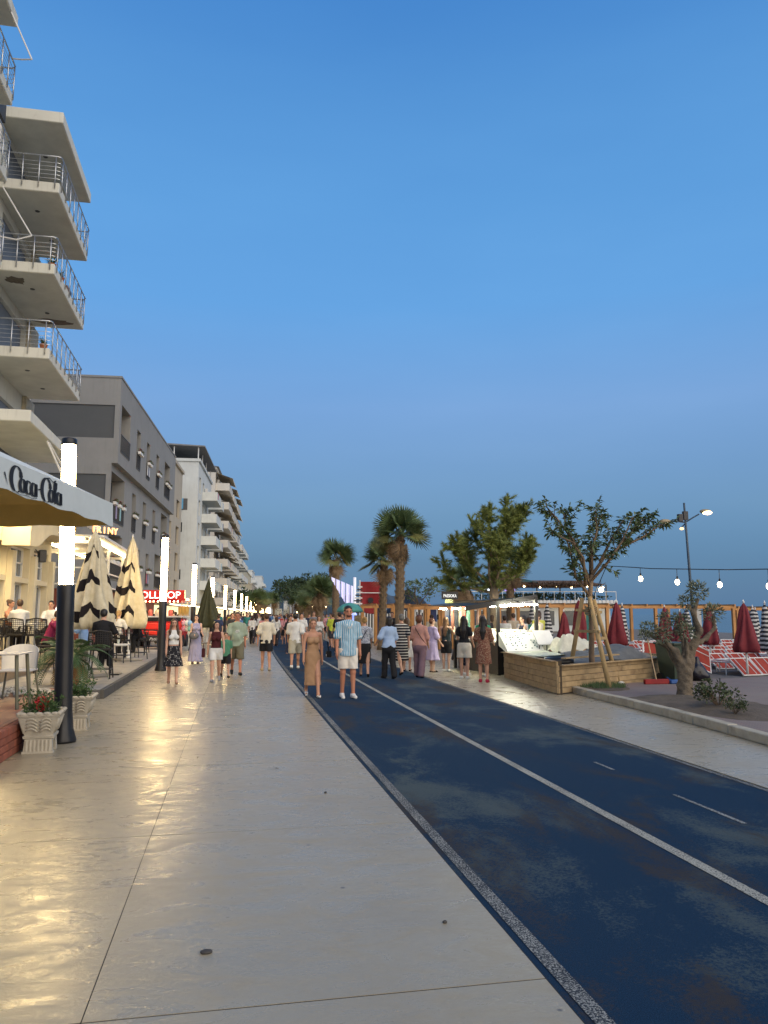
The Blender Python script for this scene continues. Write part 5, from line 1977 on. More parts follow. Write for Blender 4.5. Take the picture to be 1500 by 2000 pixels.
def pergola(x0, x1, y, dep, h, label, n=4, rz=0.0, slats=True):
    T_ = thing('beach_pergola', label, 'pergola', (x0, y, 0), rz, 'orange timber pergolas')
    L = x1 - x0
    for i in range(n + 1):
        for q in (0, dep):
            MB().bar((L * i / n, q, 0), (L * i / n, q, h - .14), .15).build('post', M_WOODO, T_)
    for q in (0, dep):
        MB().bar((-.15, q, h - .07), (L + .15, q, h - .07), .12, .14).build('beam', M_WOODO, T_)
    k = int(L / .8)
    for i in range(k + 1):
        MB().bar((L * i / k, -.2, h + .04), (L * i / k, dep + .2, h + .04), .07, .08).build('rafter', M_WOODO, T_)
    # bits of furniture seen inside: dark blue and pale curtains
    for i in range(n):
        if i % 2 == 0:
            MB().box(L * i / n + .12, L * i / n + .40, .03, .07, .3, h - .16).build('curtain', [pm('navy_curtain', (.02, .03, .09), .8), pm('pale_curtain', (.42, .42, .40), .8), pm('teal_curtain', (.03, .14, .12), .8)][(i // 2) % 3], T_)
    return T_


pergola(12.6, 19.0, 37, 2.6, 2.15, 'orange timber pergola left of the burgundy parasols', 5)
pergola(20.0, 27.0, 38.0, 2.6, 2.12, 'orange timber pergola behind the olive tree', 3)
pergola(27.6, 36, 38.5, 2.6, 2.02, 'orange timber pergola running off the right picture edge', 3)
pergola(8.6, 12.0, 33.5, 2.4, 2.02, 'orange timber pergola behind the kiosk crowd', 5, rad(4))
pergola(7.6, 10.4, 41, 3, 2.15, 'small orange timber pergola beside the tall fan palm', 3, rad(4))

# beach bar on its deck
BBX, BBY = 21.8, 72.0
BB = thing('beach_bar', 'white beach bar with thatched upper terrace on the shore', 'building', (BBX, BBY, 0), rad(-8))
M_THATCH = pm('thatch', (.12, .07, .04), .95, .4, 8, .9, 20, dist=.05)
MB().box(.3, 14.8, .5, 9, 0, 2.55).build('wall', M_WHT, BB)
for k in range(6):
    MB().box(.9 + 2.3 * k, 2.3 + 2.3 * k, .44, .497, .6, 2.0).build('window', M_PANE, BB)
MB().box(-.2, 15.3, -.3, 9.4, 2.56, 2.98).build('deck', M_WHT, BB)
m = MB()
for k in range(40):
    x = -.2 + 15.5 * k / 40
    m.box(x + .02, x + .30, -.36, -.303, 2.72, 3.02)
m.build('scalloped_fascia', M_WHITE, BB)
MB().bar((-.1, -.2, 3.85), (15.2, -.2, 3.85), .06).build('handrail', M_WHITE, BB)
for k in range(16):
    MB().bar((-.1 + 1.02 * k, -.2, 2.98), (-.1 + 1.02 * k, -.2, 3.85), .05).build('rail_post', M_WHITE, BB)
m = MB()
leaf_tuft(m, (7.5, .1, 3.30), (7.3, .25, .3), 1500, .3, .16, random.Random(2))
tag(m.build('hedge', pm('deck_hedge', (.03, .05, .025), .8), BB), None, None)
for k in range(7):
    MB().bar((.6 + 2.3 * k, .3, 2.98), (.6 + 2.3 * k, .3, 4.55), .10).build('post', M_DARKM, BB)
m = MB().hexa([(4.4, -.9, 4.5), (13.9, -.9, 4.5), (13.9, 8.5, 4.5), (4.4, 8.5, 4.5)], [(5.2, 2.5, 5.05), (13.0, 2.5, 5.05), (13.0, 5.5, 5.05), (5.2, 5.5, 5.05)])
leaf_tuft(m, (9.1, -.7, 4.55), (4.8, .35, .14), 1400, .35, .08, random.Random(6), 0, -.6)
m.build('thatched_roof', M_THATCH, BB)
MB().hexa([(.6, -.3, 4.75), (7.6, -.3, 4.75), (7.6, 7, 4.75), (.6, 7, 4.75)], [(2.6, 2, 5.45), (5.4, 2, 5.45), (5.4, 5, 5.45), (2.6, 5, 5.45)]).build('green_roof', pm('green_sheet', (.02, .07, .05), .7), BB)
MB().box(3.3, 4.9, 2.4, 4.4, 5.45, 5.75).build('roof_vent', pm('brown_sheet', (.16, .14, .11)), BB)
for k in range(9):
    MB().ball((1.4 + 1.55 * k, -.55, 4.25 + .1 * (k % 2)), .10, 8).build('bulb', emit('warm_bulb', (1.0, .72, .36), 16), BB)
for k in range(12):
    MB().ball((.8 + 1.2 * k, -.2, 2.38), .09, 8).build('bulb', emit('warm_bulb', (1, .7, .4), 16), BB)
for k, x in enumerate((2.4, 4.4)):
    MB().box(x, x + 1.0, .6, .65, 3.9, 4.25).build('screen', emit('bar_screen_%d' % k, ((.8, .9, 1.0), (.45, .3, 1.0))[k], 2.5), BB)

# ================================================================== street lamp on the beach, string of bulbs
SLX, SLY = 17.95, 28.0
M_POLE = pm('blue_grey_pole', (.05, .075, .10), .5)
SL = thing('beach_street_lamp', 'tall thin street lamp with three glowing heads over the beach', 'street lamp', (SLX, SLY, 0))
MB().tube([(.22, 0, 0), (.10, 0, 3.0), (.0, 0, 6.15)], [.07, .055, .04], 8).build('pole', M_POLE, SL, smooth=True)
M_LHEAD = emit('sodium_head', (1.0, .62, .25), 18)
M_LDIM = emit('sodium_dim', (1.0, .6, .22), 2.2)
for pts, hd in (([(.02, 0, 5.35), (.32, -.1, 5.55), (.55, -.15, 5.68)], (.82, -.2, 5.74)), ([(.02, 0, 5.35), (-.4, -.05, 5.38), (-.75, -.1, 5.35)], (-.95, -.12, 5.30))):
    MB().tube(pts, .03, 6).build('arm', M_POLE, SL)
    MB().ball((hd[0], hd[1], hd[2] + .05), (.27, .12, .10), 12).build('hood', pm('lamp_hood', (.30, .24, .14), .5), SL, smooth=True)
    MB().ball((hd[0] + .04, hd[1] - .04, hd[2] - .0), (.21, .11, .085) if hd[0] > 0 else (.10, .07, .055), 12).build('light', M_LHEAD if hd[0] > 0 else M_LDIM, SL, smooth=True)
MB().ball((0, .25, 5.12), (.08, .10, .06), 10).build('light', M_LDIM, SL, smooth=True)
MB().tube([(.02, .03, 5.3), (.0, .25, 5.18)], .025, 6).build('arm', M_POLE, SL)
MB().box(-.30, -.12, -.08, .08, 5.38, 5.68).build('control_box', M_DARKM, SL)
MB().box(-.07, .12, -.07, .07, 5.45, 5.80).build('control_box', M_DARKM, SL)

SLT = thing('string_lights', 'black cable with hanging bulbs strung from the staked tree', 'string lights')
cord = [(7.86, 15.9, 2.05), (8.15, 15.8, 2.72), (8.55, 15.3, 2.66), (8.75, 15.0, 2.62), (9.1, 14.4, 2.58), (9.5, 13.5, 2.52), (9.80, 12.7, 2.49), (10.2, 11.6, 2.5), (10.6, 10.4, 2.52)]
MB().tube(cord, .010, 5).build('cable', M_BLACK, SLT)
M_BULB = emit('filament_bulb', (1.0, .80, .48), 20)
for (x, y, z, dz) in ((8.02, 15.85, 2.40, .14), (8.62, 15.2, 2.65, .17), (9.05, 14.5, 2.585, .20), (9.44, 13.65, 2.53, .23), (9.80, 12.7, 2.49, .25)):
    b_ = MB().ball((x, y, z - dz - .07), (.045, .045, .06), 12).build('bulb', M_BULB, SLT, smooth=True)
    MB().tube([(x, y, z), (x, y, z - dz + .03)], .006, 5).tube([(x, y, z - dz + .05), (x, y, z - dz - .02)], .018, 8).build('socket', M_BLACK, b_)

# ================================================================== bin, broom, bag, scraps
WB = thing('wheelie_bin', 'dark green wheeled bin behind the olive tree', 'bin', (10.35, 16.85, .076), rad(10))
M_BIN = pm('dark_green_plastic', (.028, .045, .028), .5, .2)
MB().hexa([(-.24, -.24, .05), (.24, -.24, .05), (.24, .24, .05), (-.24, .24, .05)], [(-.30, -.32, .86), (.30, -.32, .86), (.30, .32, .86), (-.30, .32, .86)]).build('body', M_BIN, WB)
put('lid', bevel(MB().box(-.33, .33, -.36, .36, .862, .92).mesh('lid', M_BIN), .02, 2), WB)
for sx in (-1, 1):
    w_ = MB().lathe([(.03, -.03), (.1, -.03), (.1, .03), (.03, .03)], 16).build('wheel', M_BLACK, WB, (sx * .27, .22, .10))
    w_.rotation_euler = (0, rad(90), 0)
BR = thing('broom', 'broom with a red head leaning on the plank box', 'broom', (9.55, 16.35, .076))
MB().tube([(0, 0, .1), (-.0, .30, 1.0)], .014, 8).build('handle', pm('pale_stick', (.42, .30, .17), .6), BR)
put('head', bevel(MB().box(-.30, .30, -.05, .05, 0, .11).mesh('head', pm('red_brush', (.22, .012, .012), .7)), .012), BR)
DP = put('dustpan', bevel(MB().box(-.14, .14, -.1, .12, 0, .09).mesh('dustpan', pm('blue_plastic', (.02, .07, .22), .4)), .02), None, (10.0, 16.35, .077))
tag(DP, 'small blue dustpan beside the red broom head', 'dustpan')
MB().tube([(0, .1, .06), (0, .3, .12)], .015, 6).build('handle', pm('blue_plastic', (0, 0, 0)), DP)
me = blob('rubbish_bag', [('e', (0, 0, .2), (.24, .2, .22)), ('c', (0, 0, .3), (.03, 0, .52), .13, .05), ('e', (.1, -.05, .12), (.2, .18, .13))], .02, pm('black_bin_liner', (.012, .012, .018), .3, .3, 12, .8, 12), .05, lambda x, y, z: .012 * np.sin(22 * x + 9 * z) * np.sin(19 * y - 11 * z))
tag(put('rubbish_bag', me, None, (11.0, 17.0, .078)), 'tied black rubbish bag right of the green bin', 'rubbish bag')
for i, (x, y) in enumerate(((8.75, 16.5), (8.55, 16.75), (12.2, 17.9), (12.5, 18.3))):
    me = blob('paper_scrap', [('e', (0, 0, .03), (.07, .05, .035)), ('e', (.05, .02, .03), (.05, .04, .025))], .012, M_WHITE if i % 2 == 0 else M_BLACK, .02)
    tag(put('paper_scrap', me, None, (x, y, .075 if i < 2 else -.06)), ['white crumpled scrap beside the tree stake', 'dark scrap beside the plank box', 'white scrap on the sand past the bag', 'dark scrap on the sand by the tipped lounger'][i], 'scrap')

# ================================================================== fairground banner, striped booth, teal parasol, small sign
RB = thing('red_banner', 'tall red banner with two black eagle emblems behind the palms', 'banner', (7.85, 47.5, 0), rad(4))
RB.scale = (.80, 1, .92)
M_BANR = pm('red_banner_cloth', (.20, .008, .010), .75, .15, 1.2, .3, 8)
m = MB()
n = 14
cx = [(0.0, 3.9), (.05, 3.0), (.35, 2.1), (.75, 1.35)]
for i in range(n):
    z0, z1 = 1.35 + 2.65 * i / n, 1.35 + 2.65 * (i + 1) / n
    xl = lambda z: .95 * max(0, (2.5 - z) / 1.15) ** 1.4
    y_ = lambda x, z: .06 * math.sin(3 * x + 2 * z)
    for j in range(8):
        x = lambda z, q: xl(z) + (2.0 - xl(z)) * q / 8
        a, b, c, d = [(x(z, q), y_(x(z, q), z), z) for z, q in ((z0, j), (z0, j + 1), (z1, j + 1), (z1, j))]
        m.quad(a, b, c, d)
        m.quad(*[(p[0], p[1] + .02, p[2]) for p in (d, c, b, a)])
m.build('cloth', M_BANR, RB)
MB().tube([(2.05, .03, 0), (2.05, .03, 4.1)], .05, 8).build('pole', M_WHITE, RB)
MB().tube([(-.05, .03, 0), (-.05, .03, 4.1)], .05, 8).build('pole', M_WHITE, RB)
for (ex, ez, es) in ((.78, 2.75, .5), (.95, 1.72, .38)):
    e_ = MB()
    sh_ = [(0, -.55), (.16, -.30), (.40, -.42), (.34, -.12), (.52, -.05), (.38, .10), (.50, .28), (.26, .22), (.22, .42), (.12, .30), (0, .38), (-.12, .30), (-.22, .42), (-.26, .22), (-.50, .28), (-.38, .10), (-.52, -.05), (-.34, -.12), (-.40, -.42), (-.16, -.30)]
    nv = len(sh_)
    e_.raw([(ex, -.10, ez)] + [(ex + es * a, -.10, ez + es * b) for a, b in sh_], [(0, 1 + i, 1 + (i + 1) % nv) for i in range(nv)])
    e_.build('eagle_emblem', pm('black_print', (0, 0, 0)), RB)
MB().box(.1, 1.6, -.115, -.105, 3.22, 3.27).build('pale_line', M_WHITE, RB)
LT = thing('light_tower', 'leaning blue and white striped light panel beside the red banner', 'light panel', (5.9, 46.5, 0), rad(4))
for k in range(9):
    f0, f1 = k / 9, (k + .55) / 9
    x0, x1 = 1.35 * f0, 1.35 * f1
    b0, b1 = 3.75 - 2.25 * f0, 3.75 - 2.25 * f1
    MB().hexa([(x0, 0, b0), (x1, 0, b1), (x1, .05, b1), (x0, .05, b0)], [(x0, 0, 3.9 - .55 * f0), (x1, 0, 3.9 - .55 * f1), (x1, .05, 3.9 - .55 * f1), (x0, .05, 3.9 - .55 * f0)]).build('light_bar', emit('violet_bar', (.10, .10, .60), .7), LT)
    if k % 2 == 0:
        MB().hexa([(x1 + .01, 0, b1), (x1 + .05, 0, b1 - .05), (x1 + .05, .05, b1 - .05), (x1 + .01, .05, b1)], [(x1 + .01, 0, 3.9 - .55 * f1), (x1 + .05, 0, 3.88 - .55 * f1), (x1 + .05, .05, 3.88 - .55 * f1), (x1 + .01, .05, 3.9 - .55 * f1)]).build('white_bar', emit('white_bar', (.6, .62, .85), .6), LT)
MB().tube([(1.45, .02, 0), (1.45, .02, 3.9)], .09, 10).build('mast', emit('mast_glow', (.6, .65, .9), .5), LT)
MB().tube([(1.45, .02, 1.3), (1.45, .02, 1.7)], .14, 10).build('blue_collar', emit('blue_collar', (.05, .2, 1), 1.3), LT)
ZB = thing('striped_booth', 'low booth with black and white upright stripes behind the crowd', 'booth', (7.4, 44, 0), rad(4))
for k in range(44):
    x = k * .085
    MB().box(x, x + .08, 0, .06, .1, 1.75 - .1 * math.sin(k * .15)).build('stripe_board', [M_BLACK, M_WHITE][k % 2], ZB)
for k in range(10):
    MB().box(-.7 + .05 * k, .0, .1, .16, 1.75 + .16 * k, 1.83 + .16 * k).build('stripe_slat', [M_BLACK, M_WHITE][k % 2], ZB)
MB().box(-.05, 3.8, .07, 2, .05, 1.6).build('body', M_DARKM, ZB)
TU = thing('teal_parasol', 'open teal parasol above the crowd behind the man in blue stripes', 'parasol', (6.35, 42, 0))
m = MB()
prof = [(.72, 1.78), (.69, 1.90), (.58, 2.05), (.4, 2.18), (.2, 2.26), (.02, 2.29)]
m.lathe(prof, 16, wob=lambda a, q: 1 + .03 * math.cos(8 * a))
m.build('cloth', pm('teal_canvas', (.07, .28, .25), .75), TU, smooth=True)
MB().tube([(0, 0, 0), (0, 0, 2.28)], .022, 8).build('pole', M_WHITE, TU)
YS = thing('yellow_sign', 'bright yellow teardrop sign on a thin pole above the pergolas', 'sign', (12.3, 43, 0))
MB().tube([(0, 0, 0), (0, 0, 2.9)], .02, 6).build('pole', M_DARKM, YS)
put('board', bevel(MB().hexa([(-.28, -.03, 2.3), (.28, -.03, 2.3), (.28, .03, 2.3), (-.28, .03, 2.3)], [(-.10, -.03, 3.0), (.10, -.03, 3.0), (.10, .03, 3.0), (-.10, .03, 3.0)]).mesh('board', emit('yellow_sign_glow', (.8, .85, .02), .8)), .04), YS)
MB().tube([(0, 0, 3.0), (.05, 0, 3.3)], .05, 6).build('white_tip', M_WHITE, YS)

# a few bits lying on the walk and the track
rs = random.Random(61)
M_DRY = pm('dry_leaf', (.12, .085, .04), .8)
for i, (x, y, lab) in enumerate(((-.08, 4.12, 'dark oval stone on the pale slab in the near foreground'), (1.17, 4.25, 'tiny dark pebble on the pale slab near the track edge'), (3.15, 3.95, 'curled dry leaf lying on the blue track at lower right'), (.55, 8.6, 'small dry leaf on the pavement beyond the second cross joint'), (.9, 7.4, 'small dark crumb on the pavement right of the long joint'), (-.35, 9.5, 'dry leaf lying close to the long pavement joint'))):
    if 'leaf' in lab:
        m = MB()
        blade(m, Vector((0, 0, .012)), Vector((.5, 1, .12)), .10, .03, rs) if False else m.quad((0, 0, .002), (.035, .02, .014), (.09, .055, .004), (.04, .05, .012)).tri((.09, .055, .004), (.13, .09, .010), (.088, .07, .006))
        o = m.build('fallen_leaf', M_DRY, None, (x, y, .001), rs.uniform(0, 6))
        tag(o, lab, 'leaf')
    else:
        me = blob('pebble', [('e', (0, 0, .006), (.032 if i == 0 else .014, .022 if i == 0 else .010, .010))], .005, pm('dark_pebble', (.05, .045, .04), .7), .01)
        tag(put('pebble', me, None, (x, y, .001), rs.uniform(-.3, .3)), lab, 'pebble')

SB = thing('stall_lights', 'row of warm bulbs on a wire over a far stall', 'string lights', (6.9, 68, 0))
for x in (0, 1.3):
    MB().tube([(x, 0, 0), (x, 0, 2.5)], .03, 6).build('pole', M_DARKM, SB)
MB().tube([(0, 0, 2.45), (.65, 0, 2.25), (1.3, 0, 2.45)], .012, 4).build('wire', M_BLACK, SB)
for x, z in ((.1, 2.3), (.5, 2.15), (.85, 2.15), (1.2, 2.3)):
    MB().ball((x, 0, z), .085, 8).build('bulb', emit('warm_bulb', (1, .7, .4), 16), SB)

# ================================================================== fan palms
def fan_leaf(seed, dead=False, R=.74, stem=.60):
    """fan leaf: stem along +y from the crown, then a blade of narrow folded fingers"""
    r_ = random.Random(seed)
    m = MB()
    dr = .55 if dead else .12
    sp_ = [Vector((0, stem * t_, stem * (.28 * t_ - dr * .3 * t_ * t_))) for t_ in (0, .35, .7, 1)]
    m.tube(sp_, [.016, .012, .009, .007], 4, 1)
    c = sp_[-1]
    n = 26
    for i in range(n):
        a = rad(-118 + 236 * i / (n - 1)) + r_.uniform(-.03, .03)
        L = R * (1 - .28 * abs(a / 2.1) ** 2) * r_.uniform(.88, 1.08)
        d = Vector((math.sin(a), math.cos(a), 0))
        s_ = Vector((math.cos(a), -math.sin(a), 0))
        cup = (.16 if dead else .09) * (1 - math.cos(a))
        dz = (lambda q: -dr * L * q ** 2.2 * (1.5 if dead else .8) + cup * q)
        w0, w1 = .010, .024
        p = [c + d * L * q + Vector((0, 0, dz(q))) for q in (0, .45, .75, 1.0)]
        lift = Vector((0, 0, .010))
        wd = [w0, w1, w1 * .72, .002]
        for k in range(3):
            m.quad(p[k] - s_ * wd[k], p[k] + lift, p[k + 1] + lift * (1 if k < 2 else 0), p[k + 1] - s_ * wd[k + 1])
            m.quad(p[k] + lift, p[k] + s_ * wd[k], p[k + 1] + s_ * wd[k + 1], p[k + 1] + lift * (1 if k < 2 else 0))
    return m


M_FAN = pm('fan_palm_green', (.090, .135, .055), .55, .35, 3, .1, spec=.4)
M_FANY = pm('fan_palm_olive', (.17, .17, .055), .6, .3, 3, .1)
M_DEAD = pm('dead_fan_leaf', (.24, .165, .095), .85, .35, 4, .2)
M_STEM = pm('leaf_stalk', (.13, .13, .05), .6)
FAN = [fan_leaf(i).mesh('fan_leaf', [M_FAN if i < 3 else M_FANY, M_STEM]) for i in range(4)]
FAND = [fan_leaf(10 + i, True, .6, .4).mesh('dead_leaf', [M_DEAD, M_DEAD]) for i in range(2)]
M_PTRUNK = pm('palm_trunk', (.17, .12, .075), .95, .3, 5, .9, 18, dist=.03)
M_STUB = pm('palm_boot', (.24, .17, .10), .9, .3, 8, .5)


def fan_palm(x, y, h, s_, label, seed, nl=34, nd=14, rt=.17, group='fan palms on the seaward side'):
    r_ = random.Random(seed)
    T_ = thing('fan_palm', label, 'palm tree', (x, y, 0), r_.uniform(0, 6.28), group)
    lean = r_.uniform(-.04, .04)
    prof = [(rt * 1.35, 0), (rt * 1.1, .25), (rt, .8)] + [(rt * (1 - .15 * i / 5), .8 + (h - .8) * i / 5) for i in range(1, 6)]
    MB().tube([(lean * z, 0, z) for _, z in prof], [r for r, _ in prof], 14).build('trunk', M_PTRUNK, T_, smooth=True)
    # cut leaf bases spiralling up the trunk
    st = MB()
    k = 0
    z = h * .38
    while z < h - .02:
        for q in range(6):
            a = 2 * math.pi * q / 6 + k * .52
            rr = rt * (1 - .12 * z / h)
            c_, s2 = math.cos(a), math.sin(a)
            b = Vector((lean * z + rr * c_ * .9, rr * s2 * .9, z))
            o_ = Vector((c_, s2, 0))
            t_ = Vector((-s2, c_, 0)) * .055
            tip = b + o_ * .085 + Vector((0, 0, .15))
            st.quad(b - t_, b + t_, tip + t_ * .45, tip - t_ * .45)
            st.quad(b + t_ + o_ * .03, b - t_ + o_ * .03, tip - t_ * .45, tip + t_ * .45)
        z += .13
        k += 1
    st.build('leaf_bases', M_STUB, T_)
    T_['lean'] = 0
    for i in range(nl):
        f_ = (i + .5) / nl
        el = rad(86 - 112 * f_ ** 1.25 + r_.uniform(-12, 12))
        a = 2.39996 * i + r_.uniform(-.2, .2)
        sc_ = s_ * .94 * r_.uniform(.85, 1.12)
        put('fan_leaf', FAN[r_.choice((0, 1, 2)) if f_ < .8 or r_.random() < .4 else 3], T_, (lean * h, 0, h - .02 + .10 * (1 - f_)), 0, (el, r_.uniform(-1.0, 1.0), a), (sc_, sc_, sc_))
    for i in range(nd):
        a = 2.39996 * i + r_.uniform(-.3, .3)
        sc_ = s_ * r_.uniform(.8, 1.05)
        put('dead_leaf', FAND[i % 2], T_, (lean * h, 0, h - .08 - .25 * r_.random()), 0, (rad(r_.uniform(-82, -58)), r_.uniform(-.6, .6), a), (sc_, sc_, sc_))
    return T_


fan_palm(6.72, 31.0, 4.85, 1.05, 'tallest fan palm, with a rough diamond-patterned trunk', 1, 48, 9, .19)
fan_palm(6.95, 36.0, 4.10, 1.02, 'fan palm left of the tallest one, in front of the red banner', 2, 46, 8, .17)
fan_palm(7.3, 55.0, 5.55, 1.25, 'slim fan palm farther left with a compact crown', 3, 34, 8, .26)
fan_palm(7.35, 66.0, 3.4, 1.45, 'bushy low fan palm far left of the banner', 4, 40, 16, .28)
fan_palm(7.7, 73.0, 2.7, 1.5, 'lowest dark fan palm merging with the far trees', 5, 36, 12, .3)
fan_palm(14.1, 38.0, 4.05, 1.05, 'fan palm with brown skirt right of the pine trunk', 6, 30, 22, .2)
fan_palm(11.0, 36.0, 3.05, 1.0, 'fan palm with brown skirt left of the pine trunk', 7, 24, 26, .2)
for i, (x, y, h, s_) in enumerate(((8.2, 80, 3.0, 1.6), (9.6, 90, 3.6, 1.7), (8.8, 100, 3.4, 1.7), (10.6, 112, 4.0, 1.7), (12.0, 128, 4.0, 1.8), (3.6, 108, 3.4, 1.5), (6.2, 148, 4.2, 1.6), (9.2, 175, 4.6, 1.8))):
    fan_palm(x, y, h, s_, 'far fan palm lost in the dark row of crowns above the crowd', 30 + i, 26, 8, .26, 'far fan palms')


# ================================================================== broadleaf and pine trees
def grow(rs, p, d, L, r, depth, out, tips, spread=.6, shrink=.72, nb=(2, 3), up=.15, seg=4):
    """branching skeleton: out gets (points, radii), tips gets end points and directions"""
    pts, rr = [p.copy()], [r]
    for i in range(seg):
        d = (d + Vector((rs.gauss(0, .12), rs.gauss(0, .12), rs.gauss(0, .08) + up * .2))).normalized()
        p = p + d * L / seg
        pts.append(p.copy())
        rr.append(r * (1 - .38 * (i + 1) / seg))
    out.append((pts, rr))
    if depth == 0:
        tips.append((p, d, pts))
        return
    for _ in range(rs.randint(*nb)):
        a = (d + Vector((rs.gauss(0, spread), rs.gauss(0, spread), rs.gauss(0, spread * .6) + up))).normalized()
        grow(rs, p, a, L * shrink * rs.uniform(.8, 1.15), rr[-1] * .8, depth - 1, out, tips, spread, shrink, nb, up, seg)
    tips.append((p, d, pts))


M_BARKP = pm('pine_bark', (.20, .15, .095), .95, .25, 7, .8, 25, dist=.02)
M_BARK = pm('young_bark', (.16, .11, .07), .9, .25, 9, .6, 30, dist=.01)
M_NEED = pm('pine_needle_green', (.185, .215, .050), .7, .4, 1.6, .1)
M_LEAF = pm('broad_leaf_green', (.085, .125, .050), .55, .35, 4, .1)
rs = random.Random(77)
PT = thing('pine_tree', 'bushy young pine tree rising behind the kiosk', 'pine tree', (8.72, 25.0, 0))
out, tips = [], []
MB().tube([(0, 0, 0), (.02, 0, 1.2), (0, 0, 2.55)], [.20, .16, .15], 12).build('trunk', M_BARKP, PT, smooth=True)
for (dx, dy, dz, L) in ((-.75, .1, .62, 1.05), (-.35, -.3, .9, 1.2), (.05, .2, 1.0, 1.5), (.30, -.25, .95, 1.25), (.72, .15, .68, 1.0), (.1, .6, .8, 1.1), (-.9, .3, .22, 1.0), (.95, -.2, .30, .95), (-.1, -.7, .7, 1.0), (.5, .6, .4, 1.0), (-.5, .7, .4, 1.0)):
    grow(rs, Vector((0, 0, 2.35 + rs.uniform(-.15, .3))), Vector((dx, dy, dz)).normalized(), L, .055, 2, out, tips, .42, .70, (2, 3), .30)
grow(rs, Vector((0, 0, 2.5)), Vector((.05, 0, 1)), 1.5, .09, 2, out, tips, .40, .66, (3, 3), .35)
m = MB()
for pts, rr in out:
    m.tube(pts, rr, 6)
m.build('limbs', M_BARKP, PT, smooth=True)


def needles(m, p, d, n, L, rs, ln=.15, w_=.017):
    d = d.normalized()
    a = d.orthogonal().normalized()
    b = d.cross(a)
    for _ in range(n):
        q = rs.random()
        t_ = rs.uniform(0, 6.28)
        o_ = (a * math.cos(t_) + b * math.sin(t_))
        s0 = p - d * L * q
        dr = (o_ * rs.uniform(.45, .85) + d * rs.uniform(.5, 1.0)).normalized()
        e = s0 + dr * ln * rs.uniform(.7, 1.15)
        sd_ = dr.cross(o_)
        sd_ = sd_.normalized() * w_ if sd_.length > 1e-4 else a * w_
        m.tri(s0 - sd_, s0 + sd_, e)


m = MB()
ntuft = 0
for p, d, pts in tips:
    e = (d + Vector((0, 0, .55))).normalized()
    needles(m, p + e * .20, e, 150, .38, rs, .16, .013)
    for q in pts[1:]:
        for _ in range(3):
            e2 = (Vector((rs.gauss(0, 1), rs.gauss(0, 1), rs.gauss(.5, .6)))).normalized()
            needles(m, q + e2 * rs.uniform(.18, .38), e2, 40, .30, rs, .16, .011)
m.build('crown', M_NEED, PT)

# young staked tree
ST = thing('young_tree', 'young leafy tree held by three timber stakes at the kerb', 'tree', (7.88, 16.1, .08))
rs = random.Random(5)
out, tips = [], []
MB().tube([(0, 0, 0), (-.02, 0, .7), (.01, 0, 1.4), (-.01, 0, 2.0), (.06, 0, 2.45)], [.075, .062, .06, .055, .045], 10).build('trunk', M_BARK, ST, smooth=True)
base = Vector((-.01, 0, 2.0))
# main limbs traced as slender leaders
limb = [((-.01, 0, 1.98), (-.30, .05, 2.38), (-.42, .02, 2.9), (-.50, .1, 3.35)), ((.02, 0, 2.2), (-.12, .1, 2.75), (-.35, .05, 3.25), (-.78, -.05, 3.72), (-1.02, -.05, 3.98)),
        ((.06, 0, 2.45), (.10, .05, 3.0), (.22, .0, 3.45), (.25, .1, 3.95)), ((.06, 0, 2.45), (.42, .1, 2.85), (.85, .0, 3.10), (1.35, -.1, 3.35), (1.78, -.05, 3.62)),
        ((.02, 0, 2.3), (.35, -.25, 2.75), (.65, -.35, 3.2), (.95, -.3, 3.75)), ((-.1, 0, 2.2), (-.28, -.3, 2.8), (-.52, -.3, 3.15), (-1.0, -.3, 3.35)),
        ((.05, .05, 2.4), (.2, .35, 2.9), (.45, .5, 3.4), (.55, .5, 3.9)), ((0, .05, 2.4), (-.1, .4, 3.0), (-.3, .5, 3.5), (-.35, .5, 3.95)), ((.3, .05, 2.75), (.7, .25, 3.3), (1.05, .3, 3.75)), ((.85, 0, 3.1), (1.25, .2, 3.55), (1.55, .2, 3.8))]
lm = MB()
lv = MB()
LEAFV = []


def blade(m, p, d, L, w_, rs):
    """long drooping leaf folded along its midrib"""
    d = d.normalized()
    s_ = d.cross(Vector((0, 0, 1)))
    s_ = s_.normalized() if s_.length > .05 else Vector((1, 0, 0))
    s_ = Matrix.Rotation(rs.uniform(-.7, .7), 3, d) @ s_
    p1 = p + d * L * .35
    p2 = p + d * L * .70 - Vector((0, 0, L * .10))
    p3 = p + d * L - Vector((0, 0, L * .28))
    up = Vector((0, 0, w_ * .25))
    m.quad(p, p1 - s_ * w_ * .5 + up, p2 - s_ * w_ * .42, p2)
    m.quad(p, p2, p2 + s_ * w_ * .42, p1 + s_ * w_ * .5 + up)
    m.tri(p2 - s_ * w_ * .42, p3, p2)
    m.tri(p2, p3, p2 + s_ * w_ * .42)


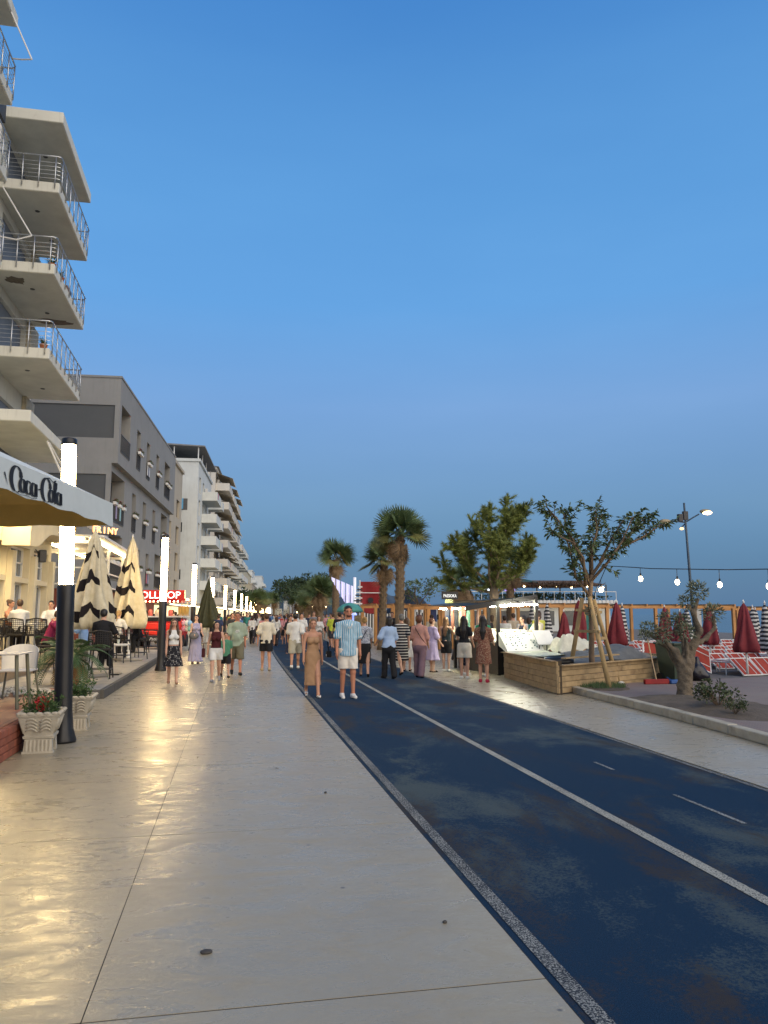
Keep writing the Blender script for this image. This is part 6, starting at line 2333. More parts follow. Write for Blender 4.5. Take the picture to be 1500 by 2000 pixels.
for L_ in limb:
    pts = [Vector(q) for q in L_]
    n = len(pts)
    lm.tube(pts, [.034 * (1 - .75 * i / (n - 1)) + .004 for i in range(n)], 6)
    for i in range(1, n):
        for k in range(6):
            f_ = rs.random()
            p = pts[i - 1].lerp(pts[i], f_)
            d = (pts[i] - pts[i - 1]).normalized()
            t_ = (d + Vector((rs.gauss(0, .7), rs.gauss(0, .7), rs.gauss(.1, .4)))).normalized()
            e = p + t_ * rs.uniform(.22, .48)
            if i > 1 or f_ > .5:
                lm.tube([p, (p + e) / 2 + Vector((0, 0, .02)), e], [.009, .006, .003], 4)
                for q in range(15):
                    b = p.lerp(e, .3 + .7 * rs.random())
                    dd = (t_ + Vector((rs.gauss(0, .8), rs.gauss(0, .8), rs.gauss(-.25, .45))))
                    blade(lv, b, dd, rs.uniform(.10, .18), rs.uniform(.035, .05), rs)
    for q in range(14):
        dd = Vector((rs.gauss(0, .9), rs.gauss(0, .9), rs.gauss(0, .5)))
        blade(lv, pts[-1] + dd * .05, dd, rs.uniform(.12, .2), .05, rs)
lm.build('limbs', M_BARK, ST, smooth=True)
lv.build('crown', M_LEAF, ST)
SK = thing('tree_stakes', 'three leaning timber stakes with cross bars round the young tree', 'stakes')
M_STAKE = pm('pale_round_stake', (.36, .25, .115), .8, .22, 5, .4, 22)
tops = [Vector((7.80, 15.98, 2.03)), Vector((7.76, 16.25, 2.02)), Vector((8.02, 16.22, 1.98))]
feet = [Vector((7.88, 15.35, .08)), Vector((7.62, 16.85, .08)), Vector((8.72, 16.55, .08))]
for a, b in zip(feet, tops):
    MB().tube([a, a.lerp(b, .5), b], [.052, .05, .046], 10).build('stake', M_STAKE, SK, smooth=True)
for (i, j, z) in ((1, 0, 1.28), (0, 2, 1.14), (1, 2, 1.75), (0, 2, 1.82)):
    f = lambda k: feet[k].lerp(tops[k], (z - .08) / 1.95)
    a, b = f(i), f(j)
    d = (b - a).normalized() * .10
    MB().bar(a - d, b + d, .045, .06).build('cross_bar', M_STAKE, SK)
m = MB()
for k in range(5):
    m.tube([(7.88 + .13 * math.cos(q), 16.1 + .13 * math.sin(q), 1.66 + .04 * k + .02 * math.sin(3 * q)) for q in np.linspace(0, 6.28, 13)], .014, 5)
m.build('rope_tie', pm('hemp_rope', (.28, .20, .11), .9), SK)
m = MB()
r_ = random.Random(4)
for k in range(900):
    a, d = r_.uniform(0, 6.28), r_.random() ** .6
    p = Vector((7.85 + d * .55 * math.cos(a), 15.7 + d * .5 * math.sin(a), .11))
    h = r_.uniform(.05, .13)
    e = p + Vector((r_.gauss(0, .04), r_.gauss(0, .04), h))
    m.tri(p - Vector((.006, 0, 0)), p + Vector((.006, 0, 0)), e)
tag(m.build('grass_tuft', pm('short_grass', (.05, .085, .03), .8)), 'short green grass round the foot of the staked tree', 'grass', None, 'stuff')

# pollarded olive
OL = thing('olive_tree', 'stout pollarded olive tree with tufts on bare limbs', 'olive tree', (8.57, 13.64, .10))
V3 = lambda *q: tuple(q)
tr_ = [('c', (0, 0, -.05), (-.02, 0, .35), .165, .105), ('c', (-.02, 0, .35), (-.03, 0, .62), .105, .13), ('c', (.05, 0, .1), (.07, 0, .6), .085, .075),
       ('c', (-.05, 0, .55), (-.22, -.05, .86), .10, .06), ('c', (-.22, -.05, .86), (-.42, -.05, 1.06), .055, .035),
       ('c', (.02, 0, .6), (.05, .05, .92), .085, .06), ('c', (.05, .05, .92), (-.02, .08, 1.25), .055, .035),
       ('c', (.08, 0, .55), (.20, .02, .92), .10, .07), ('c', (.20, .02, .92), (.36, .0, 1.24), .07, .06), ('c', (.36, 0, 1.24), (.27, 0, 1.56), .058, .042), ('c', (.27, 0, 1.56), (.36, 0, 1.84), .042, .03), ('c', (.27, 0, 1.56), (.15, .05, 1.72), .035, .025),
       ('c', (.22, .0, .95), (.55, .1, 1.08), .05, .04), ('c', (.55, .1, 1.08), (.78, .12, 1.28), .04, .03), ('c', (.78, .12, 1.28), (.76, .12, 1.50), .03, .025),
       ('c', (-.10, .05, .6), (-.32, .12, .95), .06, .035), ('c', (-.32, .12, .95), (-.60, .15, 1.15), .033, .022), ('c', (.0, -.08, .65), (-.06, -.2, 1.1), .05, .03), ('e', (.02, -.09, .45), (.06, .06, .06)), ('e', (.0, .1, .2), (.12, .1, .1))]
me = blob('trunk', tr_, .014, pm('olive_bark', (.125, .098, .068), .95, .35, 12, .9, 30, dist=.02), .05, lambda x, y, z: .010 * np.sin(24 * x + 17 * y + 3 * np.sin(5 * z)) * np.sin(3.7 * z + 14 * y) + .007 * np.sin(31 * y - 19 * x + 6 * z) + .005 * np.sin(13 * z + 40 * x) * np.sin(21 * z - 17 * y))
put('trunk', me, OL)
r_ = random.Random(9)
m = MB()
for (cx, cy, cz, rr, nn) in ((.36, 0, 2.0, .20, 330), (.14, .05, 1.78, .15, 170), (.76, .12, 1.58, .20, 300), (-.02, .08, 1.38, .21, 330), (-.46, -.05, 1.16, .18, 230), (-.62, .15, 1.26, .16, 200), (-.06, -.2, 1.22, .17, 200), (-.28, .1, 1.48, .13, 120), (-.75, .1, 1.12, .12, 90)):
    leaf_tuft(m, (cx, cy, cz), (rr, rr, rr * .9), nn, .085, .026, r_, 0, .3)
m.build('crown', pm('olive_leaf', (.115, .130, .075), .6, .4, 6), OL)
PL = thing('small_shrub', 'low sparse shrub in the soil at the right of the olive', 'shrub', (7.95, 11.7, .12))
m = MB()
st = MB()
for k in range(26):
    a = r_.uniform(0, 6.28)
    e = Vector((math.cos(a) * r_.uniform(.05, .36), math.sin(a) * r_.uniform(.05, .3), r_.uniform(.12, .40)))
    st.tube([(0, 0, 0), e * .5 + Vector((0, 0, .05)), e], [.006, .005, .003], 4)
    leaf_tuft(m, e, (.07, .07, .06), 16, .07, .045, r_, 0)
m.build('leaves', pm('shrub_leaf', (.06, .075, .03), .7, .35, 6), PL)
st.build('stems', M_BARK, PL)
PL2 = copy_tree(PL)
PL2.location, PL2.rotation_euler, PL2.scale = (7.75, 11.0, .10), (0, 0, 2), (.5, .5, .55)
tag(PL2, 'tiny sparse shrub nearest the kerb corner at the right', 'shrub')

# small round-headed tree beyond the tallest palm, and dark far trees
def small_tree(x, y, h, rr, label, seed, dense=700, lf=.14, group=None, mat=None):
    r_ = random.Random(seed)
    T_ = thing('small_tree', label, 'tree', (x, y, 0), 0, group)
    out, tips = [], []
    MB().tube([(0, 0, 0), (.03, 0, h * .3), (0, 0, h * .55)], [.07, .055, .05], 8).build('trunk', M_BARK, T_, smooth=True)
    for k in range(5):
        a = 1.257 * k + r_.uniform(-.3, .3)
        grow(r_, Vector((0, 0, h * .53)), Vector((math.cos(a) * .7, math.sin(a) * .7, .8)).normalized(), rr * .75, .03, 1, out, tips, .5, .7, (2, 3), .2)
    m = MB()
    for pts, q in out:
        m.tube(pts, q, 5)
    m.build('limbs', M_BARK, T_)
    m = MB()
    for p, d, pts in tips:
        leaf_tuft(m, p, (rr * .33, rr * .33, rr * .28), max(6, dense // len(tips)), lf, lf * .5, r_, 0, .2)
    m.build('crown', mat or M_LEAF, T_)


small_tree(8.9, 36.5, 3.9, .95, 'small leafy street tree right of the tallest palm', 3, 620, .15)
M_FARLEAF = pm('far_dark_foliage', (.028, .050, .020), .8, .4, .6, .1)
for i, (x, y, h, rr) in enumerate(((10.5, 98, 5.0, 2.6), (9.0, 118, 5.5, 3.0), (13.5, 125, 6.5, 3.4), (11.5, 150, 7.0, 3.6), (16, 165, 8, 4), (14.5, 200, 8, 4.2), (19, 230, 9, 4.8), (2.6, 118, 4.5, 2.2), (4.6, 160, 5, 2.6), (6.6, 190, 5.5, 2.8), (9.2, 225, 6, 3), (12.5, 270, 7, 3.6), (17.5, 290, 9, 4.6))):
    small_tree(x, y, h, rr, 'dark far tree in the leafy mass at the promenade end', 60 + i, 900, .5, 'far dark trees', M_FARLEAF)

# ================================================================== people
def skin_mat(name, col):
    return pm('skin_' + name, col, .55, .07, 8, .08, 60, spec=.35)


SK_TAN = skin_mat('tan', (.42, .215, .135))
SK_MID = skin_mat('mid', (.47, .265, .18))
SK_PALE = skin_mat('pale', (.52, .325, .235))
SK_RED = skin_mat('ruddy', (.40, .17, .10))
HR_BLK = pm('black_hair', (.012, .009, .008), .45, .4, 30, .5, 60)
HR_BRN = pm('brown_hair', (.055, .028, .014), .5, .4, 30, .5, 60)
HR_LBR = pm('light_brown_hair', (.14, .075, .035), .5, .4, 30, .5, 60)
HR_BLD = pm('blond_hair', (.33, .20, .075), .5, .35, 30, .5, 60)
HR_GRY = pm('grey_hair', (.12, .115, .105), .6, .4, 30, .5, 60)
HR_AUB = pm('auburn_hair', (.10, .035, .015), .5, .4, 30, .5, 60)
M_EYE = pm('eye_dark', (.012, .009, .008), .3, .1, 5, 0)
M_LIP = pm('lip', (.30, .09, .075), .5, .1, 5, 0)
M_SOLE = pm('white_shoe', (.60, .59, .56), .6, .08)


def cloth(name, col, var=.10):
    return pm('cloth_' + name, col, .85, var, 7, .35, 28, spec=.2, dist=.012)


def pattern(name, kind, a, b, s_=1.0):
    key = 'cloth_' + name
    if key in _pm:
        return _pm[key]
    t = NT(key)
    g = t.n('SeparateXYZ')
    t.l(t.co(), g.inputs[0])
    X, Y, Z = g.outputs
    if kind == 'vstripe':       # stripes wrap round the body
        u = t.math('ADD', X, t.math('MULTIPLY', Y, .15))
        f = t.math('GREATER_THAN', t.math('PINGPONG', u, .017 * s_), .0108 * s_)
    elif kind == 'hstripe':
        f = t.math('GREATER_THAN', t.math('PINGPONG', Z, .033 * s_), .022 * s_)
    elif kind == 'dots':
        v = t.n('TexVoronoi')
        v.inputs['Scale'].default_value = 26 / s_
        v.inputs['Randomness'].default_value = .25
        t.l(t.co(), v.inputs['Vector'])
        f = t.math('LESS_THAN', v.outputs['Distance'], .26)
    else:
        f = t.ramp(t.noise(32 / s_, 3, .6, None, .8), [(.50, 0.0), (.56, 1.0)])
    n = t.noise(10, 4)
    c = t.mix(f, a, b)
    c = t.mix(1.0, c, t.ramp(n, [(.3, .85), (.7, 1.1)]), 'MULTIPLY')
    t.set(c, .85, spec=.2)
    t.bump(t.noise(22, 4), .35, .012)
    _pm[key] = t.mat
    return t.mat


def vadd(a, b, s_=1.0):
    return (a[0] + b[0] * s_, a[1] + b[1] * s_, a[2] + b[2] * s_)


def lerp3(a, b, t):
    return tuple(a[i] + (b[i] - a[i]) * t for i in range(3))


class Fig:
    """skeleton of a figure about 1.75 m tall that faces -y; angles in degrees, forward is positive"""

    def __init__(s, fem=False, legs=(0, 0, 0, 0), arms=(0, 8, 12, 0, 8, 12), heavy=1.0, seat=None, lean=0.0, head=(0, 0)):
        s.fem, s.hv = fem, heavy
        sw = .155 if fem else .174
        s.head_turn = head
        z0 = 0.0
        s.hipw = .088
        ln = math.sin(rad(lean))
        s.ln = ln
        up = lambda x, y, z: (x, y - ln * max(0, z - .95), z)
        s.up = up
        s.sh = {1: up(sw, .012, 1.408), -1: up(-sw, .012, 1.408)}
        s.hip = {1: (s.hipw, .0, .92), -1: (-s.hipw, .0, .92)}
        s.kn, s.an, s.el, s.wr, s.fd = {}, {}, {}, {}, {}
        for sd, (f, b) in ((1, legs[:2]), (-1, legs[2:])):
            d1 = (.012 * sd, -math.sin(rad(f)), -math.cos(rad(f)))
            s.kn[sd] = vadd(s.hip[sd], d1, .43)
            d2 = (0.0, -math.sin(rad(f - b)), -math.cos(rad(f - b)))
            s.an[sd] = vadd(s.kn[sd], d2, .405)
            s.fd[sd] = rad(max(-60, min(35, (f - b) * .55)))
        for sd, (f, a, b) in ((1, arms[:3]), (-1, arms[3:])):
            d1 = (math.sin(rad(a)) * sd, -math.sin(rad(f)) * math.cos(rad(a)), -math.cos(rad(f)) * math.cos(rad(a)))
            s.el[sd] = vadd(s.sh[sd], d1, .285)
            a2 = a * .25 if b < 60 else -12
            d2 = (math.sin(rad(a2)) * sd, -math.sin(rad(f + b)) * math.cos(rad(a2)), -math.cos(rad(f + b)) * math.cos(rad(a2)))
            s.wr[sd] = vadd(s.el[sd], d2, .245)
            s.__dict__.setdefault('hd', {})[sd] = d2
        s.drop = 0.0 if seat is not None else min(s.an[1][2], s.an[-1][2]) - .075
        if seat is not None:
            s.drop = .92 - .10 - seat
        s.tall = 1.75

    def body(s, fine=True):
        hv = s.hv
        up = s.up
        P = []
        if s.fem:
            P += [('c', up(0, 0, 1.33), up(0, 0, 1.12), .135 * hv, .112 * hv, .68), ('c', up(0, 0, 1.12), (0, .005, .95), .112 * hv, .150 * hv, .74), ('c', (0, .012, .95), (0, .012, .88), .150 * hv, .140 * hv, .76),
                  ('e', up(.068, -.085, 1.27), (.062, .055, .06)), ('e', up(-.068, -.085, 1.27), (.062, .055, .06))]
        else:
            P += [('c', up(0, 0, 1.34), up(0, 0, 1.14), .152 * hv, .130 * hv, .68), ('c', up(0, 0, 1.14), (0, 0, .95), .135 * hv, .142 * hv, .72), ('c', (0, .005, .95), (0, .005, .89), .142 * hv, .132 * hv, .76)]
            if hv > 1.05:
                P.append(('e', up(0, -.06, 1.08), (.13, .10, .14)))
        P.append(('c', s.sh[1], s.sh[-1], .052, .052, .9))
        P.append(('c', up(.06, .015, 1.43), up(0, .005, 1.50), .055, .052))
        P.append(('c', up(-.06, .015, 1.43), up(0, .005, 1.50), .055, .052))
        nk = .046 if s.fem else .055
        P.append(('c', up(0, .015, 1.43), up(0, .0, 1.57), nk + .006, nk))
        # head: skull, jaw, nose, ears, brow
        hx, hz = s.head_turn
        H = lambda x, y, z: up(x * math.cos(rad(hx)) - y * math.sin(rad(hx)), x * math.sin(rad(hx)) + y * math.cos(rad(hx)) , z)
        s.H = H
        P += [('e', H(0, .012, 1.665), (.076, .094, .092)), ('e', H(0, -.018, 1.605), (.058, .066, .070)), ('e', H(0, -.045, 1.562), (.030, .028, .022)),
              ('c', H(0, -.083, 1.645), H(0, -.099, 1.613), .009, .013, 1.0, {'k': .012}), ('e', H(0, -.072, 1.67), (.05, .018, .012), None, {'k': .015}),
              ('e', H(.077, .012, 1.635), (.011, .020, .031), None, {'k': .008}), ('e', H(-.077, .012, 1.635), (.011, .020, .031), None, {'k': .008}), ('e', H(0, -.085, 1.583), (.022, .010, .008), None, {'k': .008})]
        th, cf = (.084, .052) if s.fem else (.080, .054)
        for sd in (1, -1):
            P.append(('c', s.hip[sd], s.kn[sd], th * (hv ** .7), .054))
            P.append(('c', s.kn[sd], s.an[sd], .050, .034))
            m_ = lerp3(s.kn[sd], s.an[sd], .30)
            P.append(('e', (m_[0], m_[1] + .018, m_[2]), (.046, .048, .11)))
            a = s.an[sd]
            fd = s.fd[sd]
            heel = (a[0], a[1] + .028, a[2] - .042)
            toe = (a[0] + .012 * sd, a[1] - .165 * math.cos(fd), a[2] - .052 + .165 * math.sin(fd))
            P.append(('c', a, heel, .034, .030))
            P.append(('c', vadd(heel, (0, -.02, 0)), toe, .030, .024))
            s.__dict__.setdefault('heel', {})[sd] = heel
            s.__dict__.setdefault('toe', {})[sd] = toe
            ua = .043 if s.fem else .050
            P.append(('c', s.sh[sd], s.el[sd], ua * (hv ** .6), ua * .78))
            P.append(('c', s.el[sd], s.wr[sd], ua * .80, .025))
            w_, d = s.wr[sd], s.hd[sd]
            pm_ = vadd(w_, d, .048)
            P.append(('c', w_, vadd(w_, d, .075), .024, .027, 1.15, {'k': .015}))
            if fine:
                ax = (0.0, -abs(d[2]) if abs(d[2]) > .5 else 0.0, 0.0 if abs(d[2]) > .5 else 1.0)
                ln = math.sqrt(sum(q * q for q in ax)) or 1
                ax = tuple(q / ln for q in ax)
                cur = (-sd * .25, 0, 0)
                for i, (o_, L) in enumerate(((-.030, .062), (-.010, .074), (.010, .078), (.029, .068))):
                    b_ = vadd(vadd(w_, d, .085), ax, o_)
                    m1 = vadd(b_, d, L * .55)
                    e_ = vadd(vadd(m1, d, L * .42), cur, .055)
                    P.append(('c', b_, m1, .0098, .0092, 1.0, {'k': .006}))
                    P.append(('c', m1, e_, .0092, .0078, 1.0, {'k': .006}))
                b_ = vadd(vadd(w_, d, .03), ax, .022)
                m1 = vadd(vadd(b_, d, .028), ax, .026)
                P.append(('c', b_, m1, .012, .010, 1.0, {'k': .008}))
                P.append(('c', m1, vadd(m1, d, .032), .010, .008, 1.0, {'k': .006}))
            else:
                P.append(('e', vadd(w_, d, .10), (.022, .034, .055)))
        return P

    # garments ------------------------------------------------------------
    def torso(s, g):
        hv = s.hv
        up = s.up
        if s.fem:
            return [('c', up(0, 0, 1.34), up(0, 0, 1.12), .135 * hv + g, .114 * hv + g, .70), ('c', up(0, 0, 1.12), (0, .005, .93), .114 * hv + g, .152 * hv + g, .76), ('e', up(.068, -.085, 1.27), (.062 + g, .055 + g, .06 + g)), ('e', up(-.068, -.085, 1.27), (.062 + g, .055 + g, .06 + g))]
        q = [('c', up(0, 0, 1.35), up(0, 0, 1.14), .150 * hv + g, .136 * hv + g, .72), ('c', up(0, 0, 1.14), (0, 0, .86), .140 * hv + g, .150 * hv + g, .76)]
        if hv > 1.05:
            q.append(('e', up(0, -.06, 1.08), (.13 + g, .10 + g, .14 + g)))
        return q

    def tee(s, g=.016, sleeve=.62, flare=.014):
        P = s.torso(g)
        hv = s.hv
        for sd in (1, -1):
            P.append(('c', (.045 * sd, 0, 1.02), (.058 * sd, .004, .84), (.092 if s.fem else .100) * hv + g, (.112 if s.fem else .112) * hv + g, .95))
        P.append(('c', s.sh[1], s.sh[-1], .050 + g, .050 + g, .92))
        P.append(('c', s.up(.05, .015, 1.44), s.up(-.05, .015, 1.44), .056 + g * .6, .056 + g * .6))
        for sd in (1, -1):
            if sleeve > 0:
                e_ = lerp3(s.sh[sd], s.el[sd], min(sleeve, 1))
                P.append(('c', s.sh[sd], e_, .047 + g, .046 + g + flare))
                if sleeve > 1:
                    P.append(('c', s.el[sd], lerp3(s.el[sd], s.wr[sd], sleeve - 1), .046 + g, .034 + g))
        return P

    def tee_like(s, garments):
        return any(q[3] and q[3][1] == 1.478 for q in garments)

    def tank(s, g=.010):
        P = s.torso(g)
        for sd in (1, -1):
            P.append(('c', s.up(.105 * sd, -.055, 1.33), s.up(.10 * sd, .0, 1.468), .022, .018))
            P.append(('c', s.up(.105 * sd, .07, 1.33), s.up(.10 * sd, .0, 1.468), .022, .018))
        return P

    def shorts(s, g=.022, frac=.75, flare=.022):
        hv = s.hv
        w_ = .150 if s.fem else .140
        P = [('c', (0, .008, .99), (0, .01, .88), w_ * hv * .94 + g * .8, w_ * hv + g, .78)]
        for sd in (1, -1):
            e_ = lerp3(s.hip[sd], s.kn[sd], min(1.0, frac))
            P.append(('c', s.hip[sd], e_, .086 * (hv ** .7) + g, .066 + g + flare))
        return P

    def trousers(s, g=.020, wide=.0):
        P = s.shorts(g, 1.0, .002)
        for sd in (1, -1):
            P.append(('c', s.kn[sd], lerp3(s.kn[sd], s.an[sd], 1.05), .058 + g + wide * .5, .046 + g + wide))
        return P

    def skirt(s, top=1.0, hem=.5, r1=.26, g=.015, folds=(9, .10), flat=.8):
        hv = s.hv
        fx = -(s.kn[1][1] + s.kn[-1][1]) * 0 + (s.kn[1][1] + s.kn[-1][1]) / 2
        r0 = (.118 if top > 1.03 else .145) * hv + g
        hipr = .158 * hv + g
        return [('c', (0, .004, top), (0, .008, .90), r0, hipr, .78), ('c', (0, .008, .92), (0, fx * .7, hem - .03), hipr, r1, flat, folds)]


def hairdo(F, kind):
    H = F.H
    up = F.up
    cap = [('e', H(0, .022, 1.685), (.086, .098, .088))]
    if kind == 'short':
        return cap + [('e', H(0, .055, 1.64), (.076, .062, .07))], .0
    if kind == 'long':
        return cap + [('c', H(0, .06, 1.66), up(0, .105, 1.36), .078, .070, .60), ('c', up(0, .105, 1.36), up(0, .115, 1.18), .085, .045, .45), ('c', H(.07, .02, 1.66), up(.10, .0, 1.40), .030, .034), ('c', H(-.07, .02, 1.66), up(-.10, .0, 1.40), .030, .034)], .0
    if kind == 'longfront':
        return cap + [('c', H(0, .06, 1.66), up(0, .09, 1.42), .075, .07, .6), ('c', H(.072, .0, 1.67), up(.105, -.06, 1.42), .030, .036), ('c', up(.105, -.06, 1.42), up(.11, -.10, 1.20), .036, .022), ('c', H(-.072, .0, 1.67), up(-.105, -.06, 1.42), .030, .036), ('c', up(-.105, -.06, 1.42), up(-.11, -.10, 1.20), .036, .022)], .0
    if kind == 'bun':
        return cap + [('e', H(0, .10, 1.73), (.052, .05, .048)), ('e', H(0, .05, 1.64), (.074, .060, .06))], .0
    if kind == 'pony':
        return cap + [('e', H(0, .05, 1.65), (.074, .06, .06)), ('c', H(0, .10, 1.70), up(0, .15, 1.42), .034, .018)], .0
    if kind == 'bob':
        return cap + [('c', H(0, .05, 1.66), H(0, .06, 1.55), .088, .08, .8), ('c', H(.07, .015, 1.66), H(.075, .01, 1.56), .03, .03), ('c', H(-.07, .015, 1.66), H(-.075, .01, 1.56), .03, .03)], .0
    if kind == 'curly':
        return [('e', H(0, .03, 1.69), (.105, .11, .10)), ('e', H(0, .06, 1.63), (.095, .08, .09))], .0
    return cap, 0


def face_cut(F):
    """keeps hair off the face"""
    hx = rad(F.head_turn[0])

    def cut(x, y, z):
        yy = y + F.ln * np.maximum(0, z - .95)
        fx = -x * math.sin(-hx) * -1 if False else (x * math.sin(hx) * -1 + yy * math.cos(hx))
        sx = x * math.cos(hx) + yy * math.sin(hx)
        # region in front of the ears and below the hairline is removed
        return np.where((z < 1.712 - .25 * np.abs(sx)) & (np.abs(sx) < .068), -.045 - fx, -1.0)
    return cut


def wrinkle(a, f=26.0):
    return lambda x, y, z: a * np.sin(f * z + 9 * x + 3 * np.sin(14 * x + 5 * y)) * np.cos(12 * x - 8 * y + 7 * z)


def build_person(F, label, pos, rz, height, skinm, garments, hair, hairm, shoes=None, h=.0125, face=True, group='people on the promenade', name='person', fine=True):
    P = F.body(fine)
    s_ = height / F.tall
    me = blob(name, P, h, skinm, .022)
    o = put(name, me, None, (pos[0], pos[1], pos[2] - F.drop * s_), rz, None, (s_, s_, s_))
    tag(o, label, 'person', group)
    for nm, prims, mat, zr, wr in garments:
        c = None
        if zr:
            z0, z1 = zr
            sl_ = .30 if z1 == 1.478 else 0.0
            z1 = 1.512 if z1 == 1.478 else (.955 if z1 in (1.0,) and nm in ('shorts', 'trousers') and F.tee_like(garments) else z1)
            c = (lambda z0, z1, sl_: (lambda x, y, z: np.maximum(z0 - z, z + sl_ * np.abs(x) - z1) + 0 * y))(z0 + 1e-4, z1, sl_)
        put(nm, blob(nm, prims, h, mat, .028, wrinkle(wr) if wr else None, c), o)
    if hair:
        hp, _ = hairdo(F, hair)
        put('hair', blob('hair', hp, min(h, .012), hairm, .03, lambda x, y, z: .003 * np.sin(120 * x) * np.sin(60 * y + 18 * z), face_cut(F)), o)
    if shoes:
        kind, sm = shoes
        for sd in (1, -1):
            hl, to = F.heel[sd], F.toe[sd]
            if kind == 'sneaker':
                pr = [('c', vadd(hl, (0, .004, .004)), to, .042, .036), ('c', vadd(hl, (0, 0, .02)), vadd(lerp3(hl, to, .35), (0, 0, .02)), .042, .040), ('c', F.an[sd], hl, .040, .040)]
                zc = F.an[sd][2] + .01
            else:
                pr = [('c', vadd(hl, (0, 0, -.012)), vadd(to, (0, 0, -.012)), .034, .030), ('c', vadd(lerp3(hl, to, .72), (-.03, 0, .018)), vadd(lerp3(hl, to, .72), (.03, 0, .018)), .018, .018)]
                zc = F.an[sd][2] - .015
            put('shoe', blob('shoe', pr, min(h, .011), sm, .02, None, (lambda q: (lambda x, y, z: z - q + 0 * x + 0 * y))(zc)), o)
    if face:
        H = F.H
        e = MB()
        for sd in (1, -1):
            e.ball(H(.031 * sd, -.0835, 1.648), (.0125, .006, .006), 8)
        e.build('eyes', M_EYE, o, smooth=True)
        e = MB()
        for sd in (1, -1):
            e.tube([H(.014 * sd, -.089, 1.667), H(.032 * sd, -.087, 1.672), H(.049 * sd, -.076, 1.666)], [.0035, .005, .003], 5)
        e.build('eyebrows', hairm if hairm else HR_BRN, o)
        MB().ball(H(0, -.0925, 1.584), (.024, .006, .008), 8).build('lips', M_LIP, o, smooth=True)
    return o


WALK = (22, 8, -16, 22)
WALK2 = (-16, 22, 22, 8)
STEP = (10, 6, -8, 12)
SWING = (-14, 8, 14, 16, 8, 22)
SWING2 = (16, 8, 22, -14, 8, 14)
STAND = (2, 3, -2, 3)
BACK = math.pi
C_W = cloth('white', (.58, .57, .54))
C_CREAM = cloth('cream', (.56, .51, .40))
C_BLK = cloth('black', (.014, .014, .016))
N, Mh = .0098, .0125

# man in blue stripes
F = Fig(False, (4, 2, -3, 6), (-3, 10, 10, 4, 10, 10))
stripe = pattern('blue_stripes', 'vstripe', (.10, .28, .42), (.56, .60, .60))
o = build_person(F, 'man in blue striped shirt and white shorts walking down the track', (2.32, 15.55, 0), rad(4), 1.82, SK_RED,
                 [('shirt', F.tee(.020, .80), stripe, (.80, 1.478), .006), ('shorts', F.shorts(.020, .92, .012), cloth('offwhite', (.60, .56, .50)), (.56, 1.0), .005)], 'short', HR_BLK, ('sneaker', M_SOLE), N)
for sd in (1, -1):
    MB().tube([F.up(.010 * sd, -.128, 1.33), F.up(.048 * sd, -.105, 1.405), F.up(.068 * sd, -.04, 1.46), F.up(.05 * sd, .04, 1.485)], [.006, .013, .012, .008], 6).build('collar', C_W, o, smooth=True)
    e_ = lerp3(F.sh[sd], F.el[sd], .80)
    d_ = lerp3(F.sh[sd], F.el[sd], .90)
    MB().tube([e_, d_], [.080, .078], 14, cap=False).build('cuff', C_W, o, smooth=True)
MB().ball(F.H(0, -.052, 1.572), (.050, .046, .030), 10).build('beard', pm('stubble', (.10, .045, .028), .8), o, smooth=True)
# woman in tan dress
F = Fig(True, WALK, (-6, 10, 8, 6, 10, 10))
tan = cloth('tan', (.34, .205, .115))
build_person(F, 'woman in long tan strapless dress with hair drawn back', (1.65, 15.95, 0), rad(2), 1.60, SK_TAN,
             [('dress', F.torso(.010), tan, (.9, 1.36), .004), ('skirt', F.skirt(1.02, .30, .185, .012, (5, .05), .85), tan, (.30, 1.03), .006)], 'short', HR_LBR, ('sandal', M_SOLE), N)
b_ = thing('handbag', 'small black and white bag at the side of the woman in tan', 'bag', (1.98, 15.95, .78))
put('pouch', bevel(MB().box(-.05, .05, -.09, .09, 0, .13).mesh('pouch', C_BLK), .02, 2), b_)
MB().box(-.052, .052, -.05, .05, .02, .06).build('white_panel', C_W, b_)
MB().tube([(0, -.07, .12), (-.03, -.02, .32), (-.03, .02, .32), (0, .07, .12)], .007, 5).build('strap', C_BLK, b_)
# girl in polka skirt
F = Fig(True, (14, 4, -10, 14), (0, 8, 10, 10, 6, 10))
build_person(F, 'girl in white crop top and black polka-dot skirt with long hair', (-1.36, 19.5, 0), rad(6), 1.56, SK_MID,
             [('crop_top', F.tank(.010), C_W, (1.07, 1.47), .004), ('skirt', F.skirt(1.03, .47, .27, .012, (11, .10)), pattern('polka', 'dots', (.014, .014, .018), (.50, .48, .45)), (.49, 1.04), .004)], 'longfront', HR_BRN, ('sandal', pm('tan_leather', (.24, .12, .06), .6)), N)
# woman in lavender dress with flowers
F = Fig(True, STAND, (14, 8, 55, 14, 8, 60), head=(-35, 0))
build_person(F, 'woman in long lavender dress looking aside in front of the dark parasol', (-1.16, 27.0, 0), rad(10), 1.64, SK_PALE,
             [('dress', F.tank(.010), cloth('lavender', (.27, .26, .38)), (.9, 1.47), .004), ('skirt', F.skirt(1.03, .10, .26, .012, (12, .09)), cloth('lavender', (0, 0, 0)), (.10, 1.04), .006)], 'long', HR_BLK, ('sandal', C_BLK), Mh)
b_ = thing('shoulder_bag', 'grey bag held by the woman in lavender', 'bag', (-1.22, 26.68, .86))
MB().ball((0, 0, .08), (.17, .08, .12), 12).tube([(-.12, 0, .15), (0, 0, .30), (.12, 0, .15)], .012, 6).build('pouch', pm('grey_leather', (.10, .10, .11), .6), b_, smooth=True)
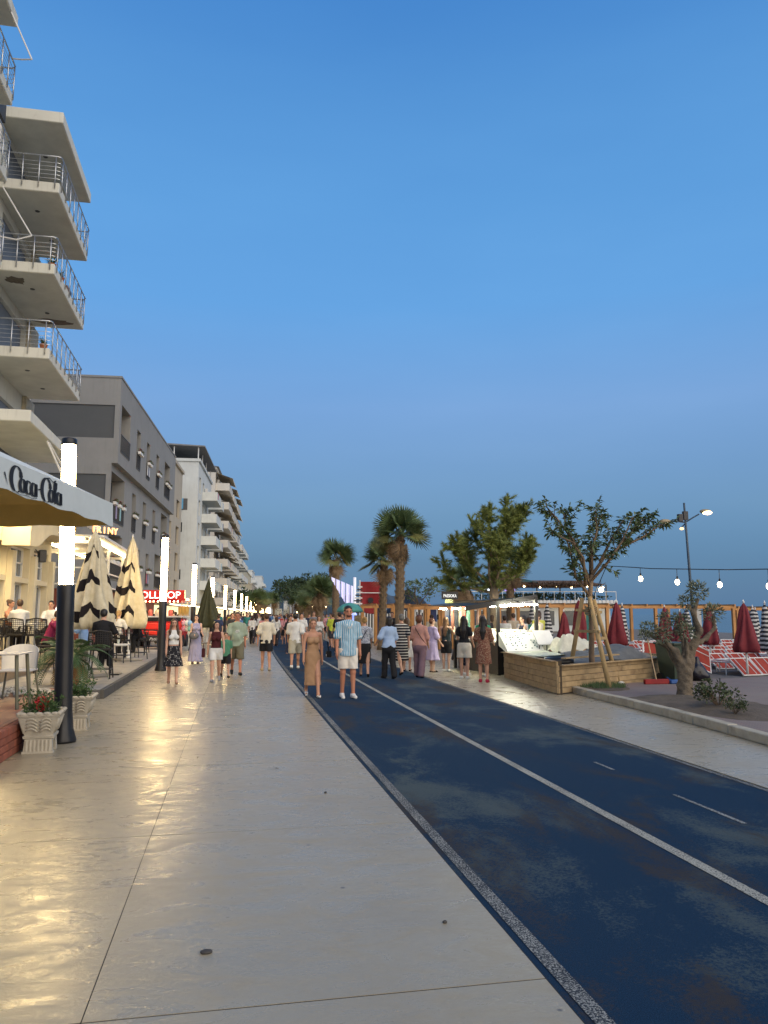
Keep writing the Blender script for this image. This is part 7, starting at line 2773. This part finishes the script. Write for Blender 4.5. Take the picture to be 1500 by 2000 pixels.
# woman in dark red top and white shorts
F = Fig(True, WALK2, (20, 12, 20, -10, 12, 18), head=(25, 0))
o = build_person(F, 'woman in dark maroon top and white shorts turning her head', (-.36, 19.9, 0), rad(0), 1.52, SK_MID,
                 [('top', F.tank(.014), cloth('maroon', (.055, .012, .014)), (.93, 1.46), .005), ('shorts', F.shorts(.022, .62, .022), C_W, (.66, 1.0), .005)], 'long', HR_BLK, ('sneaker', pm('grey_trainer', (.22, .22, .23), .7)), N)
b_ = thing('handbag', 'dark maroon handbag carried by the woman in white shorts', 'bag', (-.66, 19.75, .60))
put('pouch', bevel(MB().box(-.04, .04, -.12, .12, 0, .22).mesh('pouch', cloth('maroon', (0, 0, 0))), .025, 2), b_)
MB().tube([(0, -.08, .2), (0, -.03, .34), (0, .03, .34), (0, .08, .2)], .008, 5).build('strap', cloth('maroon', (0, 0, 0)), b_)
# child behind
F = Fig(False, WALK, SWING)
build_person(F, 'child in green shirt and black shorts half hidden behind the woman in maroon', (-.13, 21.1, 0), rad(8), 1.20, SK_MID,
             [('shirt', F.tee(.02, .7), cloth('green', (.07, .20, .12)), (.86, 1.478), .005), ('shorts', F.shorts(.025, .85), C_BLK, (.58, 1.0), .004)], 'short', HR_BRN, ('sneaker', C_BLK), Mh)
# man in pale green tee
F = Fig(False, (18, 6, -14, 18), (-8, 10, 12, 10, 10, 14), heavy=1.1)
o = build_person(F, 'stocky man in pale green printed tee and olive shorts', (.16, 21.95, 0), rad(4), 1.74, SK_RED,
                 [('tshirt', F.tee(.024, .85, .022), cloth('sage', (.27, .32, .24)), (.82, 1.478), .006), ('shorts', F.shorts(.026, 1.0, .012), cloth('olive', (.125, .115, .075)), (.47, 1.0), .005)], 'short', HR_BRN, ('sneaker', C_BLK), Mh)
MB().box(-.06, .06, -.166, -.160, 1.22, 1.235).box(-.045, .05, -.166, -.160, 1.25, 1.275).box(-.05, .02, -.168, -.162, 1.19, 1.205).build('shirt_print', C_W, o)
# men seen from behind
F = Fig(False, STEP, (-6, 14, 12, 6, 14, 14))
build_person(F, 'man walking away in cream tee and black shorts', (1.03, 23.4, 0), BACK + rad(4), 1.70, SK_TAN,
             [('tshirt', F.tee(.020, .85, .02), C_CREAM, (.84, 1.478), .006), ('shorts', F.shorts(.024, .82, .02), C_BLK, (.60, 1.0), .004)], 'short', HR_BRN, ('sneaker', pm('sand_shoe', (.35, .27, .18), .7)), Mh, False)
F = Fig(False, WALK2, SWING2)
build_person(F, 'man walking away on the track in white tee and beige shorts', (1.93, 23.9, 0), BACK - rad(6), 1.74, SK_TAN,
             [('tshirt', F.tee(.022, .85, .02), C_W, (.84, 1.478), .006), ('shorts', F.shorts(.026, .92, .02), cloth('beige', (.36, .33, .25)), (.53, 1.0), .005)], 'short', HR_BLK, ('sneaker', M_SOLE), Mh, False)
# strollers on the right
F = Fig(True, WALK, SWING, heavy=1.08)
o = build_person(F, 'woman with blond bun, patterned grey top and black skirt, crossbody strap', (3.55, 20.8, 0), BACK - rad(8), 1.62, SK_MID,
                 [('top', F.tee(.020, .8), pattern('grey_floral', 'blotch', (.40, .42, .46), (.16, .17, .22)), (.88, 1.478), .005), ('skirt', F.skirt(1.0, .42, .185, .014, (4, .03), .85), C_BLK, (.42, 1.0), .004)], 'bun', HR_BLD, ('sandal', C_BLK), Mh, False)
MB().tube([F.up(-.13, .02, 1.49), F.up(-.06, .12, 1.36), F.up(.06, .135, 1.16), F.up(.17, .05, .98)], .010, 5).build('bag_strap', C_BLK, o)
F = Fig(True, STEP, (0, 26, 55, 6, 14, 20), heavy=1.16)
build_person(F, 'woman walking away in light blue tee and black trousers', (4.06, 20.0, 0), BACK + rad(10), 1.60, SK_MID,
             [('tshirt', F.tee(.024, .9, .02), cloth('powder_blue', (.30, .40, .56)), (.88, 1.478), .006), ('trousers', F.trousers(.022, .016), C_BLK, (.06, 1.0), .005)], 'bob', HR_BLK, ('sneaker', C_BLK), Mh, False)
F = Fig(True, WALK2, SWING2, heavy=1.12)
build_person(F, 'person in black dress with white horizontal stripes', (4.66, 21.2, 0), BACK + rad(4), 1.70, SK_MID,
             [('dress', F.tee(.020, .75), pattern('bw_bands', 'hstripe', (.016, .016, .02), (.46, .44, .40), 1.2), (.9, 1.478), .004), ('skirt', F.skirt(1.0, .42, .22, .016, (6, .04)), pattern('bw_bands', 'hstripe', (0, 0, 0), (0, 0, 0)), (.44, 1.0), .004)], 'short', HR_GRY, ('sandal', C_BLK), Mh, False)
F = Fig(True, STAND, (4, 8, 20, 4, 8, 20))
build_person(F, 'woman in black top and white skirt behind the striped dress', (5.12, 22.5, 0), BACK - rad(20), 1.55, SK_MID,
             [('top', F.tee(.014, .5), C_BLK, (.95, 1.478), .004), ('skirt', F.skirt(1.0, .45, .20, .014, (6, .05)), C_W, (.46, 1.0), .004)], 'bob', HR_BRN, ('sandal', C_BLK), Mh, False)
F = Fig(True, STEP, (10, 12, 30, 8, 12, 20), heavy=1.22)
o = build_person(F, 'stout woman in salmon top and mauve trousers with crossbody strap', (4.95, 20.25, 0), BACK - rad(28), 1.63, SK_MID,
                 [('top', F.tee(.026, 1.25, .01), cloth('salmon', (.42, .22, .18)), (.90, 1.478), .006), ('trousers', F.trousers(.024, .030), cloth('mauve', (.17, .105, .125)), (.05, 1.0), .006)], 'curly', HR_AUB, ('sneaker', C_BLK), Mh, False)
MB().tube([F.up(.14, .03, 1.49), F.up(.06, .15, 1.36), F.up(-.08, .165, 1.14), F.up(-.21, .04, .94)], .010, 5).build('bag_strap', C_BLK, o)
F = Fig(True, STAND, (18, 8, 70, 10, 8, 30))
build_person(F, 'woman in loose lilac dress facing the kiosk', (5.74, 21.9, 0), rad(115), 1.54, SK_PALE,
             [('dress', F.tee(.024, .9, .03), cloth('lilac', (.40, .34, .52)), (.9, 1.478), .006), ('skirt', F.skirt(1.0, .38, .27, .02, (9, .08)), cloth('lilac', (0, 0, 0)), (.40, 1.0), .006)], 'short', HR_AUB, ('sandal', C_BLK), Mh)
F = Fig(True, STAND, (38, 10, 85, 50, 10, 75))
build_person(F, 'woman in black shorts lifting a phone before the kiosk', (6.18, 22.0, 0), BACK - rad(35), 1.57, SK_PALE,
             [('top', F.tank(.014), cloth('dark_teal', (.020, .030, .032)), (.93, 1.46), .004), ('shorts', F.shorts(.018, .72, .012), C_BLK, (.60, 1.0), .003)], 'long', HR_LBR, ('sneaker', M_SOLE), Mh, False)
ph = put('phone', bevel(MB().box(-.005, .005, -.04, .04, 0, .15).mesh('phone', C_BLK), .004), None, (6.02, 22.32, 1.50), rad(30))
tag(ph, 'dark phone held up by the woman in black shorts', 'phone')
MB().quad((-.0056, -.034, .012), (-.0056, .034, .012), (-.0056, .034, .138), (-.0056, -.034, .138)).build('screen', M_GLASS, ph)
F = Fig(True, STAND, (12, 10, 65, 8, 10, 40))
build_person(F, 'woman with long black hair, black top and white shorts', (5.95, 19.45, 0), BACK - rad(30), 1.60, SK_MID,
             [('top', F.tee(.012, .5), C_BLK, (.98, 1.478), .004), ('shorts', F.shorts(.030, .70, .035), cloth('ivory', (.55, .50, .40)), (.60, 1.02), .005)], 'long', HR_BLK, ('sneaker', M_SOLE), Mh, False)
F = Fig(True, STAND, (22, 8, 75, 22, 8, 75))
build_person(F, 'woman in cream top and black jeans facing the display trays', (6.36, 20.7, 0), rad(95), 1.57, SK_PALE,
             [('top', F.tee(.012, .6), C_CREAM, (.98, 1.478), .004), ('trousers', F.trousers(.012, .0), cloth('blue_black', (.02, .023, .035)), (.30, 1.0), .003)], 'short', HR_BRN, ('sneaker', M_SOLE), Mh)
F = Fig(True, STAND, (150, 12, 10, 10, 10, 40))
build_person(F, 'woman in green shirt reaching up under the kiosk roof', (6.68, 20.1, 0), BACK - rad(40), 1.64, SK_PALE,
             [('shirt', F.tee(.018, .6), cloth('emerald', (.02, .28, .13)), (.92, 1.478), .005), ('shorts', F.shorts(.022, .6, .02), cloth('khaki', (.22, .21, .15)), (.64, 1.0), .004)], 'pony', HR_LBR, ('sneaker', M_SOLE), Mh, False)
F = Fig(True, STAND, (14, 10, 70, 12, 10, 65), heavy=1.05)
build_person(F, 'woman in short brown speckled dress and red shoes', (6.12, 18.4, 0), BACK - rad(25), 1.60, SK_MID,
             [('dress', F.tee(.022, .9, .02), pattern('brown_speckle', 'blotch', (.15, .050, .035), (.30, .20, .13), .8), (.9, 1.478), .005), ('skirt', F.skirt(1.0, .48, .225, .02, (7, .06)), pattern('brown_speckle', 'blotch', (0, 0, 0), (0, 0, 0)), (.50, 1.0), .005)], 'long', HR_BLK, ('sneaker', cloth('crimson', (.35, .02, .05))), N, False)
# stall keepers
F = Fig(True, STAND, (30, 8, 60, 25, 8, 55))
build_person(F, 'dark-haired stall keeper in navy top behind the kiosk trays', (8.45, 21.75, 0), rad(-80), 1.60, SK_PALE,
             [('top', F.tank(.012), cloth('navy', (.03, .035, .06)), (.95, 1.46), .004), ('trousers', F.trousers(.02), C_BLK, (.06, 1.0), .004)], 'bun', HR_BLK, ('sneaker', C_BLK), Mh)
F = Fig(True, STAND, (26, 8, 55, 30, 8, 50))
build_person(F, 'stall keeper in pale shirt beside the kiosk post', (8.62, 21.0, 0), rad(-75), 1.68, SK_PALE,
             [('shirt', F.tee(.02, .8), C_CREAM, (.90, 1.478), .005), ('trousers', F.trousers(.02), C_BLK, (.06, 1.0), .004)], 'short', HR_BRN, ('sneaker', C_BLK), Mh)
# diners
SEAT = (82, 84, 82, 84)
def diner(label, x, y, z, rz, seat, fem, top, topm, bot, hair, hairm, skn=SK_MID, arms=(35, 8, 60, 35, 8, 60), lean=6, hgt=1.70):
    F = Fig(fem, SEAT, arms, seat=seat, lean=lean)
    g = [('top', F.tee(.018, .8) if top == 'tee' else F.tank(.010), topm, (.88, 1.478 if top == 'tee' else 1.42), .005), ('trousers', F.trousers(.02), bot, None, 0)]
    build_person(F, label, (x, y, z), rz, hgt, skn, g, hair, hairm, ('sneaker', C_BLK), .0145, True, 'people sitting on the terrace')


diner('woman in orange strappy top sitting at the restaurant front', -6.02, 22.85, .45, rad(75), .70, True, 'tank', cloth('orange', (.45, .13, .03)), C_BLK, 'bun', HR_BRN, SK_TAN)
diner('diner in white shirt seen from behind at the restaurant', -5.50, 21.95, .45, rad(200), .70, False, 'tee', C_W, C_BLK, 'short', HR_BRN)
diner('diner in white printed tee facing the camera', -5.15, 24.0, .45, rad(0), .70, False, 'tee', C_W, C_BLK, 'short', HR_BLK)
diner('person in maroon tee leaning forward beside the first lamp column', -4.62, 21.2, .18, rad(90), .68, False, 'tee', cloth('plum', (.19, .018, .065)), C_BLK, 'short', HR_BRN, SK_MID, (55, 8, 30, 55, 8, 30), 22)
diner('person in light blue shirt partly hidden by the first lamp column', -3.72, 21.2, .18, rad(-90), .68, False, 'tee', cloth('sky', (.22, .34, .55)), C_BLK, 'short', HR_BLK)
diner('man in black tee sitting with his back to the camera', -2.95, 19.1, .18, rad(175), .70, False, 'tee', C_BLK, C_BLK, 'short', HR_BLK, SK_MID, (30, 10, 50, 30, 18, 60))
diner('dark-haired woman in black top sitting beside the second parasol', -3.05, 27.0, .18, rad(-25), .70, True, 'tank', C_BLK, C_BLK, 'longfront', HR_BRN, SK_TAN)
diner('blond person seen from behind beside the second parasol pole', -3.50, 25.5, .18, rad(165), .70, True, 'tee', C_W, C_BLK, 'pony', HR_BLD, SK_PALE)
F = Fig(False, STAND, (60, 10, 25, 40, 10, 40))
build_person(F, 'waiter in pale green shirt between the two closed parasols', (-4.05, 27.3, .18), rad(80), 1.72, SK_TAN,
             [('shirt', F.tee(.02, .8), cloth('pale_green', (.30, .38, .24)), (.88, 1.478), .005), ('trousers', F.trousers(.02), C_BLK, (.06, 1.0), .004)], 'short', HR_BLK, ('sneaker', C_BLK), .0145)

# ---- far strollers: a few figure types, each walker its own object
T_TOP, T_BOT, T_SKIN, T_HAIR = tint('far_top'), tint('far_bottom'), tint('far_skin', .6), tint('far_hair', .6)
protos = []
for i, (fem, legs, arms, hair, bot) in enumerate(((False, WALK, SWING, 'short', 'shorts'), (True, WALK2, SWING2, 'long', 'skirt'), (False, STEP, SWING2, 'short', 'trousers'), (True, WALK, SWING, 'bob', 'trousers'), (True, STEP, SWING, 'pony', 'shorts'), (False, WALK2, SWING2, 'short', 'shorts'))):
    F = Fig(fem, legs, arms, 1.0 + .06 * (i % 3))
    hh = .024
    bp = F.body(False)
    q = [('body', np.array(0), blob('person', bp, hh, T_SKIN, .03), T_SKIN)]
    parts = [('top', blob('top', F.tee(.024, .8), hh, T_TOP, .03, None, lambda x, y, z: np.maximum(.86 - z, z - 1.47) + 0 * x))]
    if bot == 'skirt':
        parts.append(('bottom', blob('bottom', F.skirt(1.0, .42, .25, .02, (6, .05)), hh, T_BOT, .03, None, lambda x, y, z: .44 - z + 0 * x)))
    elif bot == 'shorts':
        parts.append(('bottom', blob('bottom', F.shorts(.026, .9), hh, T_BOT, .03, None, lambda x, y, z: .54 - z + 0 * x)))
    else:
        parts.append(('bottom', blob('bottom', F.trousers(.024), hh, T_BOT, .03, None, lambda x, y, z: .06 - z + 0 * x)))
    hp, _ = hairdo(F, hair)
    parts.append(('hair', blob('hair', hp, .018, T_HAIR, .03, None, face_cut(F))))
    protos.append((q[0][2], parts, F.drop))
rs = random.Random(99)
TOPS = [('white', (.56, .56, .54)), ('white', (.52, .52, .50)), ('black', (.02, .02, .024)), ('black', (.03, .03, .035)), ('grey', (.20, .20, .21)), ('navy', (.03, .04, .09)), ('red', (.32, .03, .03)), ('beige', (.40, .34, .25)), ('teal', (.03, .18, .17)), ('pink', (.45, .22, .24)), ('blue', (.08, .17, .34)), ('yellow', (.55, .55, .10))]
BOTS = [(.02, .02, .025), (.04, .05, .09), (.32, .29, .23), (.5, .48, .45), (.12, .11, .09), (.03, .03, .04)]


def walker(x, y, back, top=None, where='promenade', hgt=None, z=0.0):
    me, parts, drop = protos[rs.randrange(len(protos))]
    hgt = hgt or rs.uniform(1.55, 1.82)
    s_ = hgt / 1.75
    nm, tc_ = top or TOPS[rs.randrange(len(TOPS))]
    o = put('person', me, None, (x, y, z - drop * s_), (math.pi if back else 0) + rs.uniform(-.35, .35), None, (s_, s_, s_))
    o.color = (*sh((.45, .25, .17), rs.uniform(.75, 1.15)), 1)
    for pn, pme in parts:
        c = put(pn, pme, o)
        c.color = (*{'top': tc_, 'bottom': BOTS[rs.randrange(len(BOTS))], 'hair': sh((.03, .018, .012), rs.uniform(.4, 2.6))}[pn], 1)
    tag(o, 'far stroller in %s top %s' % (nm, where), 'person', 'far strollers in %s tops %s' % (nm, where))
    return o


# those one can tell apart
o = walker(1.16, 44.2, True, ('white', (.56, .55, .53)), hgt=1.62)
tag(o, 'far stroller in white top and dark trousers left of the man in cream tee', 'person', 'single far strollers')
o = walker(4.9, 38.0, True, ('yellow', (.48, .55, .06)), hgt=1.75)
tag(o, 'stroller in a fluorescent yellow vest above the woman in tan', 'person', 'single far strollers')
o = walker(4.6, 33.5, True, ('black', (.014, .014, .018)), hgt=1.74)
tag(o, 'stroller in a sleeveless black outfit left of the man in blue stripes', 'person', 'single far strollers')
o = walker(3.15, 35.5, False, ('white', (.58, .57, .55)), hgt=1.74)
tag(o, 'stroller in white tee walking towards the camera behind the white-backed man', 'person', 'single far strollers')
o = walker(2.45, 33.0, False, ('black', (.02, .02, .022)), hgt=1.60)
tag(o, 'stroller in black top right of the man in cream tee', 'person', 'single far strollers')
o = walker(4.05, 36.5, False, ('white', (.55, .54, .52)), hgt=1.62)
tag(o, 'woman in white top walking closer beside the yellow vest', 'person', 'single far strollers')
used = []
for (n_, y0, y1, xa, xb, where) in ((48, 38, 130, -1.4, 1.3, 'on the pale pavement'), (36, 40, 130, 1.7, 4.8, 'on the blue track'), (16, 36, 95, 5.2, 8.0, 'on the seaward pavement'), (16, 36, 100, -4.6, -2.6, 'along the shop fronts'), (9, 24.5, 30, 7.2, 11.5, 'behind the kiosk')):
    k = 0
    tries = 0
    while k < n_ and tries < 4000:
        tries += 1
        y = y0 + (y1 - y0) * rs.random() ** 1.3
        x = rs.uniform(xa, xb) + off(y)
        if any(abs(x - a) < .55 and abs(y - b) < .7 for a, b in used) or any(abs(x - (-2.16 + off(q))) < .4 and abs(y - q) < .4 for q in LY):
            continue
        used.append((x, y))
        walker(x, y, rs.random() < .55, None, where, z=.18 if xa < -4 and y < 41 else 0.0)
        k += 1
